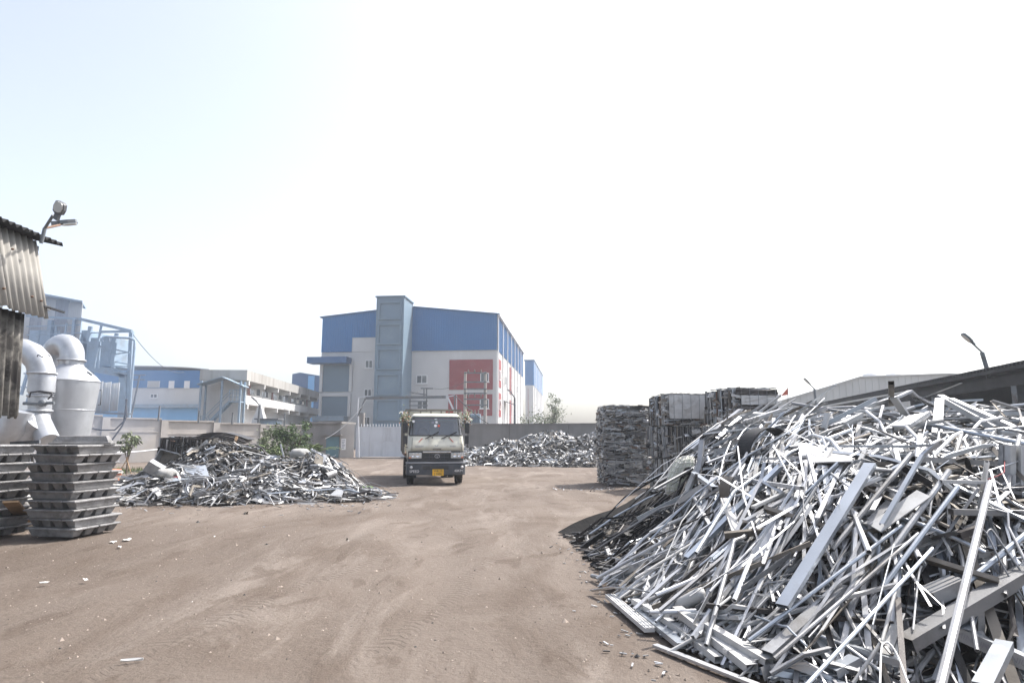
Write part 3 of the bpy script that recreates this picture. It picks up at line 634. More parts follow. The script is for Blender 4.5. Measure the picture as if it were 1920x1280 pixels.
# overhead bar over the gate
oh = thing('gate_gantry', at(760, 860, 49), 'dark overhead beam on braced posts above the gate', 'gantry'); oh.location.z = 0
m_ = MB(); m_.ends(at(686, 746, 49), at(836, 744, 49), (.2, .2)); m_.build('beam', MT['steel_grey'], oh)
for (xa, ya, xb, yb, w_) in ((672, 745, 670, 780, .08), (685, 747, 671, 780, .1), (671, 745, 690, 744, .07), (836, 744, 853, 741, .08), (839, 744, 852, 772, .12), (852, 741, 853, 775, .1), (856, 741, 856, 775, .06), (671, 780, 672, 857, .14), (853, 775, 853, 858, .14)):
    m_ = MB(); m_.ends(at(xa, ya, 49), at(xb, yb, 49), (w_, w_)); m_.build('brace', MT['gate_paint'] if w_ != .1 else MT['steel_grey'], oh)
# transformer on a twin pole structure, smaller pole structure, utility poles, wires
tp = thing('transformer_structure', at(893, 800, 60) * 1.0, 'twin pale poles with cross arms and grey transformer in front of red panel', 'transformer'); tp.location.z = 0
PT = 60
for px in (872.5, 910):
    m_ = MB(); a = at(px, 697, PT); m_.tube([(a.x, a.y, 0), a], [.17, .13], 10); m_.build('pole', MT['wall_plaster'], tp)
for py in (699, 716, 729, 737, 748, 759):
    m_ = MB(); m_.ends(at(870, py, PT - .2), at(913, py, PT - .2), (.1, .12)); m_.build('cross_arm', MT['steel_grey'], tp)
for px in (878, 890, 902):
    for py, h_ in ((699, .32), (738, -.35)):
        m_ = MB(); a = at(px, py, PT - .2); m_.lathe([(.03, 0), (.09, .05 * (1 if h_ > 0 else -1)), (.05, h_ * .5), (.08, h_ * .7), (.02, h_)], a, 8); m_.build('insulator', MT['al_brown'], tp)
m_ = MB(); a = at(880, 776, PT - .8); b = at(901, 793, PT - .8); m_.box(((a + b) / 2), (1.05, .8, a.z - b.z)); o = m_.build('tank', MT['steel_blue'], tp, bevel=.05)
for k in range(7):
    m_ = MB(); m_.box(((a.x + b.x) / 2 - .45 + .15 * k, a.y - .5, (a.z + b.z) / 2), (.04, .2, (a.z - b.z) * .8)); m_.build('fin', MT['steel_blue'], o)
for k in range(3):
    m_ = MB(); m_.lathe([(.05, 0), (.09, .1), (.05, .2), (.07, .3), (.02, .4)], ((a.x + b.x) / 2 - .3 + .3 * k, a.y, a.z), 8); m_.build('bushing', MT['al_brown'], o)
m_ = MB(); m_.ends(at(868, 795, PT - .8), at(912, 795, PT - .8), (1.0, .12)); m_.build('platform', MT['steel_grey'], tp)
s2 = thing('switch_structure', (at(785, 800, 62).x, 62, 0), 'small dark pole structure with switch frames left of the truck', 'pole')
for a, b in (((769, 747), (769, 800)), ((800, 728), (800, 800)), ((795, 728), (795, 748)), ((789, 728), (812, 728)), ((767, 752), (802, 752)), ((767, 760), (802, 760)), ((767, 772), (802, 772)), ((767, 779), (802, 779)), ((768, 735), (800, 740))):
    m_ = MB(); m_.ends(at(*a, 62), at(*b, 62), (.12, .12)); m_.build('bar', MT['steel_grey'], s2)
for i, (px, y0, Yp, lean, lab) in enumerate(((262, 703, 70, -1.0, 'dark utility pole leaning in front of the far blue shed'), (487, 760, 54, -.1, 'lamp pole in front of the white pointed roof'), (965, 745, 58, 0, 'thin dark pole before the white flank of the large factory'))):
    a = at(px, y0, Yp); t_ = thing('utility_pole', (a.x + lean, a.y, 0), lab, 'pole', 'utility poles behind the walls')
    m_ = MB(); m_.tube([(a.x + lean, a.y, 0), a], [.13, .09], 8); m_.build('shaft', MT['steel_grey'], t_)
    if i == 0:
        for dz in (0, .5): 
            m_ = MB(); m_.ends(a + Vector((-.8, 0, -dz)), a + Vector((.6, 0, -dz)), (.1, .1)); m_.build('cross_arm', MT['steel_grey'], t_)
    else:
        m_ = MB(); m_.tube([a, a + Vector((-.3, -.1, .4))], .06, 6); m_.build('arm', MT['steel_grey'], t_)
        m_ = MB(); m_.box(a + Vector((-.45, -.15, .55)), (.5, .25, .12), Matrix.Rotation(.7, 3, 'Y')); m_.build('lamp_head', MT['al_dull'], t_)
def wire(pa, pb, sag, lab, r=.018, k=10, mt='cable'):
    m_ = MB(); pts = []
    for i in range(k + 1):
        s = i / k; p = pa.lerp(pb, s); p = p + Vector((0, 0, -4 * sag * s * (1 - s))); pts.append(p)
    m_.tube(pts, r, 5); tag(m_.build('overhead_wire', MT[mt], None, origin=pa), lab, 'wire')
wire(at(798, 728, 62), at(672, 745, 49), .5, 'thin wire from switch pole to gate gantry', .02)
wire(at(853, 741, 49), at(1120, 792, 46), 2.2, 'dark cable sagging from gantry down to the cement wall', .035)
wire(at(690, 746, 49), at(610, 822, 48), .4, 'pale cable dropping from gantry over the gatehouse', .02, mt='cable_white')
wire(at(812, 728, 62), at(872, 716, 60), .25, 'thin wire between switch pole and transformer poles', .02)
wire(at(250, 628, 46), at(345, 697, 90), 1.0, 'thin wire running from platform frame to far shed', .025)
# ------------------------------------------------------------------ steel frame plant behind the left wall
PF = 47.0
pl_ = thing('steel_frame_plant', (at(150, 800, PF).x, PF, 0), 'hazy blue steel platform with railings, tank boxes and sheeted hopper house behind the silo', 'plant')
sb = MT['steel_blue']
def fbar(a, b, w_=.12, name='frame_bar', Ya=PF, Yb=None, mt=sb):
    m_ = MB(); m_.ends(at(*a, Ya), at(*b, Yb or Ya), (w_, w_)); return m_.build(name, mt, pl_)
# sheeted hopper house
a, b = at(40, 545, PF + 3), at(155, 568, PF - 1); c, d = at(150, 622, PF - 1), at(40, 628, PF + 3)
m_ = MB(); V = b - a; V.z = 0; zt0, zt1 = a.z, b.z
nsh = 5
for k in range(nsh):
    m_ = MB(); p0 = Vector((a.x, a.y, c.z - .6)) + V * (k / nsh); hh = zt0 + (zt1 - zt0) * (k + .5) / nsh - p0.z
    corr(m_, p0, (0, 0, hh), V / nsh * .99, .27, .055, .02); m_.build('wall_sheet', MT['dust_mat'] if k % 2 else MT['grey_clad'], pl_)
m_ = MB(); bk = lambda p: Vector((p.x / p.y * 3, 3, .15)); m_.slab([a + Vector((-.3, -.5, .0)), b + Vector((.3, -.5, -.05)), b + Vector((.3, 0, 0)) + bk(b), a + Vector((-.3, 0, 0)) + bk(a)], Vector((0, 0, 1)), .12); m_.build('roof_sheet', sb, pl_)
# platform
za = at(240, 700, PF); 
m_ = MB(); m_.slab([at(60, 672, PF + 4), at(238, 702, PF - 1), at(238, 702, PF - 1) + bk(at(238, 702, PF - 1)) * Vector((1, 1, 0)).length * .7, at(60, 672, PF + 4) + bk(at(60, 672, PF + 4)) * .99], Vector((0, 0, 1)), .1); m_.build('deck', sb, pl_)
fbar((160, 688), (238, 702), .5, 'deck_beam'); fbar((60, 672), (160, 688), .4, 'deck_beam')
for (x0, y0, x1, y1, w_) in ((247, 621, 236, 870, .26), (150, 598, 138, 870, .2), (233, 700, 228, 870, .5), (96, 600, 70, 870, .3)):
    fbar((x0, y0), (x1, y1), w_, 'column')
for (a_, b_, w_) in (((150, 598), (247, 621), .22), ((150, 625), (215, 622), .08), ((247, 621), (190, 622), .16), ((150, 640), (242, 661), .1), ((190, 610), (176, 690), .12), ((170, 612), (165, 640), .22), ((219, 625), (215, 642), .2),
                  ((150, 598), (50, 592), .14), ((50, 612), (150, 609), .07), ((50, 628), (150, 624), .07), ((125, 606), (120, 640), .1), ((105, 612), (103, 645), .1), ((140, 595), (134, 645), .16), ((214, 664), (212, 690), .2), ((214, 664), (243, 660), .07),
                  ((214, 678), (242, 683), .07), ((212, 686), (242, 687), .07), ((205, 633), (205, 640), .07), ((188, 640), (184, 690), .1), ((60, 668), (40, 740), .16), ((75, 668), (50, 755), .12), ((45, 700), (70, 702), .1), ((36, 725), (62, 727), .1)):
    fbar(a_, b_, w_, 'rail_bar', PF - 1)
m_ = MB(); m_.tube([at(192, 640, PF - 1.5), at(194, 632, PF - 1.5), at(200, 631, PF - 1.5), at(245, 634, PF - 1.5), at(253, 638, PF - 1.5), at(252, 655, PF - 1.5), at(240, 800, PF - 1.5)], .09, 8); m_.build('water_pipe', sb, pl_)
for (x0, y0, x1, y1, dp, lt) in ((152, 632, 212, 686, 2.0, 'tank box'), (52, 618, 160, 672, 3.5, 'hopper'), (90, 672, 130, 720, 2.5, 'chute')):
    a = at(x0, y0, PF); b = at(x1, y1, PF); m_ = MB(); m_.box(((a.x + b.x) / 2, PF + dp / 2 + .2, (a.z + b.z) / 2), (b.x - a.x, dp, a.z - b.z)); o = m_.build('tank_box', sb, pl_, bevel=.03)
    for k in range(3):
        m_ = MB(); m_.box((a.x + (b.x - a.x) * (k + .5) / 3, PF + .17, (a.z + b.z) / 2), (.08, .05, (a.z - b.z) * .98)); m_.build('rib', sb, o)
# grey sheets under the platform
a = at(180, 716, PF - 2); b = at(226, 722, PF - 4)
for k in range(3):
    m_ = MB(); V = Vector((b.x - a.x, b.y - a.y, 0)); p0 = Vector((a.x, a.y, at(200, 772, PF - 2).z)) + V * (k / 3); corr(m_, p0, (0, 0, a.z - p0.z - .1 * k), V / 3 * .98, .40, .08, .02); m_.build('wall_sheet', MT['grey_clad'], pl_)
m_ = MB(); m_.ends(at(178, 773, PF - 2.5), at(245, 776, PF - 4.5), (.3, .14)); m_.build('sill_beam', MT['steel_grey'], pl_)

# ------------------------------------------------------------------ silo and dust ducts
YS = 22.0; sc_ = at(131, 715, YS); RS = .90
si = thing('dust_silo', (sc_.x, sc_.y, 0), 'tall pale silver dust silo with cone top and bent duct', 'silo')
zc0 = at(138, 714, YS).z; zc1 = at(138, 684, YS).z; zn = at(140, 677, YS).z
m_ = MB(); m_.lathe([(RS * .70, .6), (RS * .80, 1.5), (RS * .90, zc0 - 1.0), (RS * .97, zc0 - .35), (RS, zc0 - .05), (RS, zc0)], (sc_.x, sc_.y, 0), 40); m_.build('body', MT['duct'], si)
m_ = MB(); m_.lathe([(RS + .012, zc0), (RS * .86, zc0 + .16), (.40, zc1 - .06), (.36, zc1)], (sc_.x, sc_.y, 0), 40); m_.build('cone', MT['duct'], si)
for zz in (zc0 - 1.0, zc0 - .02):
    m_ = MB(); r_ = RS * .905 if zz < zc0 - .5 else RS + .01; m_.lathe([(r_ - .01, zz - .012), (r_ + .006, zz - .012), (r_ + .006, zz + .012), (r_ - .01, zz + .012)], (sc_.x, sc_.y, 0), 40); m_.build('seam', MT['duct'], si)
m_ = MB(); m_.lathe([(.36, zc1 - .02), (.36, zn + .05)], (sc_.x, sc_.y, 0), 24); m_.lathe([(.36, zn), (.43, zn), (.43, zn + .05), (.36, zn + .05)], (sc_.x, sc_.y, 0), 24); m_.build('neck', MT['duct'], si)
pts = [Vector((sc_.x, sc_.y, zn)), Vector((sc_.x, sc_.y, zn + .12))]; Rb = .52
for k in range(1, 10):
    t = math.pi * k / 10 * 1.0; pts.append(Vector((sc_.x - Rb * (1 - math.cos(t)), sc_.y + .45 * (1 - math.cos(t)) / 2, zn + .12 + Rb * .95 * math.sin(t))))
pts += [pts[-1] + Vector((-.25, .3, -.45)), pts[-1] + Vector((-.5, .6, -1.1))]
m_ = MB(); m_.tube(pts, .37, 24); m_.build('bent_duct', MT['duct'], si)
for k in range(4):
    m_ = MB(); an = rad(45 + 90 * k); m_.ends((sc_.x + .62 * math.cos(an), sc_.y + .62 * math.sin(an), 0), (sc_.x + .66 * math.cos(an), sc_.y + .66 * math.sin(an), 1.2), (.1, .1)); m_.build('leg', MT['steel_grey'], si)
m_ = MB(); a = at(168, 700, YS - .75); m_.box(a, (.16, .08, .05), Matrix.Rotation(.6, 3, 'Y')); m_.build('lifting_lug', MT['steel_grey'], si)
m_ = MB(); a = at(186, 745, YS - .1); m_.tube([a + Vector((0, 0, .25)), a + Vector((.1, -.05, .25)), a + Vector((.1, -.05, -.25)), a + Vector((0, 0, -.25))], .02, 6); m_.build('handle', MT['steel_grey'], si)
# vertical duct left of the silo
YD = 20.5; dc = thing('dust_duct', (at(75, 800, YD).x, YD, 0), 'pale silver duct bending down from the shed beside the silo', 'duct')
path = [at(-30, 655, YD), at(20, 655, YD), at(44, 657, YD), at(60, 664, YD), at(72, 677, YD), at(78, 694, YD), at(79, 712, YD), at(77, 735, YD), at(75, 765, YD), at(72, 778, YD), at(73, 790, YD - .1), at(80, 806, YD - .3), at(92, 830, YD - .6)]
m_ = MB(); m_.tube(path[:8], .375, 24); m_.build('upper_bend', MT['duct'], dc)
m_ = MB(); m_.tube([path[7], at(75, 742, YD)], [.375, .30], 24); m_.build('reducer', MT['duct'], dc)
m_ = MB(); m_.tube([at(75, 742, YD)] + path[8:], .32, 24); m_.build('lower_bend', MT['duct'], dc)
for (x, y, r_) in ((79, 700, .42), (75, 742, .36), (74, 770, .37)):
    a = at(x, y, YD); m_ = MB(); m_.lathe([(r_ - .06, -.03), (r_, -.03), (r_, .03), (r_ - .06, .03)], a, 24); m_.build('flange', MT['duct'], dc)
m_ = MB(); a = at(82, 668, YD - .4); m_.tube([a + Vector((-.2, 0, .0)), a + Vector((-.15, -.05, .05)), a + Vector((0, -.05, -.03)), a + Vector((.15, -.05, .05)), a + Vector((.2, 0, 0))], .018, 6); m_.build('lifting_lug', MT['steel_grey'], dc)
m_ = MB(); a = at(80, 756, YD - .4); m_.tube([a + Vector((-.6, 0, 0)), a + Vector((-.1, 0, 0)), a + Vector((.35, .02, .02))], .05, 8); m_.lathe([(.0, -.08), (.11, -.06), (.11, .06), (0, .08)], a, 12, axis='Y'); m_.build('valve', MT['steel_grey'], dc)
for i, q in enumerate((((-40, 838), (0, 822), (22, 805), (34, 770)), ((30, 846), (44, 820), (56, 800), (68, 790)))):
    m_ = MB(); m_.tube([at(x, y, YD - .8 + .3 * i) for x, y in q], .42 - .08 * i, 20); tag(m_.build('floor_duct', MT['duct'], None, origin=at(*q[0], YD - .8)), ['wide silver duct low behind the left ingot stack', 'narrower silver duct elbow rising between the ingot stacks'][i], 'duct')
m_ = MB(); m_.tube([at(55, 745, 20), at(58, 735, 20), at(75, 733, 19.9), at(98, 736, 19.8), at(96, 742, 19.8), at(90, 748, 19.8)], .025, 6); tag(m_.build('hose', MT['cable'], None, origin=at(55, 745, 20)), 'thin dark hose looped around the silver duct', 'hose')

# ------------------------------------------------------------------ corrugated shed at the left edge
XW, YC = -9.72, 12.55
sh = thing('corrugated_shed', (XW - 1, 8, 0), 'weathered corrugated cement sheet shed at the left edge', 'shed')
zR = at(80, 449, YC).z; zS = at(75, 596, YC).z
def shed_bottom(s): return 1.0
# upper skirt, leaning outwards at the bottom
nsh = 7; y0 = YC
for k in range(nsh):
    m_ = MB(); wd = .95; p0 = Vector((XW, y0 - wd * (k + 1) + .03, zR)); 
    U = Vector((.42, 0, zS - zR + .04 * (k % 2))); corr(m_, p0 + Vector((.012 * (k % 2), 0, 0)), U, (0, wd + .05, 0), .165, .032, .012, sub=8)
    o = m_.build('wall_sheet', MT['cement_sheet'], sh)
    for (q, zz) in ((.25, .25), (.6, .78), (.85, .8)):
        b_ = MB(); pp = p0 + U * zz + Vector((.04, wd * q, 0)); b_.lathe([(0, .045), (.02, .035), (.022, 0)], pp, 8, axis='X'); b_.build('bolt', MT['rust_steel'], o)
# lower, scorched and torn; their shade is in the colour too
rr = random.Random(5)
for k in range(nsh):
    m_ = MB(); wd = .95; p0 = Vector((XW + .14, y0 - .25 - wd * (k + 1) + .03, zS + .05)); tl = [1, .82, .93, 1, .9, 1, 1][k]; jag = [rr.uniform(-.04, .03) for _ in range(12)]
    L_ = (2.04 - zS) * 1.0
    corr(m_, p0, (.10, 0, L_ * 1.0), (0, wd + .04, 0), .165, .032, .012, sub=8, edge=lambda s: (tl + jag[int(s * 11)] * .7) if k != 1 else (1 if s > .7 else .80 + .22 * abs(s - .35) + jag[int(s * 11)]))
    m_.build('wall_sheet', MT['sheet_burnt_shaded'], sh)
# roof sheets with overhang
for k in range(8):
    m_ = MB(); wd = .95; p0 = Vector((XW + .28, y0 - wd * k + .42 - wd, zR + .02)); corr(m_, p0, (-4.2, 0, .95), (0, wd + .06, 0), .165, .035, .014, sub=8)
    m_.build('roof_sheet', MT['roof_dark'], sh)
for (a, b, w_) in (((XW - .1, y0 + .25, zR - .12), (XW - .1, 2, zR - .12), .1), ((XW + .25, y0 + .3, zS + .25), (XW + .25, 2, zS + .22), .09), ((XW - .45, y0 - .15, zS + .1), (XW - .45, 2, zS + .1), .14), ((XW - .5, y0 - .12, 0), (XW - .5, y0 - .12, zR), .16), ((XW - .5, y0 - 5, 0), (XW - .5, y0 - 5, zR), .16)):
    m_ = MB(); m_.ends(a, b, (w_, w_)); m_.build('steel_rail' if abs(a[2] - b[2]) < .5 else 'steel_post', MT['steel_grey'], sh)
m_ = MB(); m_.box((XW - 4.3, y0 - 5, zR / 2), (.1, 11, zR)); m_.build('back_sheet', MT['roof_dark'], sh)
m_ = MB(); m_.box((XW - 2.4, y0 - .22, zR / 2 + 1), (3.6, .05, zR - 2.2)); m_.build('end_sheet', MT['roof_dark'], sh)
m_ = MB(); m_.ends((XW + .1, y0 - .1, zS + .32), (XW + .62, y0 + .25, zS + .16), (.12, .03)); m_.build('loose_flashing', MT['steel_grey'], sh)
def lamp_head(par, c, d, L=.42, W_=.26, mt='steel_grey', up=Vector((0, 0, 1))):
    d = Vector(d).normalized(); sx = d.cross(up).normalized(); n = sx.cross(d)
    rot = Matrix((d, sx, n)).transposed(); m_ = MB()
    out = [(-.5, -.22), (-.38, -.42), (0, -.5), (.4, -.42), (.5, -.25), (.5, .25), (.4, .42), (0, .5), (-.38, .42), (-.5, .22)]
    c = Vector(c)
    m_.prism([(x * L, y * W_) for x, y in out], -.02, .05, fn=lambda x, y, z: c + rot @ Vector((x, y, z))); o = m_.build('lamp_head', MT[mt], par)
    m_ = MB(); m_.prism([(x * L * .78 + .02, y * W_ * .8) for x, y in out], -.045, -.021, fn=lambda x, y, z: c + rot @ Vector((x, y, z))); m_.build('diffuser', MT['lamp_glass'], o)
    m_ = MB(); m_.box(c + rot @ Vector((-.5 * L - .05, 0, .015)), (.14, .09, .07), rot); m_.build('socket', MT[mt], o)
    return o
pB = at(80, 445, YC - .3); pJ = at(84, 428, YC - .3); fl = thing('flood_lamp', pB, 'twin headed flood lamp on a bent arm above the left shed roof', 'lamp')
m_ = MB(); m_.tube([pB + Vector((-.02, 0, -.12)), pB, pJ], .035, 10); m_.build('pole', MT['steel_grey'], fl)
h1 = at(100, 403, YC - .5); m_ = MB(); m_.tube([pJ, h1], .028, 10); m_.build('arm', MT['steel_grey'], fl)
h2 = at(112, 422, YC + .6); m_ = MB(); m_.tube([pJ, h2], .025, 10); m_.build('arm', MT['rust_steel'], fl)
lamp_head(fl, at(111, 390, YC - .6), (.16, -.12, .28), .26, .24, up=Vector((.15, 1, .3)))
lamp_head(fl, at(127, 418, YC + .9), (.9, .6, .30), .36, .2)

# ------------------------------------------------------------------ ingot stacks
def ingot_mesh():
    m_ = MB(); L_, W_ = 1.02, .245
    lv = [(.00, L_ - .22, W_ - .12), (.012, L_ - .20, W_ - .105), (.118, L_ - .09, W_ - .045), (.12, L_, W_), (.145, L_, W_), (.152, L_ - .02, W_ - .02)]
    ring = lambda z, l, w_: [(-l / 2, -w_ / 2, z), (l / 2, -w_ / 2, z), (l / 2, w_ / 2, z), (-l / 2, w_ / 2, z)]
    vs = []
    for z, l, w_ in lv: vs += ring(z, l, w_)
    fs = [(3, 2, 1, 0)] + [(i * 4 + j, i * 4 + (j + 1) % 4, i * 4 + 4 + (j + 1) % 4, i * 4 + 4 + j) for i in range(len(lv) - 1) for j in range(4)] + [tuple(len(lv) * 4 - 4 + j for j in range(4))]
    m_.add(vs, fs); return m_
base = ingot_mesh().build('aluminium_ingot', MT['ingot'], bevel=.006); bme = base.data
md0 = base.modifiers[0]
ORD = ['top', 'second', 'third', 'fourth', 'fifth', 'sixth', 'seventh', 'eighth', 'ninth', 'tenth', 'eleventh', 'twelfth']
rr = random.Random(11); first = True
for si_, (sx, sy, rz, nl, nm) in enumerate(((at(130, 1000, 11.75).x, 11.75, -10, 10, 'the ingot stack in front of the silo'), (at(-38, 1000, 11.6).x, 11.6, -16, 10, 'the ingot stack cut by the left edge'))):
    z = 0.02; nmS = ('stack before the silo', 'stack at the left edge')[si_]
    for k in range(nl):
        ang = rad(rz + rr.uniform(-4, 4) + (90 if k % 2 else 0)); ox, oy = rr.uniform(-.05, .05), rr.uniform(-.05, .05)
        if k == 0: ox += .05
        for j in range(4):
            o = base if first else base.copy()
            if not first: COL.objects.link(o)
            first = False
            d = (j - 1.5) * .256; dl = rr.uniform(-.015, .015)
            o.location = (sx + ox - math.sin(ang) * d + math.cos(ang) * dl, sy + oy + math.cos(ang) * d + math.sin(ang) * dl, z)
            o.rotation_euler = (rr.uniform(-.006, .006), rr.uniform(-.006, .006), ang)
            fr = (k % 2 == 0)   # ingots run across the view towards the right rear
            nth = (('nearest', 'second nearest', 'third nearest', 'farthest') if fr else ('farthest', 'third nearest', 'second nearest', 'nearest'))[j]
            tag(o, f'{nth} ingot of the {ORD[nl - 1 - k]} layer in the ingot {nmS}', 'ingot', 'ingots of the ' + nmS)
        z += .156
    if si_ == 0:
        o = base.copy(); COL.objects.link(o); o.location = (sx + .12, sy - .05, z + .155); o.rotation_euler = (math.pi, 0, rad(10)); tag(o, 'single upturned aluminium ingot lying on top of the stack in front of the silo', 'ingot')

# ------------------------------------------------------------------ sheds on the right
E0 = Vector((16.6, 20.5, 0)); ud = Vector((.236, 1, 0)).normalized(); rs = thing('open_shed', (22, 40, 0), 'long open fronted shed with corrugated roof behind the right heap', 'shed')
perp = Vector((ud.y, -ud.x, 0)); zE = 4.05
E0 = E0 - ud * 14; LS = 62
nn = 20
for k in range(nn):
    m_ = MB(); p0 = E0 + ud * (LS * k / nn) + Vector((0, 0, zE + .06)); corr(m_, p0, perp * 13 + Vector((0, 0, 2.2)), ud * (LS / nn * 1.01), .26, .05, .02, sub=6); m_.build('roof_sheet', MT['roof_dark'], rs)
for z0, z1, d, mt in ((zE - .62, zE - .22, .45, 'roof_dark'), (zE - .12, zE, .12, 'roof_dark')):
    m_ = MB(); a = E0 + perp * d; m_.ends(a + Vector((0, 0, (z0 + z1) / 2)), a + ud * LS + Vector((0, 0, (z0 + z1) / 2)), (.18, z1 - z0)); m_.build('eaves_beam', MT[mt], rs)
for k in range(9):
    m_ = MB(); a = E0 + ud * (LS * (k + .3) / 9) + perp * .5; m_.ends(a, a + Vector((0, 0, zE - .6)), (.25, .25)); m_.build('column', MT['steel_grey'], rs)
    m_ = MB(); m_.ends(a + Vector((0, 0, zE - .4)), a + perp * 12 + Vector((0, 0, zE + 1.4)), (.15, .3)); m_.build('rafter', MT['steel_grey'], rs)
for nm, q in (('back_wall', [E0 + perp * 12.6, E0 + perp * 12.6 + ud * LS]), ('end_wall', [E0 + perp * .8 + ud * (LS - .3), E0 + perp * 12.5 + ud * (LS - .3)]), ('end_wall', [E0 + perp * .8 + ud * .3, E0 + perp * 12.5 + ud * .3])):
    m_ = MB(); m_.slab([q[0], q[1], q[1] + Vector((0, 0, zE + (2.12 if nm == 'back_wall' else .2))), q[0] + Vector((0, 0, zE + (2.12 if nm == 'back_wall' else .2)))], perp if nm == 'back_wall' else ud, .12); m_.build(nm, MT['roof_dark'], rs)
m_ = MB(); m_.slab([E0 + perp * 6, E0 + perp * 6 + ud * LS, E0 + perp * 6 + ud * LS + Vector((0, 0, zE - .8)), E0 + perp * 6 + Vector((0, 0, zE - .8))], perp, .08); m_.build('interior_shade_sheet', MT['roof_dark'], rs)  # dark sheet added to stand for the shade inside the shed
K0 = at(1455, 765, 82); pk = Plane((K0.x, K0.y), (1, -.05)); gs = thing('grey_gabled_shed', pk.P(12, 0, -10), 'pale grey clad gabled shed behind the open shed roof', 'building')
prof = [(1440, 760), (1612, 708), (1780, 702), (1990, 725)]; sz = [pk.sz(*q) for q in prof]
n_ = 44; a0, a1 = sz[0][0], sz[-1][0]
def zgab(a):
    for (p, q) in zip(sz, sz[1:]):
        if p[0] <= a <= q[0]: return p[1] + (q[1] - p[1]) * (a - p[0]) / (q[0] - p[0])
    return sz[-1][1]
m_ = MB()
for k in range(n_):
    s0 = a0 + (a1 - a0) * k / n_; s1 = a0 + (a1 - a0) * (k + 1) / n_; r_ = s0 + (s1 - s0) * .3
    m_.slab([pk.P(s0, 0), pk.P(s1, 0), pk.P(s1, zgab(s1) - .002), pk.P(s0, zgab(s0) - .002)], -pk.n, .1); m_.slab([pk.P(s0, 0, .002), pk.P(r_, 0, .002), pk.P(r_, zgab(r_)), pk.P(s0, zgab(s0))], pk.n, .06)
m_.build('cladding', MT['grey_clad'], gs)
m_ = MB()
for (p, q) in zip(sz, sz[1:]): m_.slab([pk.P(p[0], p[1] + .02, .3), pk.P(q[0], q[1] + .02, .3), pk.P(q[0], q[1] + .02, -22), pk.P(p[0], p[1] + .02, -22)], Vector((0, 0, 1)), .16)
m_.build('roof', MT['grey_clad'], gs)
for (x0, x1) in ((1618, 1648), (1660, 1690)):
    m_ = MB(); p = at((x0 + x1) / 2, 704, 86); m_.lathe([(1.0, -.6), (1.0, .1), (.8, .3), (0, .42)], p, 16); m_.build('roof_vent', MT['window_white'], gs)
for i, (b, j, h, hd, Yl, lab) in enumerate((((1851, 693), (1841, 660), (1822, 642), (1813, 634), 24.6, 'street lamp on bent pole rising from the open shed roof at far right'), ((1529, 750), (1527, 729), (1516, 718), (1512, 714), 45, 'smaller street lamp on bent pole near the red flag'))):
    t_ = thing('street_lamp', at(*b, Yl), lab, 'lamp', 'lamps on the open shed')
    m_ = MB(); m_.tube([at(*b, Yl) + Vector((.05, 0, -.5)), at(*b, Yl), at(*j, Yl)], .08, 8); m_.build('pole', MT['steel_grey'], t_)
    m_ = MB(); m_.tube([at(*j, Yl), at(*h, Yl)], .035, 8); m_.build('arm', MT['steel_grey'], t_)
    lamp_head(t_, at(*hd, Yl), at(*hd, Yl) - at(*h, Yl), .5, .25)
t_ = thing('red_flag', at(1478, 752, 40), 'small red triangular flag on a thin pole left of the sheds', 'flag')
m_ = MB(); m_.tube([at(1478, 765, 40), at(1477, 726, 40)], .02, 6); m_.build('pole', MT['steel_grey'], t_)
m_ = MB(); a, b, c = at(1477, 727, 40), at(1477, 740, 40), at(1464, 742, 40); m_.slab([a, b, c], Vector((0, -1, 0)), .012); m_.build('cloth', MT['flag'], t_)

# ------------------------------------------------------------------ truck
TY = 23.3; tx = at(817, 905, TY).x; tk = thing('cargo_truck', (tx, TY, 0), 'cream and black cargo truck with garlands facing the camera', 'truck', rz=rad(11), world=False)
def tb(name, mb, mt, par=None, bevel=0, fix=False): return mb.build(name, MT[mt] if isinstance(mt, str) else mt, par or tk, bevel=bevel, fix=fix)
# cab shell, lofted rings: (z, half width, front y, corner radius)
LV = [(.74, .96, .05, .10), (.80, 1.0, .02, .12), (1.17, 1.01, .01, .14), (1.20, 1.01, -.03, .16), (1.36, 1.01, -.03, .18), (1.42, 1.005, .0, .18), (1.66, .985, .10, .18), (1.72, .97, .13, .18), (2.40, .885, .33, .16), (2.47, .86, .40, .16), (2.52, .80, .50, .16), (2.54, .60, .72, .12)]
NF = 8; NA = 5; BACK = 1.62
def ring(z, hw, fy, rc):
    pts = [(-hw, BACK), (-hw, (BACK + fy + rc) / 2)]
    for k in range(NA): t = math.pi + math.pi / 2 * k / (NA - 1); pts.append((-hw + rc + rc * math.cos(t), fy + rc + rc * math.sin(t)))
    for k in range(1, NF): pts.append((-hw + rc + (2 * hw - 2 * rc) * k / NF, fy))
    for k in range(NA): t = 1.5 * math.pi + math.pi / 2 * k / (NA - 1); pts.append((hw - rc + rc * math.cos(t), fy + rc + rc * math.sin(t)))
    pts += [(hw, (BACK + fy + rc) / 2), (hw, BACK)]
    return [(x, y - .035 * (1 - (x / hw) ** 2) if y < fy + rc else y, z) for x, y in pts]
rings = [ring(*l) for l in LV]; nr = len(rings[0]); m_ = MB(); vs = [p for r_ in rings for p in r_]; fs = []
for i in range(len(rings) - 1):
    for j in range(nr):
        if j == nr - 1: fs.append((i * nr + j, i * nr, (i + 1) * nr, (i + 1) * nr + j)); continue
        if i == 7 and 3 <= j <= nr - 5: continue          # windscreen opening
        if i == 7 and j in (0, nr - 2): pass
        fs.append((i * nr + j, i * nr + j + 1, (i + 1) * nr + j + 1, (i + 1) * nr + j))
fs.append(tuple(range((len(rings) - 1) * nr, len(rings) * nr)))
m_.add(vs, fs, 0, True); cab = tb('cab_body', m_, 'cream_paint', fix=True)
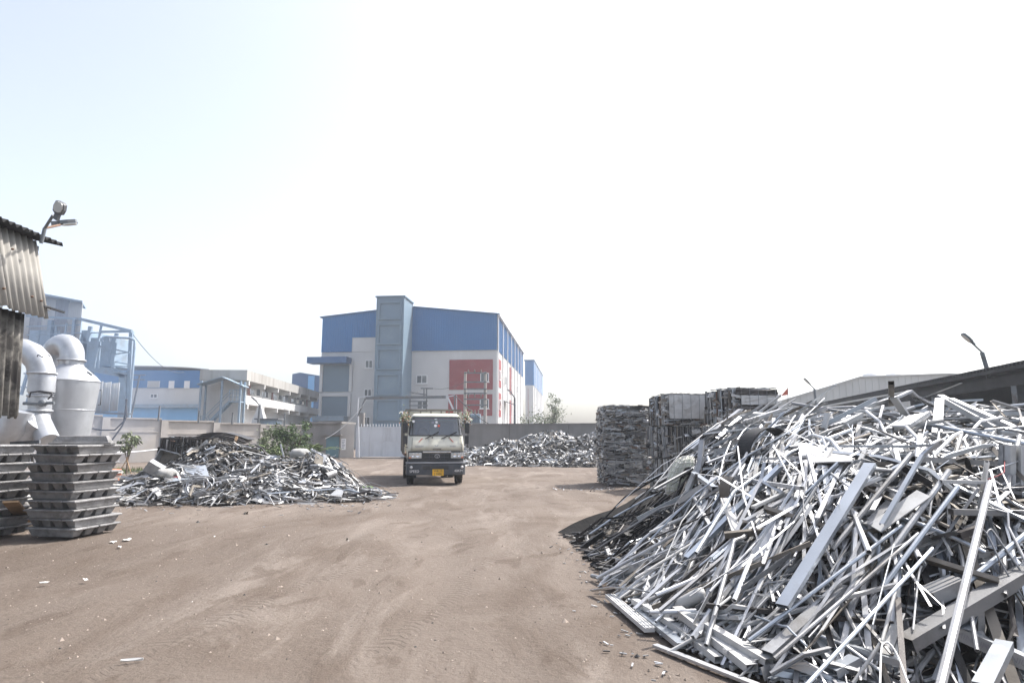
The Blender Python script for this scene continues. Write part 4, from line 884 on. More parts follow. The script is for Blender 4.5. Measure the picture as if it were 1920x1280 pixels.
md = cab.modifiers.new('edges', 'EDGE_SPLIT'); md.split_angle = rad(32)
sld = cab.modifiers.new('solid', 'SOLIDIFY'); sld.thickness = .03; sld.offset = -1
wsr = [3, nr - 4]
def ws(inset, push, u0=0.0):                           # windscreen sheet between ring 7 and 8
    lo, hi = rings[7], rings[8]; out = []
    for s in (0.0 + inset, .5, 1.0 - inset):
        row = []
        for j in range(wsr[0], wsr[1] + 1):
            a, b = Vector(lo[j]), Vector(hi[j]); row.append(a.lerp(b, s) + Vector((0, -push, push * .3)))
        out.append(row)
    return out
g_ = ws(.02, .004); m_ = MB(); k = len(g_[0]); m_.add([tuple(p) for r_ in g_ for p in r_], [(i * k + j, i * k + j + 1, (i + 1) * k + j + 1, (i + 1) * k + j) for i in range(2) for j in range(k - 1)], 0, True)
wsg = tb('windscreen', m_, 'glass')
edge = [p for p in g_[0]] + [g_[1][-1]] + [p for p in reversed(g_[2])] + [g_[1][0], g_[0][0]]
m_ = MB(); m_.tube(edge, .022, 6, cap=False); tb('windscreen_seal', m_, 'black_plastic')
def wsp(x, s, push=.02):                               # point on the windscreen
    z = 1.72 + (2.40 - 1.72) * s; fy = .13 + .20 * s; hw = .97 - .085 * s; return Vector((x, fy - .035 * (1 - (x / hw) ** 2) - push, z))
# interior
m_ = MB(); m_.box((0, 1.0, 1.35), (1.9, 1.15, .7)); tb('cabin_floor', m_, 'cabin_dark')
for x in (-.45, .45):
    m_ = MB(); m_.box((x, 1.28, 1.85), (.55, .16, .75)); tb('seat_back', m_, 'seat_cloth', bevel=.05)
m_ = MB(); m_.box((0, .33, 1.66), (1.8, .3, .1)); tb('dashboard', m_, 'seat_cloth', bevel=.02)
c = Vector((-.45, .55, 1.80)); m_ = MB(); m_.tube([c + Vector((.21 * math.cos(t), .08 * math.sin(t), .2 * math.sin(t))) for t in [2 * math.pi * i / 20 for i in range(21)]], .016, 6, cap=False); m_.ends(c + Vector((-.2, 0, 0)), c + Vector((.2, 0, 0)), (.03, .03)); tb('steering_wheel', m_, 'black_plastic')
m_ = MB(); m_.box((0, .5, 2.36), (1.5, .02, .09)); tb('tassel_strip', m_, 'print_red')
for (x, s, r_, mt) in ((-.82, .76, .05, 'print_white'), (-.13, .70, .045, 'print_grey'), (.01, .72, .045, 'print_white'), (-.03, .53, .055, 'print_white'), (.09, .53, .045, 'print_red'), (-.02, .88, .05, 'print_white')):
    m_ = MB(); c = wsp(x, s, .012); n_ = 12; m_.prism([(math.cos(2 * math.pi * i / n_) * r_, math.sin(2 * math.pi * i / n_) * r_ * (1 if s < .85 else .4)) for i in range(n_)], 0, .004, fn=lambda a, b, d: c + Vector((a, b * .28 - d, b * .96))); tb('sticker', m_, mt, wsg)
for sg in (-1, 1):
    a = wsp(-.28 + .33 * (sg + 1), .0, .05) + Vector((-.03 * sg, 0, -.03)); b = wsp(.08 + .33 * (sg + 1), .2, .05)
    m_ = MB(); m_.tube([a + Vector((-.04, 0, -.02)), a.lerp(b, .5)], .014, 6); m_.ends(a.lerp(b, -.45), b, (.02, .03)); tb('wiper', m_, 'black_plastic')
    for dx in (-.05, .11):
        m_ = MB(); m_.lathe([(0, -.04), (.022, -.03), (.022, .03)], a + Vector((dx, .02, -.03)), 8, axis='Y'); tb('wiper_pivot', m_, 'black_plastic')
# front panel lines, lettering and badges
m_ = MB(); m_.box((0, -.072, 1.175), (2.02, .02, .014)); tb('panel_gap', m_, 'black_plastic')
for x in (-.87, .9):
    m_ = MB(); m_.ends((x, -.045, 1.2), (x, -.03, 1.38), (.008, .02)); m_.ends((x, -.03, 1.38), (x * .98, .06, 1.66), (.008, .02)); tb('panel_gap', m_, 'black_plastic')
def text(body, size, loc, mt, par, rx=90, rz=0, ry=0, ext=.002, name='lettering', align='CENTER', rot=None):
    cu = bpy.data.curves.new(name, 'FONT'); cu.body = body; cu.size = size; cu.align_x = align; cu.align_y = 'CENTER'; cu.extrude = ext
    to = bpy.data.objects.new(name + '_tmp', cu); COL.objects.link(to); dg = bpy.context.evaluated_depsgraph_get(); dg.update()
    me = bpy.data.meshes.new_from_object(to.evaluated_get(dg)); bpy.data.objects.remove(to)
    me.materials.clear(); me.materials.append(MT[mt]); o = bpy.data.objects.new(name, me); COL.objects.link(o); o.parent = par; o.location = loc
    if rot is not None: o.rotation_mode = 'QUATERNION'; o.rotation_quaternion = rot
    else: o.rotation_euler = (rad(rx), rad(ry), rad(rz))
    return o
text('GOODS', .085, (-.60, -.055, 1.345), 'print_grey', tk); text('CARRIER', .085, (.53, -.055, 1.345), 'print_grey', tk)
for sg in (-1, 1):
    m_ = MB(); c0 = Vector((-.5 + .98 * (sg + 1) / 2, .045, 1.63)); m_.ends(c0, c0 + Vector((.13 * sg if sg > 0 else -.13, -.05, -.13)), (.03, .012)); tb('red_arrow_mark', m_, 'print_red')
    m_ = MB(); m_.ends((.27 * sg, .0, 1.50), (.27 * sg, .045, 1.6), (.01, .015)); m_.ends((.22 * sg, .043, 1.6), (.32 * sg, .043, 1.6), (.012, .015)); tb('hood_mark', m_, 'print_grey')
m_ = MB(); m_.tube([Vector((.055 * math.cos(t), -.062, 1.40 + .05 * math.sin(t))) for t in [math.pi + math.pi * i / 10 for i in range(11)]], .008, 6); tb('hood_badge', m_, 'print_grey')
text('OM', .07, (0.0, -.006, 1.50), 'print_grey', tk, rx=68) if False else None
m_ = MB(); m_.box((.02, -.075, 1.25), (.30, .02, .045)); tb('name_badge', m_, 'al_brown')
m_ = MB(); m_.box((.02, -.085, 1.145), (1.02, .03, .055)); tb('chrome_strip', m_, 'chrome', bevel=.01)
# black lamp band, grille
m_ = MB(); P_ = [(-1.0, .10), (-.97, .02), (-.85, -.05), (.85, -.05), (.97, .02), (1.0, .10), (1.0, .3), (-1.0, .3)]; m_.prism(P_, .79, 1.165); tb('lamp_band', m_, 'black_plastic', bevel=.015)
for zz in (1.07, .96, .86):
    m_ = MB(); m_.box((.02, -.075, zz), (.86 - (.15 if zz < .9 else 0), .03, .018)); tb('grille_bar', m_, 'bumper_grey')
for x in (-.25, -.12, .16, .29):
    m_ = MB(); m_.box((x, -.065, .99), (.014, .02, .2)); tb('grille_bar', m_, 'bumper_grey')
m_ = MB(); n_ = 24; E_ = [(.085 * math.cos(2 * math.pi * i / n_), .062 * math.sin(2 * math.pi * i / n_)) for i in range(n_ + 1)]; m_.tube([(.03 + x, -.10, 1.0 + z) for x, z in E_], .012, 6, cap=False)
m_.tube([(.03 - .06, -.10, 1.035), (.03 - .025, -.10, 1.028), (.03 - .008, -.10, .95)], .01, 6); m_.tube([(.03 + .06, -.10, 1.035), (.03 + .025, -.10, 1.028), (.03 + .008, -.10, .95)], .01, 6); tb('grille_emblem', m_, 'al_dull')
for sg in (-1, 1):
    m_ = MB(); m_.prism([(sg * .52, -.075), (sg * .86, -.072), (sg * .97, -.02), (sg * .97, .05), (sg * .52, .0)][::sg], .925, 1.125); hl = tb('headlight', m_, 'lamp_glass', bevel=.015)
    for x, r_ in ((.66, .06), (.82, .05)):
        m_ = MB(); m_.lathe([(r_, -.006), (r_ * .9, .0), (r_ * .3, .004), (0, .004)], (sg * x, -.082 + (.0 if x < .8 else .006), 1.03), 16, axis='Y'); tb('reflector', m_, 'chrome', hl)
    m_ = MB(); m_.box((sg * .93, -.04, .95), (.08, .05, .05)); tb('indicator', m_, 'orange', hl)
# bumper
m_ = MB(); prof = [(-1.06, .25), (-1.05, -.02), (-.95, -.13), (-.4, -.19), (.4, -.19), (.95, -.13), (1.05, -.02), (1.06, .25)]
m_.prism(prof + [(.95, .25), (-.95, .25)], .34, .74); bp_ = tb('bumper', m_, 'bumper_grey', bevel=.03)
m_ = MB(); m_.prism([(x * 1.01, y - .03) for x, y in prof[:-1]] + [(1.06, .2), (-1.06, .2)], .745, .80); tb('bumper_lip', m_, 'dust_mat', bp_, bevel=.01)
m_ = MB(); m_.box((-.02, -.193, .60), (.9, .02, .12)); tb('bumper_slot', m_, 'black_plastic', bp_)
for x in (-.88, .92):
    m_ = MB(); m_.lathe([(.05, .02), (.045, -.02), (0, -.03)], (x, -.15, .62), 16, axis='Y'); tb('fog_light', m_, 'print_white', bp_)
m_ = MB(); m_.box((.06, -.205, .435), (.40, .012, .225)); npl = tb('number_plate', m_, 'plate_yellow', bevel=.004)
text('WB 15', .105, (.06, -.213, .487), 'print_black', npl, name='plate_lettering'); text('J 1606', .105, (.06, -.213, .388), 'print_black', npl, name='plate_lettering')
text('SPEED', .125, (-.77, -.172, .475), 'print_white', bp_, rz=-6); text('40KM', .125, (.79, -.168, .485), 'print_white', bp_, rz=6)
# wheels
def wheel(x, y, dual=False):
    w_ = MB(); r_ = .42; wd = .25
    w_.lathe([(.22, -wd / 2), (.36, -wd / 2), (r_ - .02, -wd / 2 + .02), (r_, -wd / 2 + .05), (r_, wd / 2 - .05), (r_ - .02, wd / 2 - .02), (.36, wd / 2), (.22, wd / 2)], (x, y, r_), 28, axis='X'); o = tb('wheel', w_, 'rubber')
    n_ = 28; t_ = MB()
    for i in range(n_):
        a = 2 * math.pi * i / n_; rot = Matrix.Rotation(-a, 3, 'X')
        for s in (-.07, .07): t_.box(Vector((x + s, y, r_)) + rot @ Vector((0, 0, r_ + .004)), (.09, .045, .016), rot)
    tb('tread', t_, 'rubber', o); o.children[0]['kind'] = 'stuff'
    rm = MB(); rm.lathe([(.23, -.06), (.2, -.08), (.12, -.02), (.1, -.1), (0, -.1)], (x, y, r_), 20, axis='X'); rm.lathe([(.23, .06), (.2, .08), (.12, .02), (.1, .1), (0, .1)], (x, y, r_), 20, axis='X'); tb('rim', rm, 'dust_mat', o)
for x in (-.88, .88): wheel(x, .72)
for x in (-.92, -.64, .64, .92): wheel(x, 4.0)
m_ = MB(); m_.ends((-.8, .72, .42), (.8, .72, .42), (.1, .1)); m_.ends((-.8, 4.0, .42), (.8, 4.0, .42), (.2, .2)); m_.box((0, 4.0, .42), (.35, .3, .3)); tb('axle', m_, 'rust_steel')
for sg in (-1, 1):
    m_ = MB(); m_.box((.42 * sg, 2.9, .72), (.08, 5.6, .2)); tb('chassis_rail', m_, 'black_plastic')
    m_ = MB()
    for k in range(7):
        t0, t1 = math.pi * k / 7, math.pi * (k + 1) / 7; q = lambda t, r_: (0, .72 + r_ * math.cos(t), .42 + r_ * math.sin(t))
        m_.add([(sg * x_, q(t, r_)[1], q(t, r_)[2]) for x_, r_ in ((.72, .5), (1.02, .5)) for t in (t0, t1)] + [(sg * x_, q(t, .47)[1], q(t, .47)[2]) for x_ in (.72, 1.02) for t in (t0, t1)], ((0, 1, 3, 2), (4, 6, 7, 5), (2, 3, 7, 6)))
    tb('mudguard', m_, 'black_plastic')
    # mirrors on bent arms
    a = Vector((sg * .95, .15, 2.1)); m_ = MB(); m_.tube([a + Vector((0, 0, .12)), a + Vector((sg * .17, -.08, .14)), a + Vector((sg * .2, -.1, .0)), a + Vector((sg * .19, -.1, -.75)), a + Vector((sg * .05, -.02, -.8))], .014, 8); mr_ = tb('mirror_arm', m_, 'black_plastic')
    m_ = MB(); m_.box(a + Vector((sg * .16, -.13, -.10)), (.17, .06, .38)); tb('mirror', m_, 'black_plastic', mr_, bevel=.02)
    m_ = MB(); m_.box(a + Vector((sg * .15, -.10, -.52)), (.15, .07, .30)); tb('lower_mirror', m_, 'black_plastic', mr_, bevel=.02)
    # side window and door seam
    m_ = MB(); m_.slab([(sg * .985, .42, 1.78), (sg * .985, 1.35, 1.78), (sg * .905, 1.35, 2.32), (sg * .905, .58, 2.32)], (sg, 0, .1), .012); tb('side_window', m_, 'window_glass')
    m_ = MB(); m_.box((sg * 1.018, .75, .92), (.02, 1.1, .03)); m_.box((sg * 1.018, 1.2, 1.4), (.03, .16, .04)); tb('door_handle', m_, 'black_plastic')
    m_ = MB(); m_.box((sg * .99, 1.0, .62), (.16, .5, .05)); tb('cab_step', m_, 'black_plastic')
# cargo box: floor, plank sides with ribs, headboard
m_ = MB(); m_.box((0, 4.05, 1.0), (2.14, 4.6, .12)); tb('cargo_floor', m_, 'rust_steel')
for sg in (-1, 1):
    for k in range(6):
        m_ = MB(); m_.box((sg * 1.07, 4.05, 1.2 + .262 * k), (.04, 4.6, .25)); tb('side_plank', m_, 'cream_paint')
    for k in range(6):
        m_ = MB(); m_.box((sg * 1.10, 1.85 + .88 * k, 1.85), (.05, .08, 1.6)); tb('side_rib', m_, 'al_brown')
for k in range(6):
    m_ = MB(); m_.box((0, 1.78, 1.2 + .262 * k), (2.06, .04, .25)); tb('headboard_plank', m_, 'cream_paint')
m_ = MB(); m_.box((0, 1.74, 2.70), (2.16, .08, .07)); tb('headboard_rail', m_, 'al_brown')
for x in (-.95, -.5, -.1, .3, .6, .95):
    m_ = MB(); m_.box((x, 1.73, 2.1), (.05, .05, 1.2)); tb('headboard_rib', m_, 'al_brown')
m_ = MB(); m_.box((.62, 1.72, 2.64), (.3, .02, .08)); tb('painted_board', m_, 'red_tile')
m_ = MB(); m_.box((0, 6.33, 1.7), (2.1, .05, 1.3)); tb('tailgate', m_, 'cream_paint')
# garlands at the cab corners
rr = random.Random(2)
for sg, lab in ((-1, 'green and orange leafy garland tied at the left mirror of the truck'), (1, 'green and red leafy garland tied at the right mirror of the truck')):
    m_ = MB(); c = Vector((sg * 1.08, .22, 2.32))
    for k in range(300):
        p = c + Vector((rr.gauss(0, .085) + sg * .03, rr.gauss(0, .05), rr.gauss(0, .13))); d = Vector((rr.gauss(0, 1), rr.gauss(0, 1), rr.gauss(0, 1))).normalized(); e = d.orthogonal().normalized()
        mi = 0 if rr.random() < .5 else (1 if rr.random() < .55 else 2); l_ = .09 if mi == 0 else .06
        m_.quad(p, p + d * l_ * .5 + e * l_ * .3, p + d * l_, p + d * l_ * .5 - e * l_ * .3, mi)
    cc = Matrix.Rotation(rad(11), 3, 'Z') @ c; gl_ = thing('garland', Vector((tx, TY, 0)) + cc, lab, 'garland', 'garlands on the truck', rz=rad(11), world=False)
    for mi, (nm, mt) in enumerate((('leaves', 'leaf_dusty'), ('tinsel', 'paper'), ('blossoms', 'orange'))):
        q = MB()
        for f, k in zip(m_.f, m_.m):
            if k == mi: q.add([tuple(Vector(m_.v[i]) - c) for i in f], ((0, 1, 2, 3),))
        tag(q.build(nm, MT[mt], gl_), kind='stuff')
# ------------------------------------------------------------------ scrap pieces
PROFILES = {}
def rect(w_, h_): return [(-w_ / 2, -h_ / 2), (w_ / 2, -h_ / 2), (w_ / 2, h_ / 2), (-w_ / 2, h_ / 2)]
def prof(kind, w_, h_):
    t = max(.0025, min(w_, h_) * .07); x, y = w_ / 2, h_ / 2
    if kind == 'box': return rect(w_, h_), rect(w_ - 2 * t, h_ - 2 * t)
    if kind == 'flat': return rect(w_, max(.004, h_ * .12)), None
    if kind == 'channel': return [(-x, -y), (-x + t, -y), (-x + t, y - t), (x - t, y - t), (x - t, -y), (x, -y), (x, y), (-x, y)], None
    if kind == 'angle': return [(-x, y), (-x, -y), (-x + t, -y), (-x + t, y - t), (x, y - t), (x, y)][::1], None
    if kind == 'eye': return [(-x, -y), (x, -y), (x, -y + t), (t / 2, -y + t), (t / 2, y - t), (x, y - t), (x, y), (-x, y), (-x, y - t), (-t / 2, y - t), (-t / 2, -y + t), (-x, -y + t)], None
    if kind == 'groove':
        g_ = min(.008, h_ * .3); top = []
        for k in range(3):
            c = -x + w_ * (k + .5) / 3; top += [(c + w_ * .07, y), (c + w_ * .05, y - g_), (c - w_ * .05, y - g_), (c - w_ * .07, y)]
        top2 = []
        for k in (2, 1, 0): top2 += top[k * 4:k * 4 + 4]
        return [(-x, -y), (x, -y), (x, y)] + top2 + [(-x, y)], None
    if kind == 'tube': 
        n = 8; return [(x * math.cos(2 * math.pi * i / n), x * math.sin(2 * math.pi * i / n)) for i in range(n)], [(.82 * x * math.cos(2 * math.pi * i / n), .82 * x * math.sin(2 * math.pi * i / n)) for i in range(n)]
    return rect(w_, h_), None
def sweep(mb, kind, w_, h_, pts, roll=0.0, m=0, cheap=False):
    outer, inner = prof(kind, w_, h_)
    if cheap: inner = None
    pts = [Vector(p) for p in pts]; k = len(pts); n = len(outer); loops = [outer] + ([inner] if inner else [])
    frs = []
    for i in range(k):
        t = (pts[min(i + 1, k - 1)] - pts[max(i - 1, 0)]).normalized(); frs.append(frame(t, roll))
    vs = []
    for lp in loops:
        for i in range(k):
            sx, up = frs[i]
            for (a, b) in lp: q = pts[i] + sx * a + up * b; vs.append((q.x, q.y, q.z))
    fs = [(i * n + j, i * n + (j + 1) % n, (i + 1) * n + (j + 1) % n, (i + 1) * n + j) for i in range(k - 1) for j in range(n)]
    if inner:
        o = k * n
        fs += [(o + i * n + (j + 1) % n, o + i * n + j, o + (i + 1) * n + j, o + (i + 1) * n + (j + 1) % n) for i in range(k - 1) for j in range(n)]
        for e in (0, k - 1):
            for j in range(n):
                q = (e * n + j, e * n + (j + 1) % n, o + e * n + (j + 1) % n, o + e * n + j); fs.append(q[::-1] if e == 0 else q)
    else: fs += [tuple(range(n))[::-1], tuple(range((k - 1) * n, k * n))]
    mb.add(vs, fs, m, False)
def crumple(mb, c, U, V, amp, rr, m=0, k=3, th=.006):
    c, U, V = Vector(c), Vector(U), Vector(V); n = U.cross(V).normalized(); top = []
    for i in range(k + 1):
        for j in range(k + 1): top.append(c + U * (i / k - .5) + V * (j / k - .5) + n * rr.uniform(-amp, amp))
    q = (k + 1) ** 2; vs = [tuple(p) for p in top] + [tuple(p - n * th) for p in top]; fs = []
    for i in range(k):
        for j in range(k):
            a = i * (k + 1) + j; f = (a, a + k + 1, a + k + 2, a + 1); fs.append(f); fs.append(tuple(q + z for z in f[::-1]))
    mb.add(vs, fs, m)

# ------------------------------------------------------------------ right heap
FOOT = [(1.95, 4.6), (3.0, 4.7), (4.6, 4.6), (7, 4.5), (12, 4.6), (13, 12), (11, 16), (6.5, 17.2), (4.1, 16.6), (2.4, 14.2), (.88, 11.3), (1.0, 9.6), (1.12, 7.7), (1.35, 5.7)]
def smooth(t): t = max(0.0, min(1.0, t)); return t * t * (3 - 2 * t)
def inside_d(x, y):
    ins = False; best = 1e9; n = len(FOOT)
    for i in range(n):
        x0, y0 = FOOT[i]; x1, y1 = FOOT[(i + 1) % n]
        if (y0 > y) != (y1 > y) and x < (x1 - x0) * (y - y0) / (y1 - y0) + x0: ins = not ins
        dx, dy = x1 - x0, y1 - y0; t = max(0, min(1, ((x - x0) * dx + (y - y0) * dy) / (dx * dx + dy * dy))); d = math.hypot(x - x0 - t * dx, y - y0 - t * dy)
        best = min(best, d)
    return best if ins else -best
def h_heap(x, y):
    d = inside_d(x, y)
    if d <= 0: return 0.0
    cap = 1.86 + .12 * smooth((x - 4) / 3.5)
    hl = cap * 1.05 * (1 - math.exp(-(d / 1.9) ** 1.25))
    hr = 1.28 * smooth(d / 1.25) + (cap - 1.28) * smooth((y - 6.4) / 3.4)
    k = smooth((x - 2.3) / 1.5) * (1 - smooth((y - 10) / 3)); h = hl * (1 - k) + hr * k
    h = min(h + .42 * math.exp(-((x - 5.1) ** 2 + (y - 11.6) ** 2) / 1.3) * smooth(d / .9), cap) * (1 - .45 * smooth((y - 12.5) / 4))
    h *= 1 - .62 * smooth((y - 8.0) / 1.5) * (1 - smooth((d - .7) / 1.5)) * smooth((4.6 - x) / 1.5)
    return max(0.0, h + .09 * math.sin(x * 2.3 + y) * smooth(d) + .07 * math.sin(y * 2.9 - x * 1.3) * smooth(d))
def hit(px, py, up=0.0):
    d = ray(px, py); t = 2.0
    while t < 40:
        p = CAMP + d * t
        if p.z <= h_heap(p.x, p.y) + up or p.z <= up: return p
        t += .03
    return CAMP + d * 10
AL = ['al_bright', 'al_dull', 'al_white', 'al_blue', 'al_dark', 'al_brown', 'steel_black']
ALM = [MT[k] for k in AL]
FIN = ['bright silver', 'dull grey', 'white', 'bluish silver', 'dark bronze', 'brownish', 'sooty black']
KN = {'box': 'box section', 'flat': 'flat strip', 'channel': 'channel', 'angle': 'angle bar', 'eye': 'I section', 'groove': 'grooved bar', 'tube': 'round tube'}
rr = random.Random(21)
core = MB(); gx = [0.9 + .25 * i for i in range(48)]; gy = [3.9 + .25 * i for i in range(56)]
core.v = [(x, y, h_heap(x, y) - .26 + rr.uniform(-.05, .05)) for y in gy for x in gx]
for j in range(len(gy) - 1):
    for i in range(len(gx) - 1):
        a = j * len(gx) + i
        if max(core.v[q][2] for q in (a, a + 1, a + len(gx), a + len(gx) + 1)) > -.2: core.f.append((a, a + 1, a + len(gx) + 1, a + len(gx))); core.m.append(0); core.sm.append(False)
tag(core.build('heap_gap_shade', MT['scrap_gap_shade']), 'dark core inside the right heap, the shade of its gaps put into the colour', 'scrap', kind='stuff')
def proj(p):
    q = Vector(p) - CAMP; f_ = q.y * math.cos(PITCH) + q.z * math.sin(PITCH); u = -q.y * math.sin(PITCH) + q.z * math.cos(PITCH)
    return 960 + F_PX * q.x / max(.1, f_), 640 - F_PX * u / max(.1, f_), f_
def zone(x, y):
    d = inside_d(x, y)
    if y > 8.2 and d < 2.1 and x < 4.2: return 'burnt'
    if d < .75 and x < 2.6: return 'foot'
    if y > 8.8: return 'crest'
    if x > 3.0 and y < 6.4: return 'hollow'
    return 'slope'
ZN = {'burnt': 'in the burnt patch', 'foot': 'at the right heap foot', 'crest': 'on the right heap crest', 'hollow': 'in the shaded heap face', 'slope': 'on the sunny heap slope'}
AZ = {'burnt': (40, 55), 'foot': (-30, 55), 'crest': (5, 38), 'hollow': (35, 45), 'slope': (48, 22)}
WT = {'burnt': [.02, .08, .03, .02, .24, .05, .56], 'foot': [.40, .2, .22, .1, .03, .05, 0], 'crest': [.40, .16, .24, .12, .02, .06, 0], 'hollow': [.10, .34, .05, .18, .15, .14, .04], 'slope': [.38, .22, .14, .18, .03, .05, 0]}  # hollow: fewer bright finishes, so that face's shade is put into the colour
cand = []
N_BARS = 8200; made = 0; tries = 0
while made < N_BARS and tries < 120000:
    tries += 1
    x, y = rr.uniform(.9, 12), rr.uniform(4.0, 15.5); d = inside_d(x, y)
    if d < .04: continue
    if rr.random() > min(1, (6.5 / y) ** 1.5): continue
    if x > .95 * y + 1.0 + .4: continue                  # far outside the view
    if y > 13 and x > 5: continue
    zn = zone(x, y)
    if zn == 'hollow' and rr.random() < .4: continue
    layer = rr.choice((0, 0, 1, 1, 2)); off = (-.24, -.10, .04)[layer] + rr.uniform(-.05, .05)
    if zn == 'burnt': off -= .05
    kind = rr.choices(['box', 'flat', 'channel', 'angle', 'eye', 'groove', 'tube'], [.16, .22, .14, .14, .06, .10, .18])[0]
    wd = rr.choice((.010, .012, .015, .018, .02, .022, .025, .03, .03, .035, .04, .045, .05, .06, .08)) * rr.uniform(.8, 1.15); ht = wd * rr.choice((.4, .5, .7, 1.0))
    if kind in ('tube', 'angle'): wd = min(wd, .045); ht = wd
    if kind == 'groove': wd = max(wd, .055); ht = wd * .45
    L_ = min(3.2, max(.16, rr.lognormvariate(-.08, .66))); 
    if kind == 'tube': L_ = min(2.6, L_ * 1.5)
    if zn == 'slope' and rr.random() < .6: L_ = min(3.0, L_ * 1.6); wd = min(wd, .042); ht = min(ht, .035)
    elif rr.random() < .35: L_ *= .45
    if zn == 'burnt': L_ *= .7; wd *= .75; ht *= .75
    if d < L_ * (.35 if zn != 'burnt' else .55): L_ = max(.15, d * (2.2 if zn != 'burnt' else 1.7))
    mu, sg = AZ[zn]; az = rad(rr.gauss(mu, sg)); ex, ey = math.cos(az) * L_ / 2, math.sin(az) * L_ / 2
    if zn != 'foot' and min(inside_d(x - ex, y - ey), inside_d(x + ex, y + ey)) < -.12: continue
    za = h_heap(x - ex, y - ey) + off; zb = h_heap(x + ex, y + ey) + off; zm = h_heap(x, y) + off
    za, zb = max(za, .02), max(zb, .02); lift = max(0, zm - (za + zb) / 2) * .75; jig = rr.gauss(0, .07) * min(1, L_)
    pa = Vector((x - ex, y - ey, max(.02, za + lift - jig))); pb = Vector((x + ex, y + ey, max(.02, zb + lift + jig)))
    if rr.random() < (.55 if kind in ('flat', 'tube', 'angle') else .22):
        b1 = Vector((rr.gauss(0, .055), rr.gauss(0, .055), rr.uniform(-.02, .09))) * L_ * (1 if kind in ('flat', 'tube', 'angle') else .5); pts = [pa, pa.lerp(pb, .33) + b1, pa.lerp(pb, .68) + b1 * .9, pb]
    else: pts = [pa, pb]
    if L_ > .4 and rr.random() < .09:                     # crushed, kinked pieces
        k_ = Vector((rr.gauss(0, .13), rr.gauss(0, .13), rr.uniform(.0, .16))) * L_; q_ = rr.uniform(.3, .7); pts = [pa, pa.lerp(pb, q_ - .06) + k_ * .8, pa.lerp(pb, q_) + k_, pa.lerp(pb, q_ + .08) + k_ * .75, pb]
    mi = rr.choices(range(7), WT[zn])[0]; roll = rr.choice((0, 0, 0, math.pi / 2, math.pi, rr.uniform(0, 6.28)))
    ua, va, fa = proj(pa); ub, vb, fb = proj(pb); plen = math.hypot(ua - ub, va - vb); size = plen * wd * F_PX / ((fa + fb) / 2)
    vis = layer == 2 and 1000 < (ua + ub) / 2 < 1990 and (va + vb) / 2 < 1300
    cand.append((size if vis else 0, kind, wd, ht, pts, roll, mi, zn, L_, (ua, va, ub, vb), layer)); made += 1
order = sorted(range(len(cand)), key=lambda i: -cand[i][0]); indiv = set(order[:230])
stuff = MB(); labels = {}
for i, (s, kind, wd, ht, pts, roll, mi, zn, L_, uv, layer) in enumerate(cand):
    if i not in indiv: sweep(stuff, kind, wd, ht, pts, roll, mi, cheap=(layer == 0)); continue
    m_ = MB(); sweep(m_, kind, wd, ht, pts, roll); o = m_.build('aluminium_' + {'box': 'box_section', 'flat': 'strip', 'channel': 'channel', 'angle': 'angle_bar', 'eye': 'beam', 'groove': 'grooved_bar', 'tube': 'tube'}[kind], ALM[mi], None, origin=pts[0])
    ua, va, ub, vb = uv
    if ua > ub: ua, va, ub, vb = ub, vb, ua, va
    sl = math.degrees(math.atan2(va - vb, ub - ua)); tl = 'level' if abs(sl) < 14 else 'steep' if abs(sl) > 62 else 'rising right' if sl > 0 else 'falling right'
    ln = 'long ' if L_ > 1.5 else 'short ' if L_ < .7 else ''
    lab = f'{ln}{FIN[mi]} {KN[kind]} {tl} {ZN[zn]}'; labels.setdefault(lab, []).append(((ua + ub) / 2, o, zn))
for k in range(420):                                      # bent offcuts and small sheet between the bars
    x, y = rr.uniform(1.1, 9), rr.uniform(4.3, 12); d = inside_d(x, y)
    if d < .1 or x > .95 * y + 1.2: continue
    zn = zone(x, y); mi = rr.choices(range(7), WT[zn])[0]; a = rr.uniform(0, 6.28); L_ = rr.uniform(.08, .30)
    U = Vector((math.cos(a), math.sin(a), rr.gauss(0, .3))) * L_; V = U.cross(Vector((rr.gauss(0, .4), rr.gauss(0, .4), 1))).normalized() * L_ * rr.uniform(.4, .9)
    crumple(stuff, (x, y, h_heap(x, y) + rr.uniform(-.1, .05)), U, V, L_ * .12, rr, mi)
tag(stuff.build('aluminium_offcuts', ALM), 'countless small aluminium offcuts and bars making up the right heap', 'scrap', kind='stuff')
NUMW = ['leftmost', 'second from left', 'third from left', 'fourth from left', 'fifth from left', 'sixth from left', 'seventh from left', 'eighth from left', 'ninth from left', 'tenth from left', 'eleventh from left', 'twelfth from left']
for lab, lst in labels.items():
    lst.sort(key=lambda q: q[0])
    for i, (u, o, zn) in enumerate(lst):
        if len(lst) > 1 and i < len(NUMW): tag(o, NUMW[i] + ' ' + lab, 'metal bar', 'loose bars ' + ZN[zn])
        else: tag(o, lab, 'metal bar', 'loose bars ' + ZN[zn])

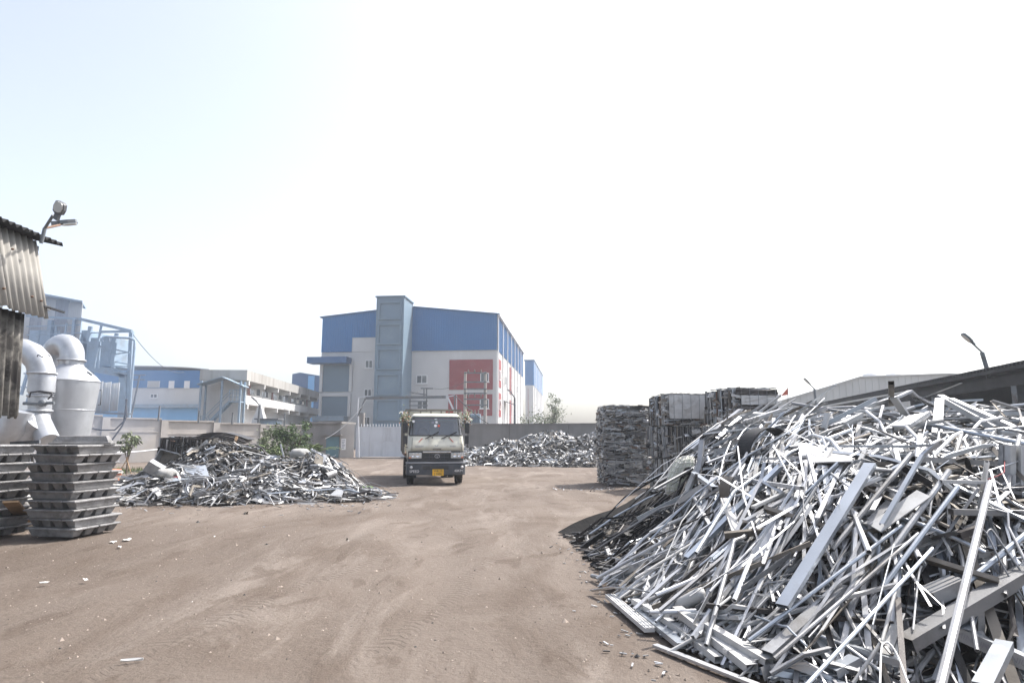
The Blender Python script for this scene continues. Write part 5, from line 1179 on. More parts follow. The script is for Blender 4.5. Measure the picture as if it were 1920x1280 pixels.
# the big pieces one can point to
def hero(name, label, x0, y0, x1, y1, wpx, kind, mi, up0=.10, up1=None, hr=.5, roll=0.0, bend=0.0, wmin=0.02, cat='metal bar', txt=None):
    a = hit(x0, y0, up0); b = hit(x1, y1, up0 if up1 is None else up1); dist = ((a + b) / 2 - CAMP).length; wd = max(wmin, wpx * dist / F_PX)
    pts = [a, b] if not bend else [a, a.lerp(b, .35) + Vector((0, 0, bend)), a.lerp(b, .7) + Vector((0, 0, bend * .8)), b]
    m_ = MB(); sweep(m_, kind, wd, wd * hr if kind != 'tube' else wd, pts, roll); o = m_.build(name, ALM[mi], None, origin=a); tag(o, label, cat, 'large pieces on the right heap')
    if txt:
        t = (b - a).normalized(); sx, up = frame(t, roll); side = sx if sx.y < 0 else -sx       # camera side face
        xa = t if t.x > 0 else -t; rot = Matrix((xa, up, xa.cross(up))).transposed().to_quaternion()
        for s, body in txt:
            hh = wd * hr; text(body, hh * .62, (b - a) * s + xa.cross(up) * (wd / 2 + .003), 'print_grey', o, rot=rot, ext=.0006)
    return o
H = hero; BS, TU, FL, CH, GRV, AN = 'box', 'tube', 'flat', 'channel', 'groove', 'angle'
BX, ST, TB, PLK, CHN = 'aluminium_box_section', 'aluminium_strip', 'aluminium_tube', 'aluminium_plank', 'aluminium_channel'
H(BX, 'white square bar printed 808 jutting left over the dirt', 1143, 1084, 1262, 1030, 12, BS, 2, .06, .16, .95, txt=((.18, '808'), (.47, '808'), (.75, '808')))
H(BX, 'grey square bar with faint printed marks beside the white 808 bar', 1195, 1106, 1300, 1040, 13, BS, 1, .06, .14, .9, txt=((.35, 'Ghar945'), (.72, 'Ghar945')))
H(PLK, 'white grooved plank lying at the outer left edge on dirt', 1143, 1116, 1218, 1180, 17, GRV, 2, .05, .06, .42)
H(BX, 'flat grey box section end just below the white grooved plank', 1196, 1143, 1280, 1210, 17, BS, 3, .05, .06, .5)
H(BX, 'bent white box section along the foot of the heap', 1190, 1126, 1348, 1236, 14, BS, 2, .10, .06, .7, bend=.03)
H(BX, 'broad white box section with open end at the bottom of the heap', 1270, 1142, 1410, 1252, 20, BS, 2, .14, .08, .6)
H(BX, 'dented white box section right of the broad white one', 1320, 1168, 1442, 1240, 17, BS, 2, .16, .10, .6)
H(CHN, 'thin twin track channel lying lowest on the dirt', 1228, 1209, 1420, 1284, 12, CH, 0, .03, .03, .4)
H(TB, 'short shiny round bar sticking out leftmost on the dirt', 1110, 1079, 1180, 1094, 8, TU, 1, .03, .05)
H(ST, 'bent shiny strip reaching left across the dirt', 1108, 1107, 1240, 1115, 8, FL, 0, .03, .10, 1.0, roll=.5, bend=.05)
H(BX, 'long dark grey bar crossing the lower slope rising right', 1224, 1138, 1520, 1018, 9, BS, 5, .16, .20, .8)
H(CHN, 'dark bronze track lying level across the lower heap', 1325, 1134, 1676, 1168, 10, CH, 4, .22, .24, .7)
H(PLK, 'wide grooved silver panel lying level near the gas cylinder', 1266, 1151, 1392, 1156, 20, GRV, 3, .12, .14, .3)
H(BX, 'very long broad bright flat bar in the middle of the slope', 1632, 870, 1467, 1136, 20, BS, 3, .20, .24, .35)
H(TB, 'long thin tube left of the broad bright flat bar', 1526, 832, 1458, 995, 7, TU, 1, .22, .22)
H(BX, 'long broad pale flat bar at the left of the slope', 1471, 866, 1288, 1046, 15, BS, 3, .18, .20, .4)
H(TB, 'long tube rising right beside the broad bright flat bar', 1709, 850, 1560, 1030, 8, TU, 1, .22, .24)
H(TB, 'steep grey tube in the right half of the slope', 1780, 882, 1640, 1075, 9, TU, 1, .24, .26)
H(TB, 'second steep grey tube right of its neighbour', 1796, 912, 1655, 1100, 8, TU, 3, .24, .28)
H(TB, 'thick bright rod standing nearly upright at lower right', 1856, 904, 1762, 1292, 11, TU, 1, .30, .45)
H(BX, 'wide silver box lying level under the white sheet', 1562, 845, 1734, 862, 15, BS, 3, .16, .16, .8)
H(PLK, 'brownish plank lying level below the wide silver box', 1628, 868, 1780, 876, 11, BS, 5, .16, .16, .6)
H(BX, 'long pale box section lying level towards the right edge', 1710, 860, 1886, 870, 10, BS, 1, .16, .16, .8)
H(PLK, 'pale plank standing upright on the crest left of centre', 1552, 774, 1541, 822, 13, BS, 2, .42, .10, .25)
H(PLK, 'bright white plank leaning left on the crest', 1676, 746, 1704, 786, 12, BS, 2, .40, .12, .3)
H(PLK, 'pale plank standing upright near the top of the heap', 1762, 748, 1757, 812, 13, BS, 1, .42, .12, .3)
H(BX, 'white box section falling right from the heap top', 1762, 744, 1868, 803, 12, BS, 2, .36, .16, .7)
H(BX, 'silver box section parallel to the white one at the heap top', 1782, 750, 1903, 804, 11, BS, 0, .34, .16, .7)
H(TB, 'thin pale rod poking up left at the crest before the shed', 1566, 722, 1470, 792, 5, FL, 3, .75, .08, .6)
H(TB, 'shorter thin rod beside the thin pale rod at the crest', 1549, 755, 1496, 783, 5, FL, 2, .40, .08, .6)
H(TB, 'pale rod rising right from the crest against the dark shed', 1802, 718, 1717, 751, 5, FL, 1, .70, .20, .8)
H(PLK, 'short brown post standing up from the crest', 1671, 718, 1671, 760, 8, BS, 5, .70, .12, .8)
H(TB, 'long level silver tube across the crest at left', 1486, 756, 1614, 778, 6, TU, 1, .30, .12)
H(TB, 'very long level tube crossing the upper right slope', 1480, 838, 1920, 800, 5, TU, 1, .16, .22)
H(TB, 'long silver tube crossing down to the right edge of the crest', 1715, 790, 1925, 832, 7, TU, 3, .20, .18)
H(PLK, 'white grooved plank leaning beside the net sack', 1318, 856, 1286, 924, 16, GRV, 2, .26, .12, .3)
H(BX, 'short white bar falling right below the net sack', 1300, 887, 1340, 916, 9, BS, 3, .24, .16, .8)
H(BX, 'short pale bar rising right below the net sack', 1319, 911, 1274, 941, 12, BS, 3, .20, .16, .7)
H(TB, 'upright grey bar behind the white grooved plank', 1316, 826, 1308, 905, 8, BS, 1, .45, .1, .8)
H(PLK, 'short white flat bar crossing the long pale flat bar', 1358, 935, 1388, 1018, 14, BS, 2, .22, .18, .3)
H(TB, 'long thin pale tube rising right at the left shoulder', 1300, 945, 1400, 884, 7, BS, 1, .05, .2, .7)
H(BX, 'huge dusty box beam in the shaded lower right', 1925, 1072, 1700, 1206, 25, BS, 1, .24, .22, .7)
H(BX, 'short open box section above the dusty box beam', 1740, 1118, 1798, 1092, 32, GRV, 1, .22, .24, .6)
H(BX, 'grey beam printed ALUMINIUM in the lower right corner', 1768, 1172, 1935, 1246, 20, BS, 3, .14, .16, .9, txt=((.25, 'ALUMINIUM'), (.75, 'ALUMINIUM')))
H(BX, 'white box section tilted at the bottom right corner', 1884, 1208, 1842, 1290, 22, BS, 3, .3, .28, .6)
H(TB, 'long thin rod running down to the bottom of the heap', 1748, 1028, 1512, 1284, 6, TU, 3, .30, .18)
H(TB, 'long rod above the bottom rod in the lower slope', 1722, 1000, 1452, 1234, 6, TU, 1, .26, .2)
H(TB, 'upper of the long parallel rods in the lower slope', 1690, 985, 1404, 1200, 6, TU, 3, .26, .2)
H(BX, 'long pale flat bar rising right under the parallel rods', 1580, 1100, 1440, 1226, 22, BS, 1, .18, .14, .5)
H(TB, 'dark thin vertical bar in the lower right hollow', 1684, 1122, 1696, 1290, 8, BS, 4, .3, .2, .8)
H(ST, 'white flat strip hanging in the lower right hollow', 1688, 1148, 1660, 1226, 14, FL, 2, .28, .2, 1.0)
H(BX, 'white open box end low at right below the rods', 1560, 1260, 1604, 1236, 20, CH, 3, .06, .1, .6)
H(BX, 'pale long bar along the right edge of the hollow', 1925, 1000, 1800, 1102, 9, TU, 3, .28, .24)
H(PLK, 'perforated pale plate bar in the middle of the dark layers', 1732, 925, 1640, 990, 24, FL, 2, .2, .2, .8, roll=.4)
H(TB, 'level pale bar in the dark layers at right', 1764, 902, 1852, 904, 7, BS, 2, .22, .24, .7)
H(BX, 'maroon painted bar in the dark layers at right', 1798, 1003, 1842, 988, 10, BS, 4, .2, .2, .9)
# white sheet, ribbed panel, corrugated bundle
q = [hit(*p, .14) for p in ((1494, 832), (1600, 830), (1597, 866), (1506, 869))]; m_ = MB(); n_ = (q[1] - q[0]).cross(q[3] - q[0]).normalized(); n_ = n_ if n_.z > 0 else -n_
m_.slab(q, n_, .012); tag(m_.build('white_sheet', MT['al_white'], None, origin=q[0]), 'flat white sheet lying on the upper slope of the right heap', 'sheet')
c = hit(1924, 884, .25); rp = thing('ribbed_panel', c, 'white ribbed panel box standing at the right edge with red cord', 'panel')
for k in range(5):
    m_ = MB(); m_.box(c + Vector((-.16 + .085 * k, -.02 * (k % 2), .02)), (.055, .10, .46), Matrix.Rotation(.12, 3, 'Y')); m_.build('rib', MT['al_white'], rp)
m_ = MB(); m_.box(c + Vector((0.01, .06, .02)), (.42, .06, .44), Matrix.Rotation(.12, 3, 'Y')); m_.build('backing', MT['al_dull'], rp)
m_ = MB(); pts = [hit(*p, .33) for p in ((1935, 852), (1900, 852), (1884, 860), (1883, 885), (1870, 892), (1852, 898))]; m_.tube(pts, .004, 6); tag(m_.build('red_rope', MT['red_tile'], None, origin=pts[0]), 'thin red cord running off the white ribbed panel', 'cord')
for i, (x0, y0, x1, y1, n_) in enumerate(((1560, 805, 1595, 790, 4), (1395, 795, 1440, 782, 5), (1660, 812, 1700, 790, 5))):
    a, b = hit(x0, y0, .12), hit(x1, y1, .12); t = (b - a).normalized(); sx, up = frame(t, .2)
    bu = thing('profile_bundle', a, ['bundle of four parallel white strips on the crest at left', 'bundle of parallel strips at the left end of the crest', 'bundle of parallel strips in the middle of the crest'][i], 'bundle')
    for k in range(n_):
        m_ = MB(); m_.ends(a + sx * (.075 * k) + up * .03, b + sx * (.075 * k) + up * .05, (.045, .05)); m_.build('strip', MT['al_white' if k % 2 else 'al_bright'], bu)
# dark hoops, wires, loops, gas cylinder, net sack, black sheet
def hoop(label, px, py, r_, t0, t1, tilt, wd, mt, up=.2, yaw=0):
    c = hit(px, py, up); m_ = MB(); vs = []; n = 28
    rot = Matrix.Rotation(rad(yaw), 3, 'Z') @ Matrix.Rotation(rad(tilt), 3, 'Y')
    for k in range(n + 1):
        t = rad(t0 + (t1 - t0) * k / n)
        for (q, e) in ((r_, -wd / 2), (r_, wd / 2), (r_ - .012, wd / 2), (r_ - .012, -wd / 2)): vs.append(tuple(c + rot @ Vector((q * math.cos(t), e, q * math.sin(t)))))
    m_.add(vs, [(k * 4 + a, k * 4 + (a + 1) % 4, k * 4 + 4 + (a + 1) % 4, k * 4 + 4 + a) for k in range(n) for a in range(4)] + [(3, 2, 1, 0), (n * 4, n * 4 + 1, n * 4 + 2, n * 4 + 3)], 0, False)
    tag(m_.build('curved_band', MT[mt], None, origin=c), label, 'band')
hoop('large dark curved metal band on the left shoulder of the heap', 1438, 858, .38, 60, 250, 12, .26, 'steel_black', -.10, 20)
hoop('lower small brown curved band at the left shoulder', 1385, 920, .22, 140, 330, 10, .16, 'al_brown', .0, 25)
for i, (pts, r_, mt, lab) in enumerate((
    (((1650, 1290), (1652, 1222), (1656, 1206), (1668, 1206), (1684, 1230), (1706, 1290)), 1.6, 'cable_white', 'white cable loop hanging at the bottom right'),
    (((1826, 1000), (1832, 990), (1850, 1000), (1880, 1060), (1925, 1130)), 1.4, 'al_dull', 'thin grey wire falling right over the shaded beams'),
    (((1848, 1002), (1858, 992), (1872, 1010), (1900, 1050), (1930, 1092)), 1.4, 'al_dull', 'second thin grey wire above the first over the beams'),
    (((1528, 866), (1512, 905), (1506, 950), (1516, 1000)), 1.2, 'al_dull', 'thin wire hanging from the white sheet'),
    (((1712, 1180), (1722, 1082), (1728, 1060)), 1.5, 'cable_white', 'pale cable standing up in the shaded hollow'))):
    P = [hit(*p, .30) for p in pts]; d_ = (P[0] - CAMP).length; m_ = MB(); fine = []
    for k in range(len(P) - 1):
        p0, p1, p2, p3 = P[max(k - 1, 0)], P[k], P[k + 1], P[min(k + 2, len(P) - 1)]
        for s in range(6):
            t = s / 6; fine.append(.5 * ((2 * p1) + (p2 - p0) * t + (2 * p0 - 5 * p1 + 4 * p2 - p3) * t * t + (3 * p1 - p0 - 3 * p2 + p3) * t ** 3))
    fine.append(P[-1]); m_.tube(fine, r_ * d_ / F_PX, 6); tag(m_.build('loose_wire', MT[mt], None, origin=P[0]), lab, 'wire')
a = hit(1826, 1150, .3); m_ = MB(); pts = [a + Vector((x * .11, 0, z * .11)) for x, z in ((-.1, -.9), (-.5, -.4), (-.55, .1), (-.2, .55), (.25, .6), (.5, .2), (.45, -.6), (.3, -1.6), (.25, -2.2))]; sweep(m_, 'flat', .05, .04, pts, 0); tag(m_.build('curled_strip', MT['al_dull'], None, origin=a), 'curled flat strip hanging in front of the printed beam', 'strip')
a = hit(1262, 1141, .09); b = hit(1296, 1123, .12); t = (b - a).normalized(); L_ = .36; gc = thing('gas_cylinder', a, 'small white gas cylinder with red valve among the white bars', 'gas cylinder')
prf = [(.012, -.03), (.014, .03), (.03, .04), (.058, .09), (.062, .12), (.062, .30), (.05, .35), (.0, .36)]; rot = t.to_track_quat('Z', 'Y').to_matrix(); m_ = MB(); m_.lathe(prf, (0, 0, 0), 18); m_.v = [tuple(a + rot @ Vector(p)) for p in m_.v]; m_.build('body', MT['al_white'], gc)
m_ = MB(); m_.lathe([(0, -.07), (.02, -.065), (.02, -.02), (.012, -.01)], (0, 0, 0), 12); m_.v = [tuple(a + rot @ Vector(p)) for p in m_.v]; m_.build('valve', MT['red_tile'], gc)
def sack(name, c, sx, sy, sz_, label, mt, seed, grp=None, lean=0.0):
    r2 = random.Random(seed); m_ = MB(); nu, nv = 22, 13; vs = []
    ph = [r2.uniform(0, 6.28) for _ in range(6)]
    for i in range(nv):
        v = math.pi * i / (nv - 1)
        for j in range(nu):
            u = 2 * math.pi * j / nu; k = 1 + .10 * math.sin(3 * u + ph[0] + 2 * v) + .07 * math.sin(5 * u - 3 * v + ph[1]) + .05 * math.sin(9 * u + 4 * v + ph[2])
            x = math.copysign(abs(math.cos(u)) ** .7, math.cos(u)) * math.sin(v) ** .6 * sx * k; y = math.copysign(abs(math.sin(u)) ** .7, math.sin(u)) * math.sin(v) ** .6 * sy * k; z = -math.cos(v) * sz_ * (1 + .06 * math.sin(4 * u + ph[3]))
            vs.append((c[0] + x + lean * z, c[1] + y, c[2] + max(z, -sz_ * .92)))
    m_.add(vs, [(i * nu + j, i * nu + (j + 1) % nu, (i + 1) * nu + (j + 1) % nu, (i + 1) * nu + j) for i in range(nv - 1) for j in range(nu)], 0, True)
    return tag(m_.build(name, MT[mt], None, origin=c), label, 'sack', grp)
c = hit(1277, 893, .06); ns = sack('net_sack', c, .19, .16, .30, 'pale greenish net sack stuffed full beside the bales', 'net_sack', 4, lean=.35)
nn_ = bpy.data.objects.new('netting', ns.data.copy()); COL.objects.link(nn_); nn_.parent = ns; nn_.scale = (1.03, 1.03, 1.02); nn_.data.materials.clear(); nn_.data.materials.append(MT['paper'])
wf = nn_.modifiers.new('net', 'WIREFRAME'); wf.thickness = .008
m_ = MB(); A_ = gr(1046, 1003); B_ = Vector((3.35, 15.2, 0)); pts = []
for i in range(11):
    s = i / 10; p = A_.lerp(B_, s); row = []; hh = .04 + .46 * s ** .8 + .03 * math.sin(9 * s); wd = .15 + .8 * s
    for j in range(4):
        v = j / 3; row.append(Vector((p.x + .10 * math.sin(4 * s) + wd * v * .75, p.y - wd * v * .45, .015 + hh * (1 - v) ** 1.6 + .03 * math.sin(11 * s + 3 * v) * v)))
    pts.append(row)
nn4 = 44
m_.add([tuple(p) for r_ in pts for p in r_] + [(p.x, p.y, p.z - .008) for r_ in pts for p in r_], [(i * 4 + j, i * 4 + j + 1, i * 4 + j + 5, i * 4 + j + 4) for i in range(10) for j in range(3)] + [(nn4 + i * 4 + j + 4, nn4 + i * 4 + j + 5, nn4 + i * 4 + j + 1, nn4 + i * 4 + j) for i in range(10) for j in range(3)], 0, False)
tag(m_.build('black_sheet', MT['tarp_black'], None, origin=A_), 'pointed black sheet edging the dark burnt patch on the dirt', 'sheet')

# ------------------------------------------------------------------ bales of pressed scrap
BM = [MT[k] for k in ('al_dull', 'steel_black', 'al_white', 'al_brown', 'al_dark', 'rust_steel', 'al_blue')]
def bale(loc, rz, W_, D_, H_, front, side, label, seed, straps=4, grp='bales in the stack by the right heap', wts=None):
    r2 = random.Random(seed); b = thing('scrap_bale', loc, label, 'bale', grp, rz=rz, world=False); wts = wts or [.36, .05, .26, .12, .08, .03, .10]
    c = MB(); c.box((0, 0, H_ / 2), (W_ - .1, D_ - .1, H_ - .06)); c.build('core', MT['scrap_gap_shade'], b)
    def layers(face, style):
        m_ = MB(); out0 = D_ / 2 if face in ('front', 'back') else W_ / 2; span = W_ if face in ('front', 'back') else D_
        def put(a, z, la, lz, o, tilt, mi):
            rot = Matrix.Rotation(tilt, 3, 'Y') if face == 'front' else Matrix.Rotation(tilt, 3, 'X')
            if face == 'front': m_.box((a, -out0 + .03 - o, z), (la, .06, lz), rot, mi)
            else: m_.box((-out0 + .03 - o, a, z), (.06, la, lz), rot, mi)
        if style == 'rows':
            z = .02
            while z < H_ - .02:
                t = r2.choice((.01, .015, .02, .03, .05)) * r2.uniform(.8, 1.2); a = -span / 2 + r2.uniform(-.07, .09)
                while a < span / 2 - .02:
                    L_ = min(r2.lognormvariate(-1.0, .7), span / 2 + .05 - a)
                    if r2.random() < .92: put(a + L_ / 2, z + t / 2, L_ * .98, t, r2.uniform(-.07, .07), r2.gauss(0, .05), r2.choices(range(7), wts)[0])
                    a += L_
                z += t * r2.uniform(.75, 1.1)
            for k in range(110):
                put(r2.uniform(-span / 2, span / 2), r2.uniform(.05, H_ - .05), r2.uniform(.06, .4), r2.uniform(.01, .08), r2.uniform(.0, .10), r2.gauss(0, .3), r2.choices(range(7), wts)[0])
        elif style == 'columns':
            a = -span / 2
            while a < span / 2:
                t = r2.uniform(.012, .055); z0 = r2.uniform(0, .08); z1 = H_ - r2.uniform(0, .08)
                if r2.random() < .35: z1 = z0 + (z1 - z0) * r2.uniform(.4, .9)
                put(a + t / 2, (z0 + z1) / 2, t * .9, z1 - z0, r2.uniform(-.04, .05), r2.gauss(0, .015), r2.choices(range(7), wts)[0]); a += t * r2.uniform(.8, 1.1)
        for k in range(26):
            a_, z_, l_ = r2.uniform(-span / 2 + .1, span / 2 - .1), r2.uniform(.1, H_ - .1), r2.uniform(.08, .32)
            U = Vector((l_, 0, r2.gauss(0, .05))); V = Vector((0, r2.gauss(0, .04), l_ * r2.uniform(.15, .5))); c_ = (a_, -out0 - r2.uniform(.02, .08), z_)
            if face != 'front': U = Vector((U.y, -U.x, U.z)); V = Vector((V.y, 0, V.z)); c_ = (-out0 - r2.uniform(.02, .08), a_, z_)
            crumple(m_, c_, U, V, .03, r2, r2.choices(range(7), wts)[0], 2)
        m_.build('pressed_strips', BM, b); b.children[-1]['kind'] = 'stuff'
    if front in ('rows', 'columns'): layers('front', front)
    else:
        layers('front', 'rows')
        bands = [(.22, .97, 'al_white', 0)] if front == 'sheet' else [(.0, .10, 'al_dark', 0), (.12, .30, 'al_white', .0), (.32, .52, 'al_dark', .0), (.54, .80, 'al_white', .12), (.82, .98, 'al_dark', 0)]
        for (z0, z1, mt, ins) in bands:
            m_ = MB(); x0 = -W_ / 2 + .02 + ins * W_; crumple(m_, ((x0 + W_ / 2 - .02) / 2, -D_ / 2 - .115, (z0 + z1) / 2 * H_), (W_ / 2 - .02 - x0, 0, 0), (0, 0, (z1 - z0) * H_), .012, r2, 0, 5); m_.build('face_sheet', MT[mt], b)
    layers('left', side)
    tp_ = MB()
    for k in range(70):
        tp_.box((r2.uniform(-W_ / 2 + .1, W_ / 2 - .1), r2.uniform(-D_ / 2, D_ / 2 - .1), H_ - .02 + r2.uniform(0, .05)), (r2.uniform(.1, .5), r2.uniform(.02, .08), .02), Matrix.Rotation(r2.gauss(0, .3), 3, 'Z') @ Matrix.Rotation(r2.gauss(0, .08), 3, 'Y'), r2.choices(range(7), wts)[0])
    tp_.build('top_strips', BM, b); b.children[-1]['kind'] = 'stuff'
    for k in range(straps):
        x = -W_ / 2 + W_ * (k + .6) / straps; m_ = MB(); e = .135
        m_.tube([(x, D_ / 2 - .1, H_ + .03), (x, -D_ / 2 - e + .03, H_ + .03), (x + .01, -D_ / 2 - e, H_ - .02), (x - .01, -D_ / 2 - e, .02)], .006, 5); m_.build('strap_wire', MT['steel_grey'], b)
    return b
cols = [(1140, 1218, 22.8, 4, 1.6), (1258, 1343, 20.6, 14, 1.5), (1370, 1464, 18.4, 14, 1.5)]
styles = [[('rows', 'rows'), ('rows', 'rows'), ('rows', 'rows')], [('columns', 'columns'), ('columns', 'columns'), ('sheet', 'columns')], [('rows', 'columns'), ('rows', 'columns'), ('bands', 'columns')]]
pos_n = ['left column of bales', 'middle column of bales', 'right column of bales']; lev_n = ['bottom', 'middle', 'top']
desc = {(1, 2): 'top bale faced with a flat silver sheet in the middle column', (2, 2): 'top bale banded black and white in the right column', (0, 2): 'ragged dark top bale of the left column of bales'}
for ci, (x0, x1, Yb, rz, D_) in enumerate(cols):
    pa, pb = at(x0, 800, Yb), at(x1, 800, Yb); W_ = (pb.x - pa.x); top = at(x0, (760, 738, 727)[ci], Yb).z; H_ = top / 3 - .01
    for l in range(3):
        f, s = styles[ci][l]; jx = (.10 if (ci == 1 and l == 1) else 0); rzz = rad(rz + R.uniform(-4.5, 4.5)); sh_ = R.uniform(-.12, .12) - (.18 if (ci, l) in ((1, 0), (1, 1)) else 0)
        cx = pa.x + W_ / 2 * math.cos(rzz) - D_ / 2 * math.sin(rzz) + sh_; cy = Yb + W_ / 2 * math.sin(rzz) + D_ / 2 * math.cos(rzz)
        bale((cx, cy, l * (H_ + .012)), rzz, W_, D_, H_, f, s, desc.get((ci, l), f'{lev_n[l]} bale of the {pos_n[ci]} beside the right heap'), 40 + ci * 3 + l, straps=5 if (ci, l) in ((1, 2), (2, 2)) else 3)
dk = [.2, .30, .02, .08, .36, .02, .02]
pa = at(292, 850, 24.5); bale((pa.x + .95, 25.4, 0), rad(-4), 1.9, 1.4, .78, 'rows', 'rows', 'lower dark bale behind the left heap', 61, 3, 'dark bales behind the left heap', dk)
bale((pa.x + .95, 25.4, .80), rad(-3), 1.95, 1.4, .85, 'columns', 'columns', 'upper dark blue grey bale behind the left heap', 62, 3, 'dark bales behind the left heap', [.1, .25, .01, .02, .5, .02, .10])
m_ = MB(); rr = random.Random(8)
bs = thing('sheet_stack', at(410, 850, 24.3), 'sagging stack of long dark sheets on top behind the left heap', 'sheet stack')
for k in range(7):
    pts = []; y_ = 24.2 + .09 * k; z0 = at(372, 826, 24.3).z + .03 * k
    for i in range(8):
        s = i / 7; pts.append(Vector((at(368 + 4 * (k % 3), 818, 24.3).x + 1.75 * s, y_ + .1 * s, z0 + .13 * math.sin(math.pi * (s * .9 + .1)) - .28 * max(0, s - .55) ** 1.2)))
    m_ = MB(); sweep(m_, 'flat', .85, .16, pts); m_.build('sheet', MT['al_dark'], bs)
for k in range(5):
    p = at(385 + 14 * k, 850, 24.4); m_ = MB(); m_.ends((p.x, p.y, .6), (p.x + rr.gauss(0, .1), p.y, at(400, 822, 24.4).z - .02), (.16, .06)); m_.build('prop', MT[['al_dull', 'al_white', 'al_dark', 'al_dull', 'wood'][k]], bs)
m_ = MB(); m_.ends(at(437, 842, 23.8), at(444, 818, 24.1), (.09, .05)); tag(m_.build('yellow_board', MT['wood'], None, origin=at(437, 842, 23.8)), 'leaning yellowish board at the end of the dark sheet stack', 'board')
# ------------------------------------------------------------------ left and back heaps
def cones(lst):
    def h(x, y):
        best = 0
        for (cx, cy, H_, Rx, Ry) in lst:
            d = math.hypot((x - cx) / Rx, (y - cy) / Ry)
            if d < 1: best = max(best, H_ * (1 - d * d) ** 1.1)
        return best
    return h
LC = [(-9.1, 20.6, 1.42, 2.5, 2.6), (-9.6, 18.6, .75, 2.0, 2.0), (-7.6, 20.2, .98, 2.1, 2.4), (-6.2, 20.6, 1.05, 1.35, 1.7), (-7.2, 18.3, .62, 2.4, 1.7), (-5.2, 18.9, .26, 1.5, 1.2), (-4.6, 18.2, .12, 1.2, .8), (-10.5, 17.3, .3, 1.6, 1.0)]
BC = [(-2.6, 40.5, .95, 2.6, 2.6), (-.2, 40.5, 1.35, 3.0, 3.2), (2.6, 41.5, 1.9, 3.2, 3.6), (5.2, 40.5, 1.75, 3.0, 3.4), (7.6, 40.5, 1.4, 3, 3), (.8, 38, .6, 2.4, 1.6), (4.4, 37.6, .7, 2.4, 1.8), (-3.2, 37.6, .25, 1.2, 1.0)]
hL, hB = cones(LC), cones(BC)
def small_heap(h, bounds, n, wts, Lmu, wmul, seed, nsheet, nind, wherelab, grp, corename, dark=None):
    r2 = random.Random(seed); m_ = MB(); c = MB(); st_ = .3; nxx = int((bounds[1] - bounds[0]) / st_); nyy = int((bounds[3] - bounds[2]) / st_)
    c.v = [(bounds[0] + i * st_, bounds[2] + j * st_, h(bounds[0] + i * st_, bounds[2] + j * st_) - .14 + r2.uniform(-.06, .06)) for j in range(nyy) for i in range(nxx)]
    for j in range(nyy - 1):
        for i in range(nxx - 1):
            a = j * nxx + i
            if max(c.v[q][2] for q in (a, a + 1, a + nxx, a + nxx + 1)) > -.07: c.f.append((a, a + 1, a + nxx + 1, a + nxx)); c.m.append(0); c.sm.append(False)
    tag(c.build('heap_gap_shade', MT['scrap_gap_shade']), 'dark core with gap shade put into its colour, inside ' + wherelab, 'scrap', kind='stuff')
    items = []; made = 0
    while made < n:
        x, y = r2.uniform(bounds[0], bounds[1]), r2.uniform(bounds[2], bounds[3]); hh = h(x, y)
        if hh < .03 and r2.random() > .06 * (1 if h(x * .9 + .1 * (bounds[0] + bounds[1]) / 2, y * .9 + .1 * (bounds[2] + bounds[3]) / 2) > 0 else 0): continue
        kind = r2.choices(['flat', 'box', 'channel', 'tube', 'angle'], [.42, .16, .16, .14, .12])[0]; wd = r2.choice((.02, .03, .04, .06, .09)) * wmul; L_ = min(2.2, r2.lognormvariate(Lmu, .6)); az = r2.uniform(0, math.pi) if r2.random() < .5 else r2.gauss(0, .5)
        ex, ey = math.cos(az) * L_ / 2, math.sin(az) * L_ / 2; off = r2.uniform(-.10, .08); jig = r2.gauss(0, .10) * min(1, L_)
        pa = Vector((x - ex, y - ey, max(.015, h(x - ex, y - ey) + off - jig))); pb = Vector((x + ex, y + ey, max(.015, h(x + ex, y + ey) + off + jig)))
        lift = max(0, hh + off - (pa.z + pb.z) / 2); pa.z += lift; pb.z += lift
        pts = [pa, pb]
        if r2.random() < .35:
            b1 = Vector((r2.gauss(0, .15), r2.gauss(0, .15), r2.uniform(0, .18))) * L_; pts = [pa, pa.lerp(pb, .3) + b1, pa.lerp(pb, .7) + b1 * .7, pb]
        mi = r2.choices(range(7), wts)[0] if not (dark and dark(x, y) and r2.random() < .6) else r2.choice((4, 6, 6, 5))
        items.append((L_ * wd * (1 if off > 0 else .2) / y, kind, wd, wd * .6, pts, r2.uniform(0, 6.28), mi, L_)); made += 1
    top = set(sorted(range(n), key=lambda i: -items[i][0])[:nind]); labs = {}
    for i, (s, kind, wd, ht, pts, roll, mi, L_) in enumerate(items):
        if i not in top: sweep(m_, kind, wd, ht, pts, roll, mi, cheap=True); continue
        q = MB(); sweep(q, kind, wd, ht, pts, roll); o = q.build('metal_' + {'flat': 'strip', 'box': 'box_section', 'channel': 'channel', 'tube': 'tube', 'angle': 'angle_bar'}[kind], ALM[mi], None, origin=pts[0]); u = proj(pts[0])[0]
        ua, va, _ = proj(pts[0]); ub, vb, _ = proj(pts[-1])
        if ua > ub: ua, va, ub, vb = ub, vb, ua, va
        sl = math.degrees(math.atan2(va - vb, ub - ua)); tl = 'level' if abs(sl) < 14 else 'rising right' if sl > 0 else 'falling right'
        labs.setdefault(f'{FIN[mi]} {KN[kind]} {tl} on {wherelab}', []).append((u, o))
    for lab, lst in labs.items():
        lst.sort(key=lambda q: q[0])
        for i, (u, o) in enumerate(lst): tag(o, (NUMW[i] + ' ' if len(lst) > 1 and i < 12 else '') + lab, 'metal piece', grp)
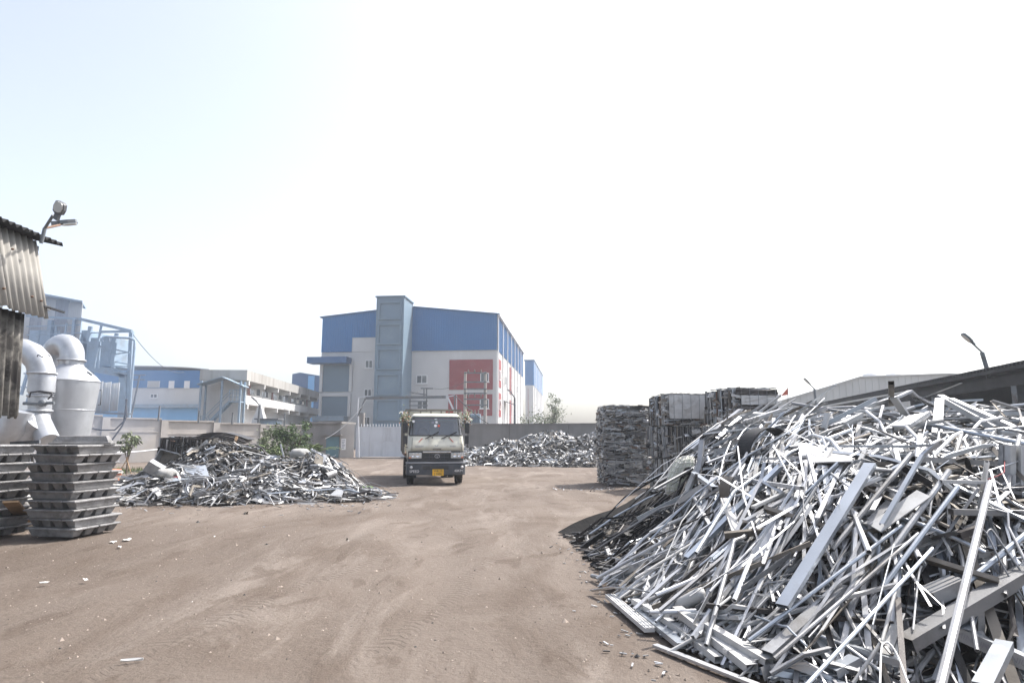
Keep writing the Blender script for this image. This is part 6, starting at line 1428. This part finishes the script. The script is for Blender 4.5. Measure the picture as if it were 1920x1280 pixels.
    for k in range(nsheet):
        for _ in range(50):
            x, y = r2.uniform(bounds[0], bounds[1]), r2.uniform(bounds[2], bounds[3])
            if h(x, y) > .05: break
        mi = r2.choices(range(7), wts)[0]; a = r2.uniform(0, 6.28); L_ = r2.uniform(.1, .42) * wmul; U = Vector((math.cos(a), math.sin(a), r2.gauss(0, .45))) * L_; V = U.cross(Vector((r2.gauss(0, .5), r2.gauss(0, .5), 1))).normalized() * L_ * r2.uniform(.4, .9)
        crumple(m_, (x, y, h(x, y) + r2.uniform(-.06, .08)), U, V, L_ * .16, r2, mi)
    tag(m_.build(corename, ALM), 'jumbled small metal scrap making up ' + wherelab, 'scrap', kind='stuff')
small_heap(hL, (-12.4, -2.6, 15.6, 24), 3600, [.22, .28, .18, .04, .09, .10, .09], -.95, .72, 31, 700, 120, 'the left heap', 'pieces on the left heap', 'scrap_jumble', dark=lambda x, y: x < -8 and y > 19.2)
small_heap(hB, (-5, 10, 35.5, 44.3), 4200, [.16, .34, .16, .04, .08, .16, .06], -1.35, .8, 32, 1900, 40, 'the back heap', 'pieces on the back heap', 'scrap_jumble')
# named pieces on the left heap
def lh(px, py, up=.08):
    d = ray(px, py); t = 8.0
    while t < 40:
        p = CAMP + d * t
        if p.z <= hL(p.x, p.y) + up: return p
        t += .04
        if t > 23.5: return at(px, py, 21.0)
    return gr(px, py)
rr = random.Random(77)
c = lh(374, 918, .12); m_ = MB(); pts = []
for k in range(120):
    t = 2 * math.pi * k / 24; r_ = .34 + .05 * math.sin(k * .37) - .0015 * k; pts.append(c + Vector((r_ * math.cos(t) * 1.15, -.12 + .10 * math.sin(t) + .03 * math.sin(k * .7), .12 + r_ * .72 * math.sin(t) + .03 * math.sin(k * .9))))
m_.tube(pts, .016, 6); tag(m_.build('wire_coil', MT['al_bright'], None, origin=c), 'loose coil of silver tube lying on the front of the left heap', 'coil')
def plate(name, label, corners, mt, th=.02, up=.12, cat='sheet'):
    q = [lh(*p, up) for p in corners]; n_ = (q[1] - q[0]).cross(q[3] - q[0]).normalized(); n_ = n_ if n_.z > 0 else -n_
    m_ = MB(); m_.slab(q, n_, th); return tag(m_.build(name, MT[mt], None, origin=q[0]), label, cat, 'named pieces on the left heap')
plate('metal_sheet', 'large pale bent panel with a red mark on the left heap', ((312, 905), (340, 872), (385, 872), (392, 893)), 'al_blue', .02, .12)
m_ = MB(); c = lh(331, 896, .26); m_.lathe([(.09, .03), (.085, .04), (0, .04)], c, 14); tag(m_.build('round_cap', MT['red_tile'], None, origin=c), 'dark red round cap lying on the pale panel of the left heap', 'cap')
c = lh(290, 878, .2); m_ = MB(); m_.box(c, (.42, .34, .30), Matrix.Rotation(.6, 3, 'Y') @ Matrix.Rotation(.3, 3, 'Z')); tag(m_.build('grey_casing', MT['al_dull'], None, origin=c, bevel=.01), 'blue grey box casing tilted at the left end of the left heap', 'casing')
cb = lh(318, 862, .15); bx_ = thing('open_carton', cb, 'open pale tray standing tilted on the left heap', 'tray'); rot = Matrix.Rotation(-.35, 3, 'X') @ Matrix.Rotation(.25, 3, 'Y')
for (cc, ss) in (((0, 0, 0), (.62, .03, .40)), ((-.3, -.12, 0), (.03, .24, .40)), ((0, -.12, .2), (.62, .24, .03))):
    m_ = MB(); m_.box(cb + rot @ Vector(cc), ss, rot); m_.build('side', MT['al_brown' if ss[1] < .1 and ss[0] > .5 else 'al_dull'], bx_)
sack('crumpled_sheet', lh(312, 888, .1), .26, .18, .14, 'crumpled pale plastic on the left heap beside the casing', 'dull_plastic', 9)
sack('crumpled_casing', lh(562, 850, .16), .30, .2, .16, 'crumpled beige casing on the right top of the left heap', 'dull_plastic', 12)
for i, (x0, y0, x1, y1, w_, mi, lab) in enumerate(((526, 832, 532, 856, .07, 0, 'shiny bar sticking up on the left heap'), (585, 842, 620, 880, .09, 0, 'bent silver bumper bar on the right top of the left heap'), (455, 905, 462, 920, .05, 4, 'short dark post standing in the left heap'), (672, 912, 671, 930, .03, 2, 'thin white upright stick at the right end of the left heap'), (545, 942, 616, 941, .03, 1, 'long grey rod lying on dirt in front of the left heap'), (235, 938, 262, 925, .05, 0, 'pale bar at the left foot of the left heap'), (410, 935, 455, 915, .09, 5, 'rusty brown plank in front of the left heap'), (500, 925, 640, 915, .06, 3, 'long bluish bar lying low right of centre of the left heap'))):
    a, b = lh(x0, y0, .25 if i in (0, 1) else .12), lh(x1, y1, .1); m_ = MB(); sweep(m_, 'box', w_, w_ * .6, [a, a.lerp(b, .5) + Vector((0, 0, .12 if i == 1 else 0)), b], .2); tag(m_.build('metal_bar', ALM[mi], None, origin=a), lab, 'metal bar', 'named pieces on the left heap')
c = lh(616, 892, .16); m_ = MB(); m_.tube([c + Vector((-.06, -.1, 0)), c + Vector((.12, .25, .08))], .10, 16, cap=False); m_.tube([c + Vector((-.06, -.1, 0)), c + Vector((.12, .25, .08))], .09, 16, cap=False); tag(m_.build('pipe_end', MT['al_dull'], None, origin=c), 'grey open pipe end at the right of the left heap', 'pipe')
plate('metal_sheet', 'grey flat panel lying low at the right of the left heap', ((618, 930), (632, 918), (645, 920), (640, 933)), 'al_dull', .03)
plate('metal_sheet', 'cream panel standing at the right top of the left heap', ((588, 868), (592, 850), (606, 858), (604, 876)), 'al_brown', .03, .2)
c = gr(688, 918); sack('green_bag', c + Vector((0, 0, .05)), .22, .15, .07, 'dark green bag on the dirt at the right end of the left heap', 'leaf', 14)
c = gr(895, 868); sack('white_bag', (c.x, c.y, .15), .85, .5, .2, 'white bag lying beside the truck in front of the back heap', 'sack', 15)
# ------------------------------------------------------------------ plants
def leafy(name, loc, label, H_, spread, nleaf, lsize, mt, seed, trunk=True, cz=.65, ez=.4, droop=0.0, cat='tree', clumps=9, group=None):
    r2 = random.Random(seed); t_ = thing(name, loc, label, cat, group, world=False); cl = []
    for k in range(clumps):
        a = r2.uniform(0, 6.28); q = math.sqrt(r2.random()) * spread; cl.append(Vector((q * math.cos(a), q * math.sin(a), H_ * (cz + r2.uniform(-ez, ez) * .8))))
    m_ = MB(); m_.tube([(0, 0, 0), (.05 * H_ * .2, 0, H_ * .35), (r2.gauss(0, .04) * H_, 0, H_ * .75)], [.028 * H_ ** .8, .02 * H_ ** .8, .006 * H_], 7)
    for c in cl: m_.tube([(0, 0, H_ * .25), (c.x * .4, c.y * .4, (c.z + H_ * .3) / 2), c], [.012 * H_ ** .8, .008 * H_ ** .8, .003], 5)
    m_.build('trunk', MT['bark'], t_); m_ = MB()
    for k in range(nleaf):
        c = r2.choice(cl); s = spread * .38; p = c + Vector((r2.gauss(0, s * .6), r2.gauss(0, s * .6), r2.gauss(0, s * .6)))
        if p.z < H_ * .08: continue
        d = Vector((r2.gauss(0, 1), r2.gauss(0, 1), r2.gauss(0, .6) - droop)).normalized(); e = d.cross(Vector((r2.gauss(0, 1), r2.gauss(0, 1), r2.gauss(0, 1)))).normalized(); l_ = lsize * r2.uniform(.6, 1.2)
        b = Vector((0, 0, -.12 * l_)); m_.add([tuple(p), tuple(p + d * l_ * .45 + e * l_ * .2), tuple(p + d * l_ + b), tuple(p + d * l_ * .45 - e * l_ * .2)], ((0, 1, 2, 3),))
    m_.build('crown', MT[mt], t_); return t_
p = gr(238, 872); Y_ = 30.0; p = at(238, 872, Y_)
t_ = leafy('sapling', (p.x, Y_, 0), 'young staked sapling with drooping leaves in front of the compound wall', 1.85, .30, 260, .24, 'leaf_dusty', 1, cz=.80, ez=.22, droop=1.0, clumps=8)
for s in (-1, 1):
    m_ = MB(); m_.ends((s * .28, -.1, 0), (-s * .05, -.05, .75), (.03, .03)); m_.build('stake', MT['wood'], t_)
for i, (px, py, Yp, H_, sp, nl, mt, lab) in enumerate(((487, 842, 33, 2.0, .55, 700, 'leaf_dusty', 'pale loose shrub behind the left heap next to the palm frond'), (525, 842, 33.5, 2.2, .65, 1300, 'leaf', 'dense green shrub in the middle behind the left heap'), (556, 840, 34, 2.4, .6, 1300, 'leaf', 'taller dark green shrub left of the fan palm'), (505, 848, 32, 1.2, .5, 600, 'palm', 'low yellow green shrub behind the left heap'))):
    p = at(px, py, Yp); leafy('shrub', (p.x, Yp, 0), lab, H_, sp, int(nl * 1.5), .16, mt, 20 + i, cz=.55, ez=.5, cat='shrub', clumps=14, group='shrubs behind the left heap')
def palm(name, loc, label, nf, L_, seed, lo, hi, wl=.035):
    r2 = random.Random(seed); t_ = thing(name, loc, label, 'palm', world=False); m_ = MB(); m_.tube([(0, 0, 0), (0, 0, .5)], [.08, .05], 8); m_.build('trunk', MT['bark'], t_)
    for k in range(nf):
        az = rad(lo + (hi - lo) * (k + .5) / nf + r2.uniform(-8, 8)); el = rad(r2.uniform(40, 80)); m_ = MB(); pts = []; l_ = L_ * r2.uniform(.75, 1.1)
        for i in range(9):
            s = i / 8; pts.append(Vector((math.cos(az) * l_ * s * math.cos(el) * (1 + .5 * s), math.sin(az) * l_ * s * math.cos(el), .4 + l_ * s * math.sin(el) - .55 * l_ * s * s)))
        m_.tube(pts, [.014 - .0012 * i for i in range(9)], 5)
        for i in range(1, 9):
            for sub in (0, .5):
                q = pts[i].lerp(pts[i - 1], sub); t = (pts[i] - pts[i - 1]).normalized(); sx, up = frame(t)
                for s in (-1, 1):
                    e = (sx * s + t * .9 - Vector((0, 0, .25))).normalized(); ll = l_ * .32 * (1 - .6 * i / 9); m_.add([tuple(q), tuple(q + e * ll * .5 + t * wl), tuple(q + e * ll), tuple(q + e * ll * .5 - t * wl)], ((0, 1, 2, 3),))
        m_.build('frond', MT['palm'], t_)
p = at(588, 845, 38); palm('fan_palm', (p.x, 38, 0), 'yellow green palm with spreading fronds beside the gatehouse', 12, 1.9, 3, 0, 360, .035)
p = at(452, 845, 32); palm('young_palm', (p.x, 32, 0), 'broad palm fronds rising beside the dark sheet stack', 5, 2.1, 4, -40, 60, .06)
p = at(1022, 795, 72); leafy('acacia_tree', (p.x, 72, 0), 'thin grey green tree behind the cement wall right of the factory', 4.6, 1.9, 2300, .26, 'leaf_dusty', 5, cz=.62, ez=.42, clumps=22)
p = at(1040, 795, 72.5); leafy('acacia_tree', (p.x, 72.5, 0), 'tall slender treetop at the right of the grey green tree', 6.4, .75, 900, .22, 'leaf_dusty', 6, cz=.66, ez=.42, clumps=16)
p = at(990, 795, 71); leafy('acacia_tree', (p.x, 71, 0), 'low bushy part of the trees nearest the factory flank', 3.7, 1.1, 900, .24, 'leaf_dusty', 7, cz=.66, ez=.36, clumps=14)
rr = random.Random(9); m_ = MB(); 
for k in range(900):
    x, y = -19.2 + rr.gauss(0, 1.0), 31.5 + rr.gauss(0, 1.2); h_ = rr.uniform(.06, .22); a = rr.uniform(0, 6.28); l = Vector((math.cos(a), math.sin(a), 0)) * .02; t = Vector((rr.gauss(0, .05), rr.gauss(0, .05), h_))
    b = Vector((x, y, -.02)); m_.add([tuple(b - l), tuple(b + l), tuple(b + t)], ((0, 1, 2),))
tag(m_.build('grass_patch', MT['grass']), 'patch of short green grass below the sapling', 'grass', kind='stuff')

# ------------------------------------------------------------------ small things on the yard
sp = at(47, 935, 12.6); sack('white_sack', (sp.x - .02, 12.7, .30), .32, .26, .34, 'white sack standing between the two ingot stacks', 'sack', 21, 'sacks between the ingot stacks')
sack('white_sack', (sp.x + .08, 12.9, .80), .24, .2, .22, 'crumpled smaller white sack on top between the ingot stacks', 'sack', 22, 'sacks between the ingot stacks')
m_ = MB(); m_.ends(gr(57, 985), at(20, 940, 11.0), (.22, .03)); tag(m_.build('brown_board', MT['wood'], None, origin=gr(57, 985)), 'brown board leaning between the ingot stacks', 'board')
m_ = MB(); m_.ends(at(62, 868, 13.5), at(57, 830, 13.2), (.05, .05)); m_.ends(at(52, 868, 13.4), at(58, 828, 13.2), (.05, .05)); m_.ends(at(20, 831, 13.2), at(75, 828, 13.2), (.05, .07)); tag(m_.build('steel_trestle', MT['steel_grey'], None, origin=at(57, 868, 13.3)), 'rusty trestle bars standing between the ingot stacks', 'trestle')
pb_ = at(203, 880, 24); bp2 = thing('board_stack', (pb_.x, 24, 0), 'small stack of orange and white boards right of the ingot stack', 'board stack')
for k in range(6):
    m_ = MB(); m_.box((pb_.x + .05 * math.sin(k * 2), 24, .05 + .085 * k), (.75, .5, .05), Matrix.Rotation(.1 * math.sin(k * 3), 3, 'Z')); m_.build('board', MT['orange' if k % 2 else 'al_white'], bp2)
m_ = MB(); c = gr(220, 888); m_.tube([c + Vector((-.3, 0, .07)), c + Vector((.15, .1, .07))], .075, 10); tag(m_.build('gas_bottle', MT['net_sack'], None, origin=c), 'greenish cylinder lying on the dirt right of the board stack', 'cylinder')
m_ = MB(); c = gr(205, 889); m_.box(c + Vector((0, 0, .06)), (.35, .2, .1)); tag(m_.build('red_brick_block', MT['red_tile'], None, origin=c, bevel=.01), 'reddish block on the dirt at the foot of the board stack', 'block')
LIT = [(237, 1014, .16, 'paper', 'largest crumpled white paper scrap on the dirt near the ingots'), (212, 1018, .13, 'paper', 'flat pale scrap left of the largest paper on the dirt'), (224, 1027, .10, 'paper', 'small white scrap just below the largest paper'), (160, 1089, .08, 'paper', 'white scrap alone on the dirt at left middle'), (83, 1095, .09, 'sack', 'pale scrap on the dirt at the far left'), (247, 1242, .16, 'paper', 'narrow white and blue strip on the dirt at the bottom left'), (214, 982, .07, 'al_blue', 'tiny blue grey scrap beside the ingot stack'), (460, 963, .12, 'rubber', 'black lump on the dirt in front of the left heap'), (495, 989, .05, 'al_blue', 'tiny bluish scrap on the dirt in front of the left heap'), (402, 1007, .05, 'paper', 'tiny white scrap on the dirt at centre left'), (651, 1012, .05, 'rubber', 'tiny dark stone on the dirt at centre left'), (1120, 1068, .04, 'rubber', 'tiny dark scrap on the dirt near the white 808 bar')]
rr = random.Random(13)
for (px, py, s, mt, lab) in LIT:
    c = gr(px, py); m_ = MB(); a = rr.uniform(0, 6.28) if px != 247 else .25; asp = .5 if px != 247 else .12
    crumple(m_, c + Vector((0, 0, .02 + s * .06)), Vector((math.cos(a), math.sin(a), .05)) * s, Vector((-math.sin(a), math.cos(a), 0)) * s * asp, s * (.10 if mt != 'rubber' else .25), rr, 0, 3, .004 if mt != 'rubber' else s * .3); tag(m_.build('litter', MT[mt], None, origin=c), lab, 'litter', 'litter on the dirt')
# loose stones and crumbs of scrap
m_ = MB(); rr = random.Random(17)
for k in range(8000):
    y = 3.2 + 20 * rr.random() ** 1.6; x = rr.uniform(-1, 1) * (y * .95 + 1)
    if inside_d(x, y) > 0: continue
    r_ = rr.lognormvariate(-4.95, .5) * (1 + y * .02); z = h_ground(x, y)
    vs = [(x + r_ * rr.uniform(.6, 1.2) * math.cos(a), y + r_ * rr.uniform(.6, 1.2) * math.sin(a), z) for a in (0, 1.3, 2.5, 3.8, 5.0)] + [(x + rr.uniform(-.3, .3) * r_, y + rr.uniform(-.3, .3) * r_, z + r_ * rr.uniform(.5, 1.0))]
    m_.add(vs, [(i, (i + 1) % 5, 5) for i in range(5)], 0 if rr.random() < .95 else (1 if rr.random() < .12 else 2))
tag(m_.build('loose_stones', [MT['stone'], MT['paper'], MT['steel_black']]), 'small stones and crumbs scattered over the dirt', 'stones', kind='stuff')
m_ = MB()
for k in range(420):                                       # shreds round the heaps and bales
    if k % 3 == 0: x, y = rr.gauss(3.6, 1.0), rr.gauss(21.8, .5)
    elif k % 3 == 1: x, y = rr.uniform(-11.5, -3), rr.gauss(16.6, .7)
    else: y = rr.uniform(4.6, 12); x = 1.15 - abs(rr.gauss(0, .22))
    if inside_d(x, y) > .3: continue
    a = rr.uniform(0, 6.28); L_ = rr.uniform(.02, .07) if k % 3 == 2 else rr.uniform(.03, .16)
    if k % 3 == 2 and rr.random() < .5: continue
    m_.box((x, y, h_ground(x, y) + .012), (L_, L_ * .25, .008), Matrix.Rotation(a, 3, 'Z') @ Matrix.Rotation(rr.gauss(0, .2), 3, 'Y'), rr.choice((0, 0, 1, 2, 2)))
tag(m_.build('metal_shreds', [MT['al_dull'], MT['al_dark'], MT['al_bright']]), 'thin metal shreds scattered round the heaps', 'scrap', kind='stuff')

# ------------------------------------------------------------------ the hazy air
def volume(name, col, dens, aniso=.3):
    m = bpy.data.materials.new(name); m.use_nodes = True; t = m.node_tree; t.nodes.clear(); o = t.nodes.new('ShaderNodeOutputMaterial'); v = t.nodes.new('ShaderNodeVolumePrincipled')
    v.inputs['Color'].default_value = (*col, 1); v.inputs['Density'].default_value = dens; v.inputs['Anisotropy'].default_value = aniso; t.links.new(v.outputs[0], o.inputs['Volume']); return m
sm_ = MB(); sm_.lathe([(6.2 * math.sin(math.pi * i / 12), -6.5 * math.cos(math.pi * i / 12)) for i in range(13)], (-24.5, 33, 5.0), 28); sm_.v = [(x, 33 + (y - 33) * 1.2, max(z, -.5)) for x, y, z in sm_.v]
tag(sm_.build('smoke', volume('blue_smoke', (.50, .68, 1.0), .010)), 'thin bluish smoke drifting round the silo and the steel plant', 'smoke', kind='stuff')
hz = MB(); hz.box((0, 96, 10.3), (380, 246, 22.6)); tag(hz.build('haze', volume('haze_air', (.86, .92, 1.0), 0.0010)), 'pale dusty haze filling the air over the yard', 'haze', kind='stuff')

for o in bpy.data.objects:
    for k in ('_world', '_o'):
        if k in o: del o[k]
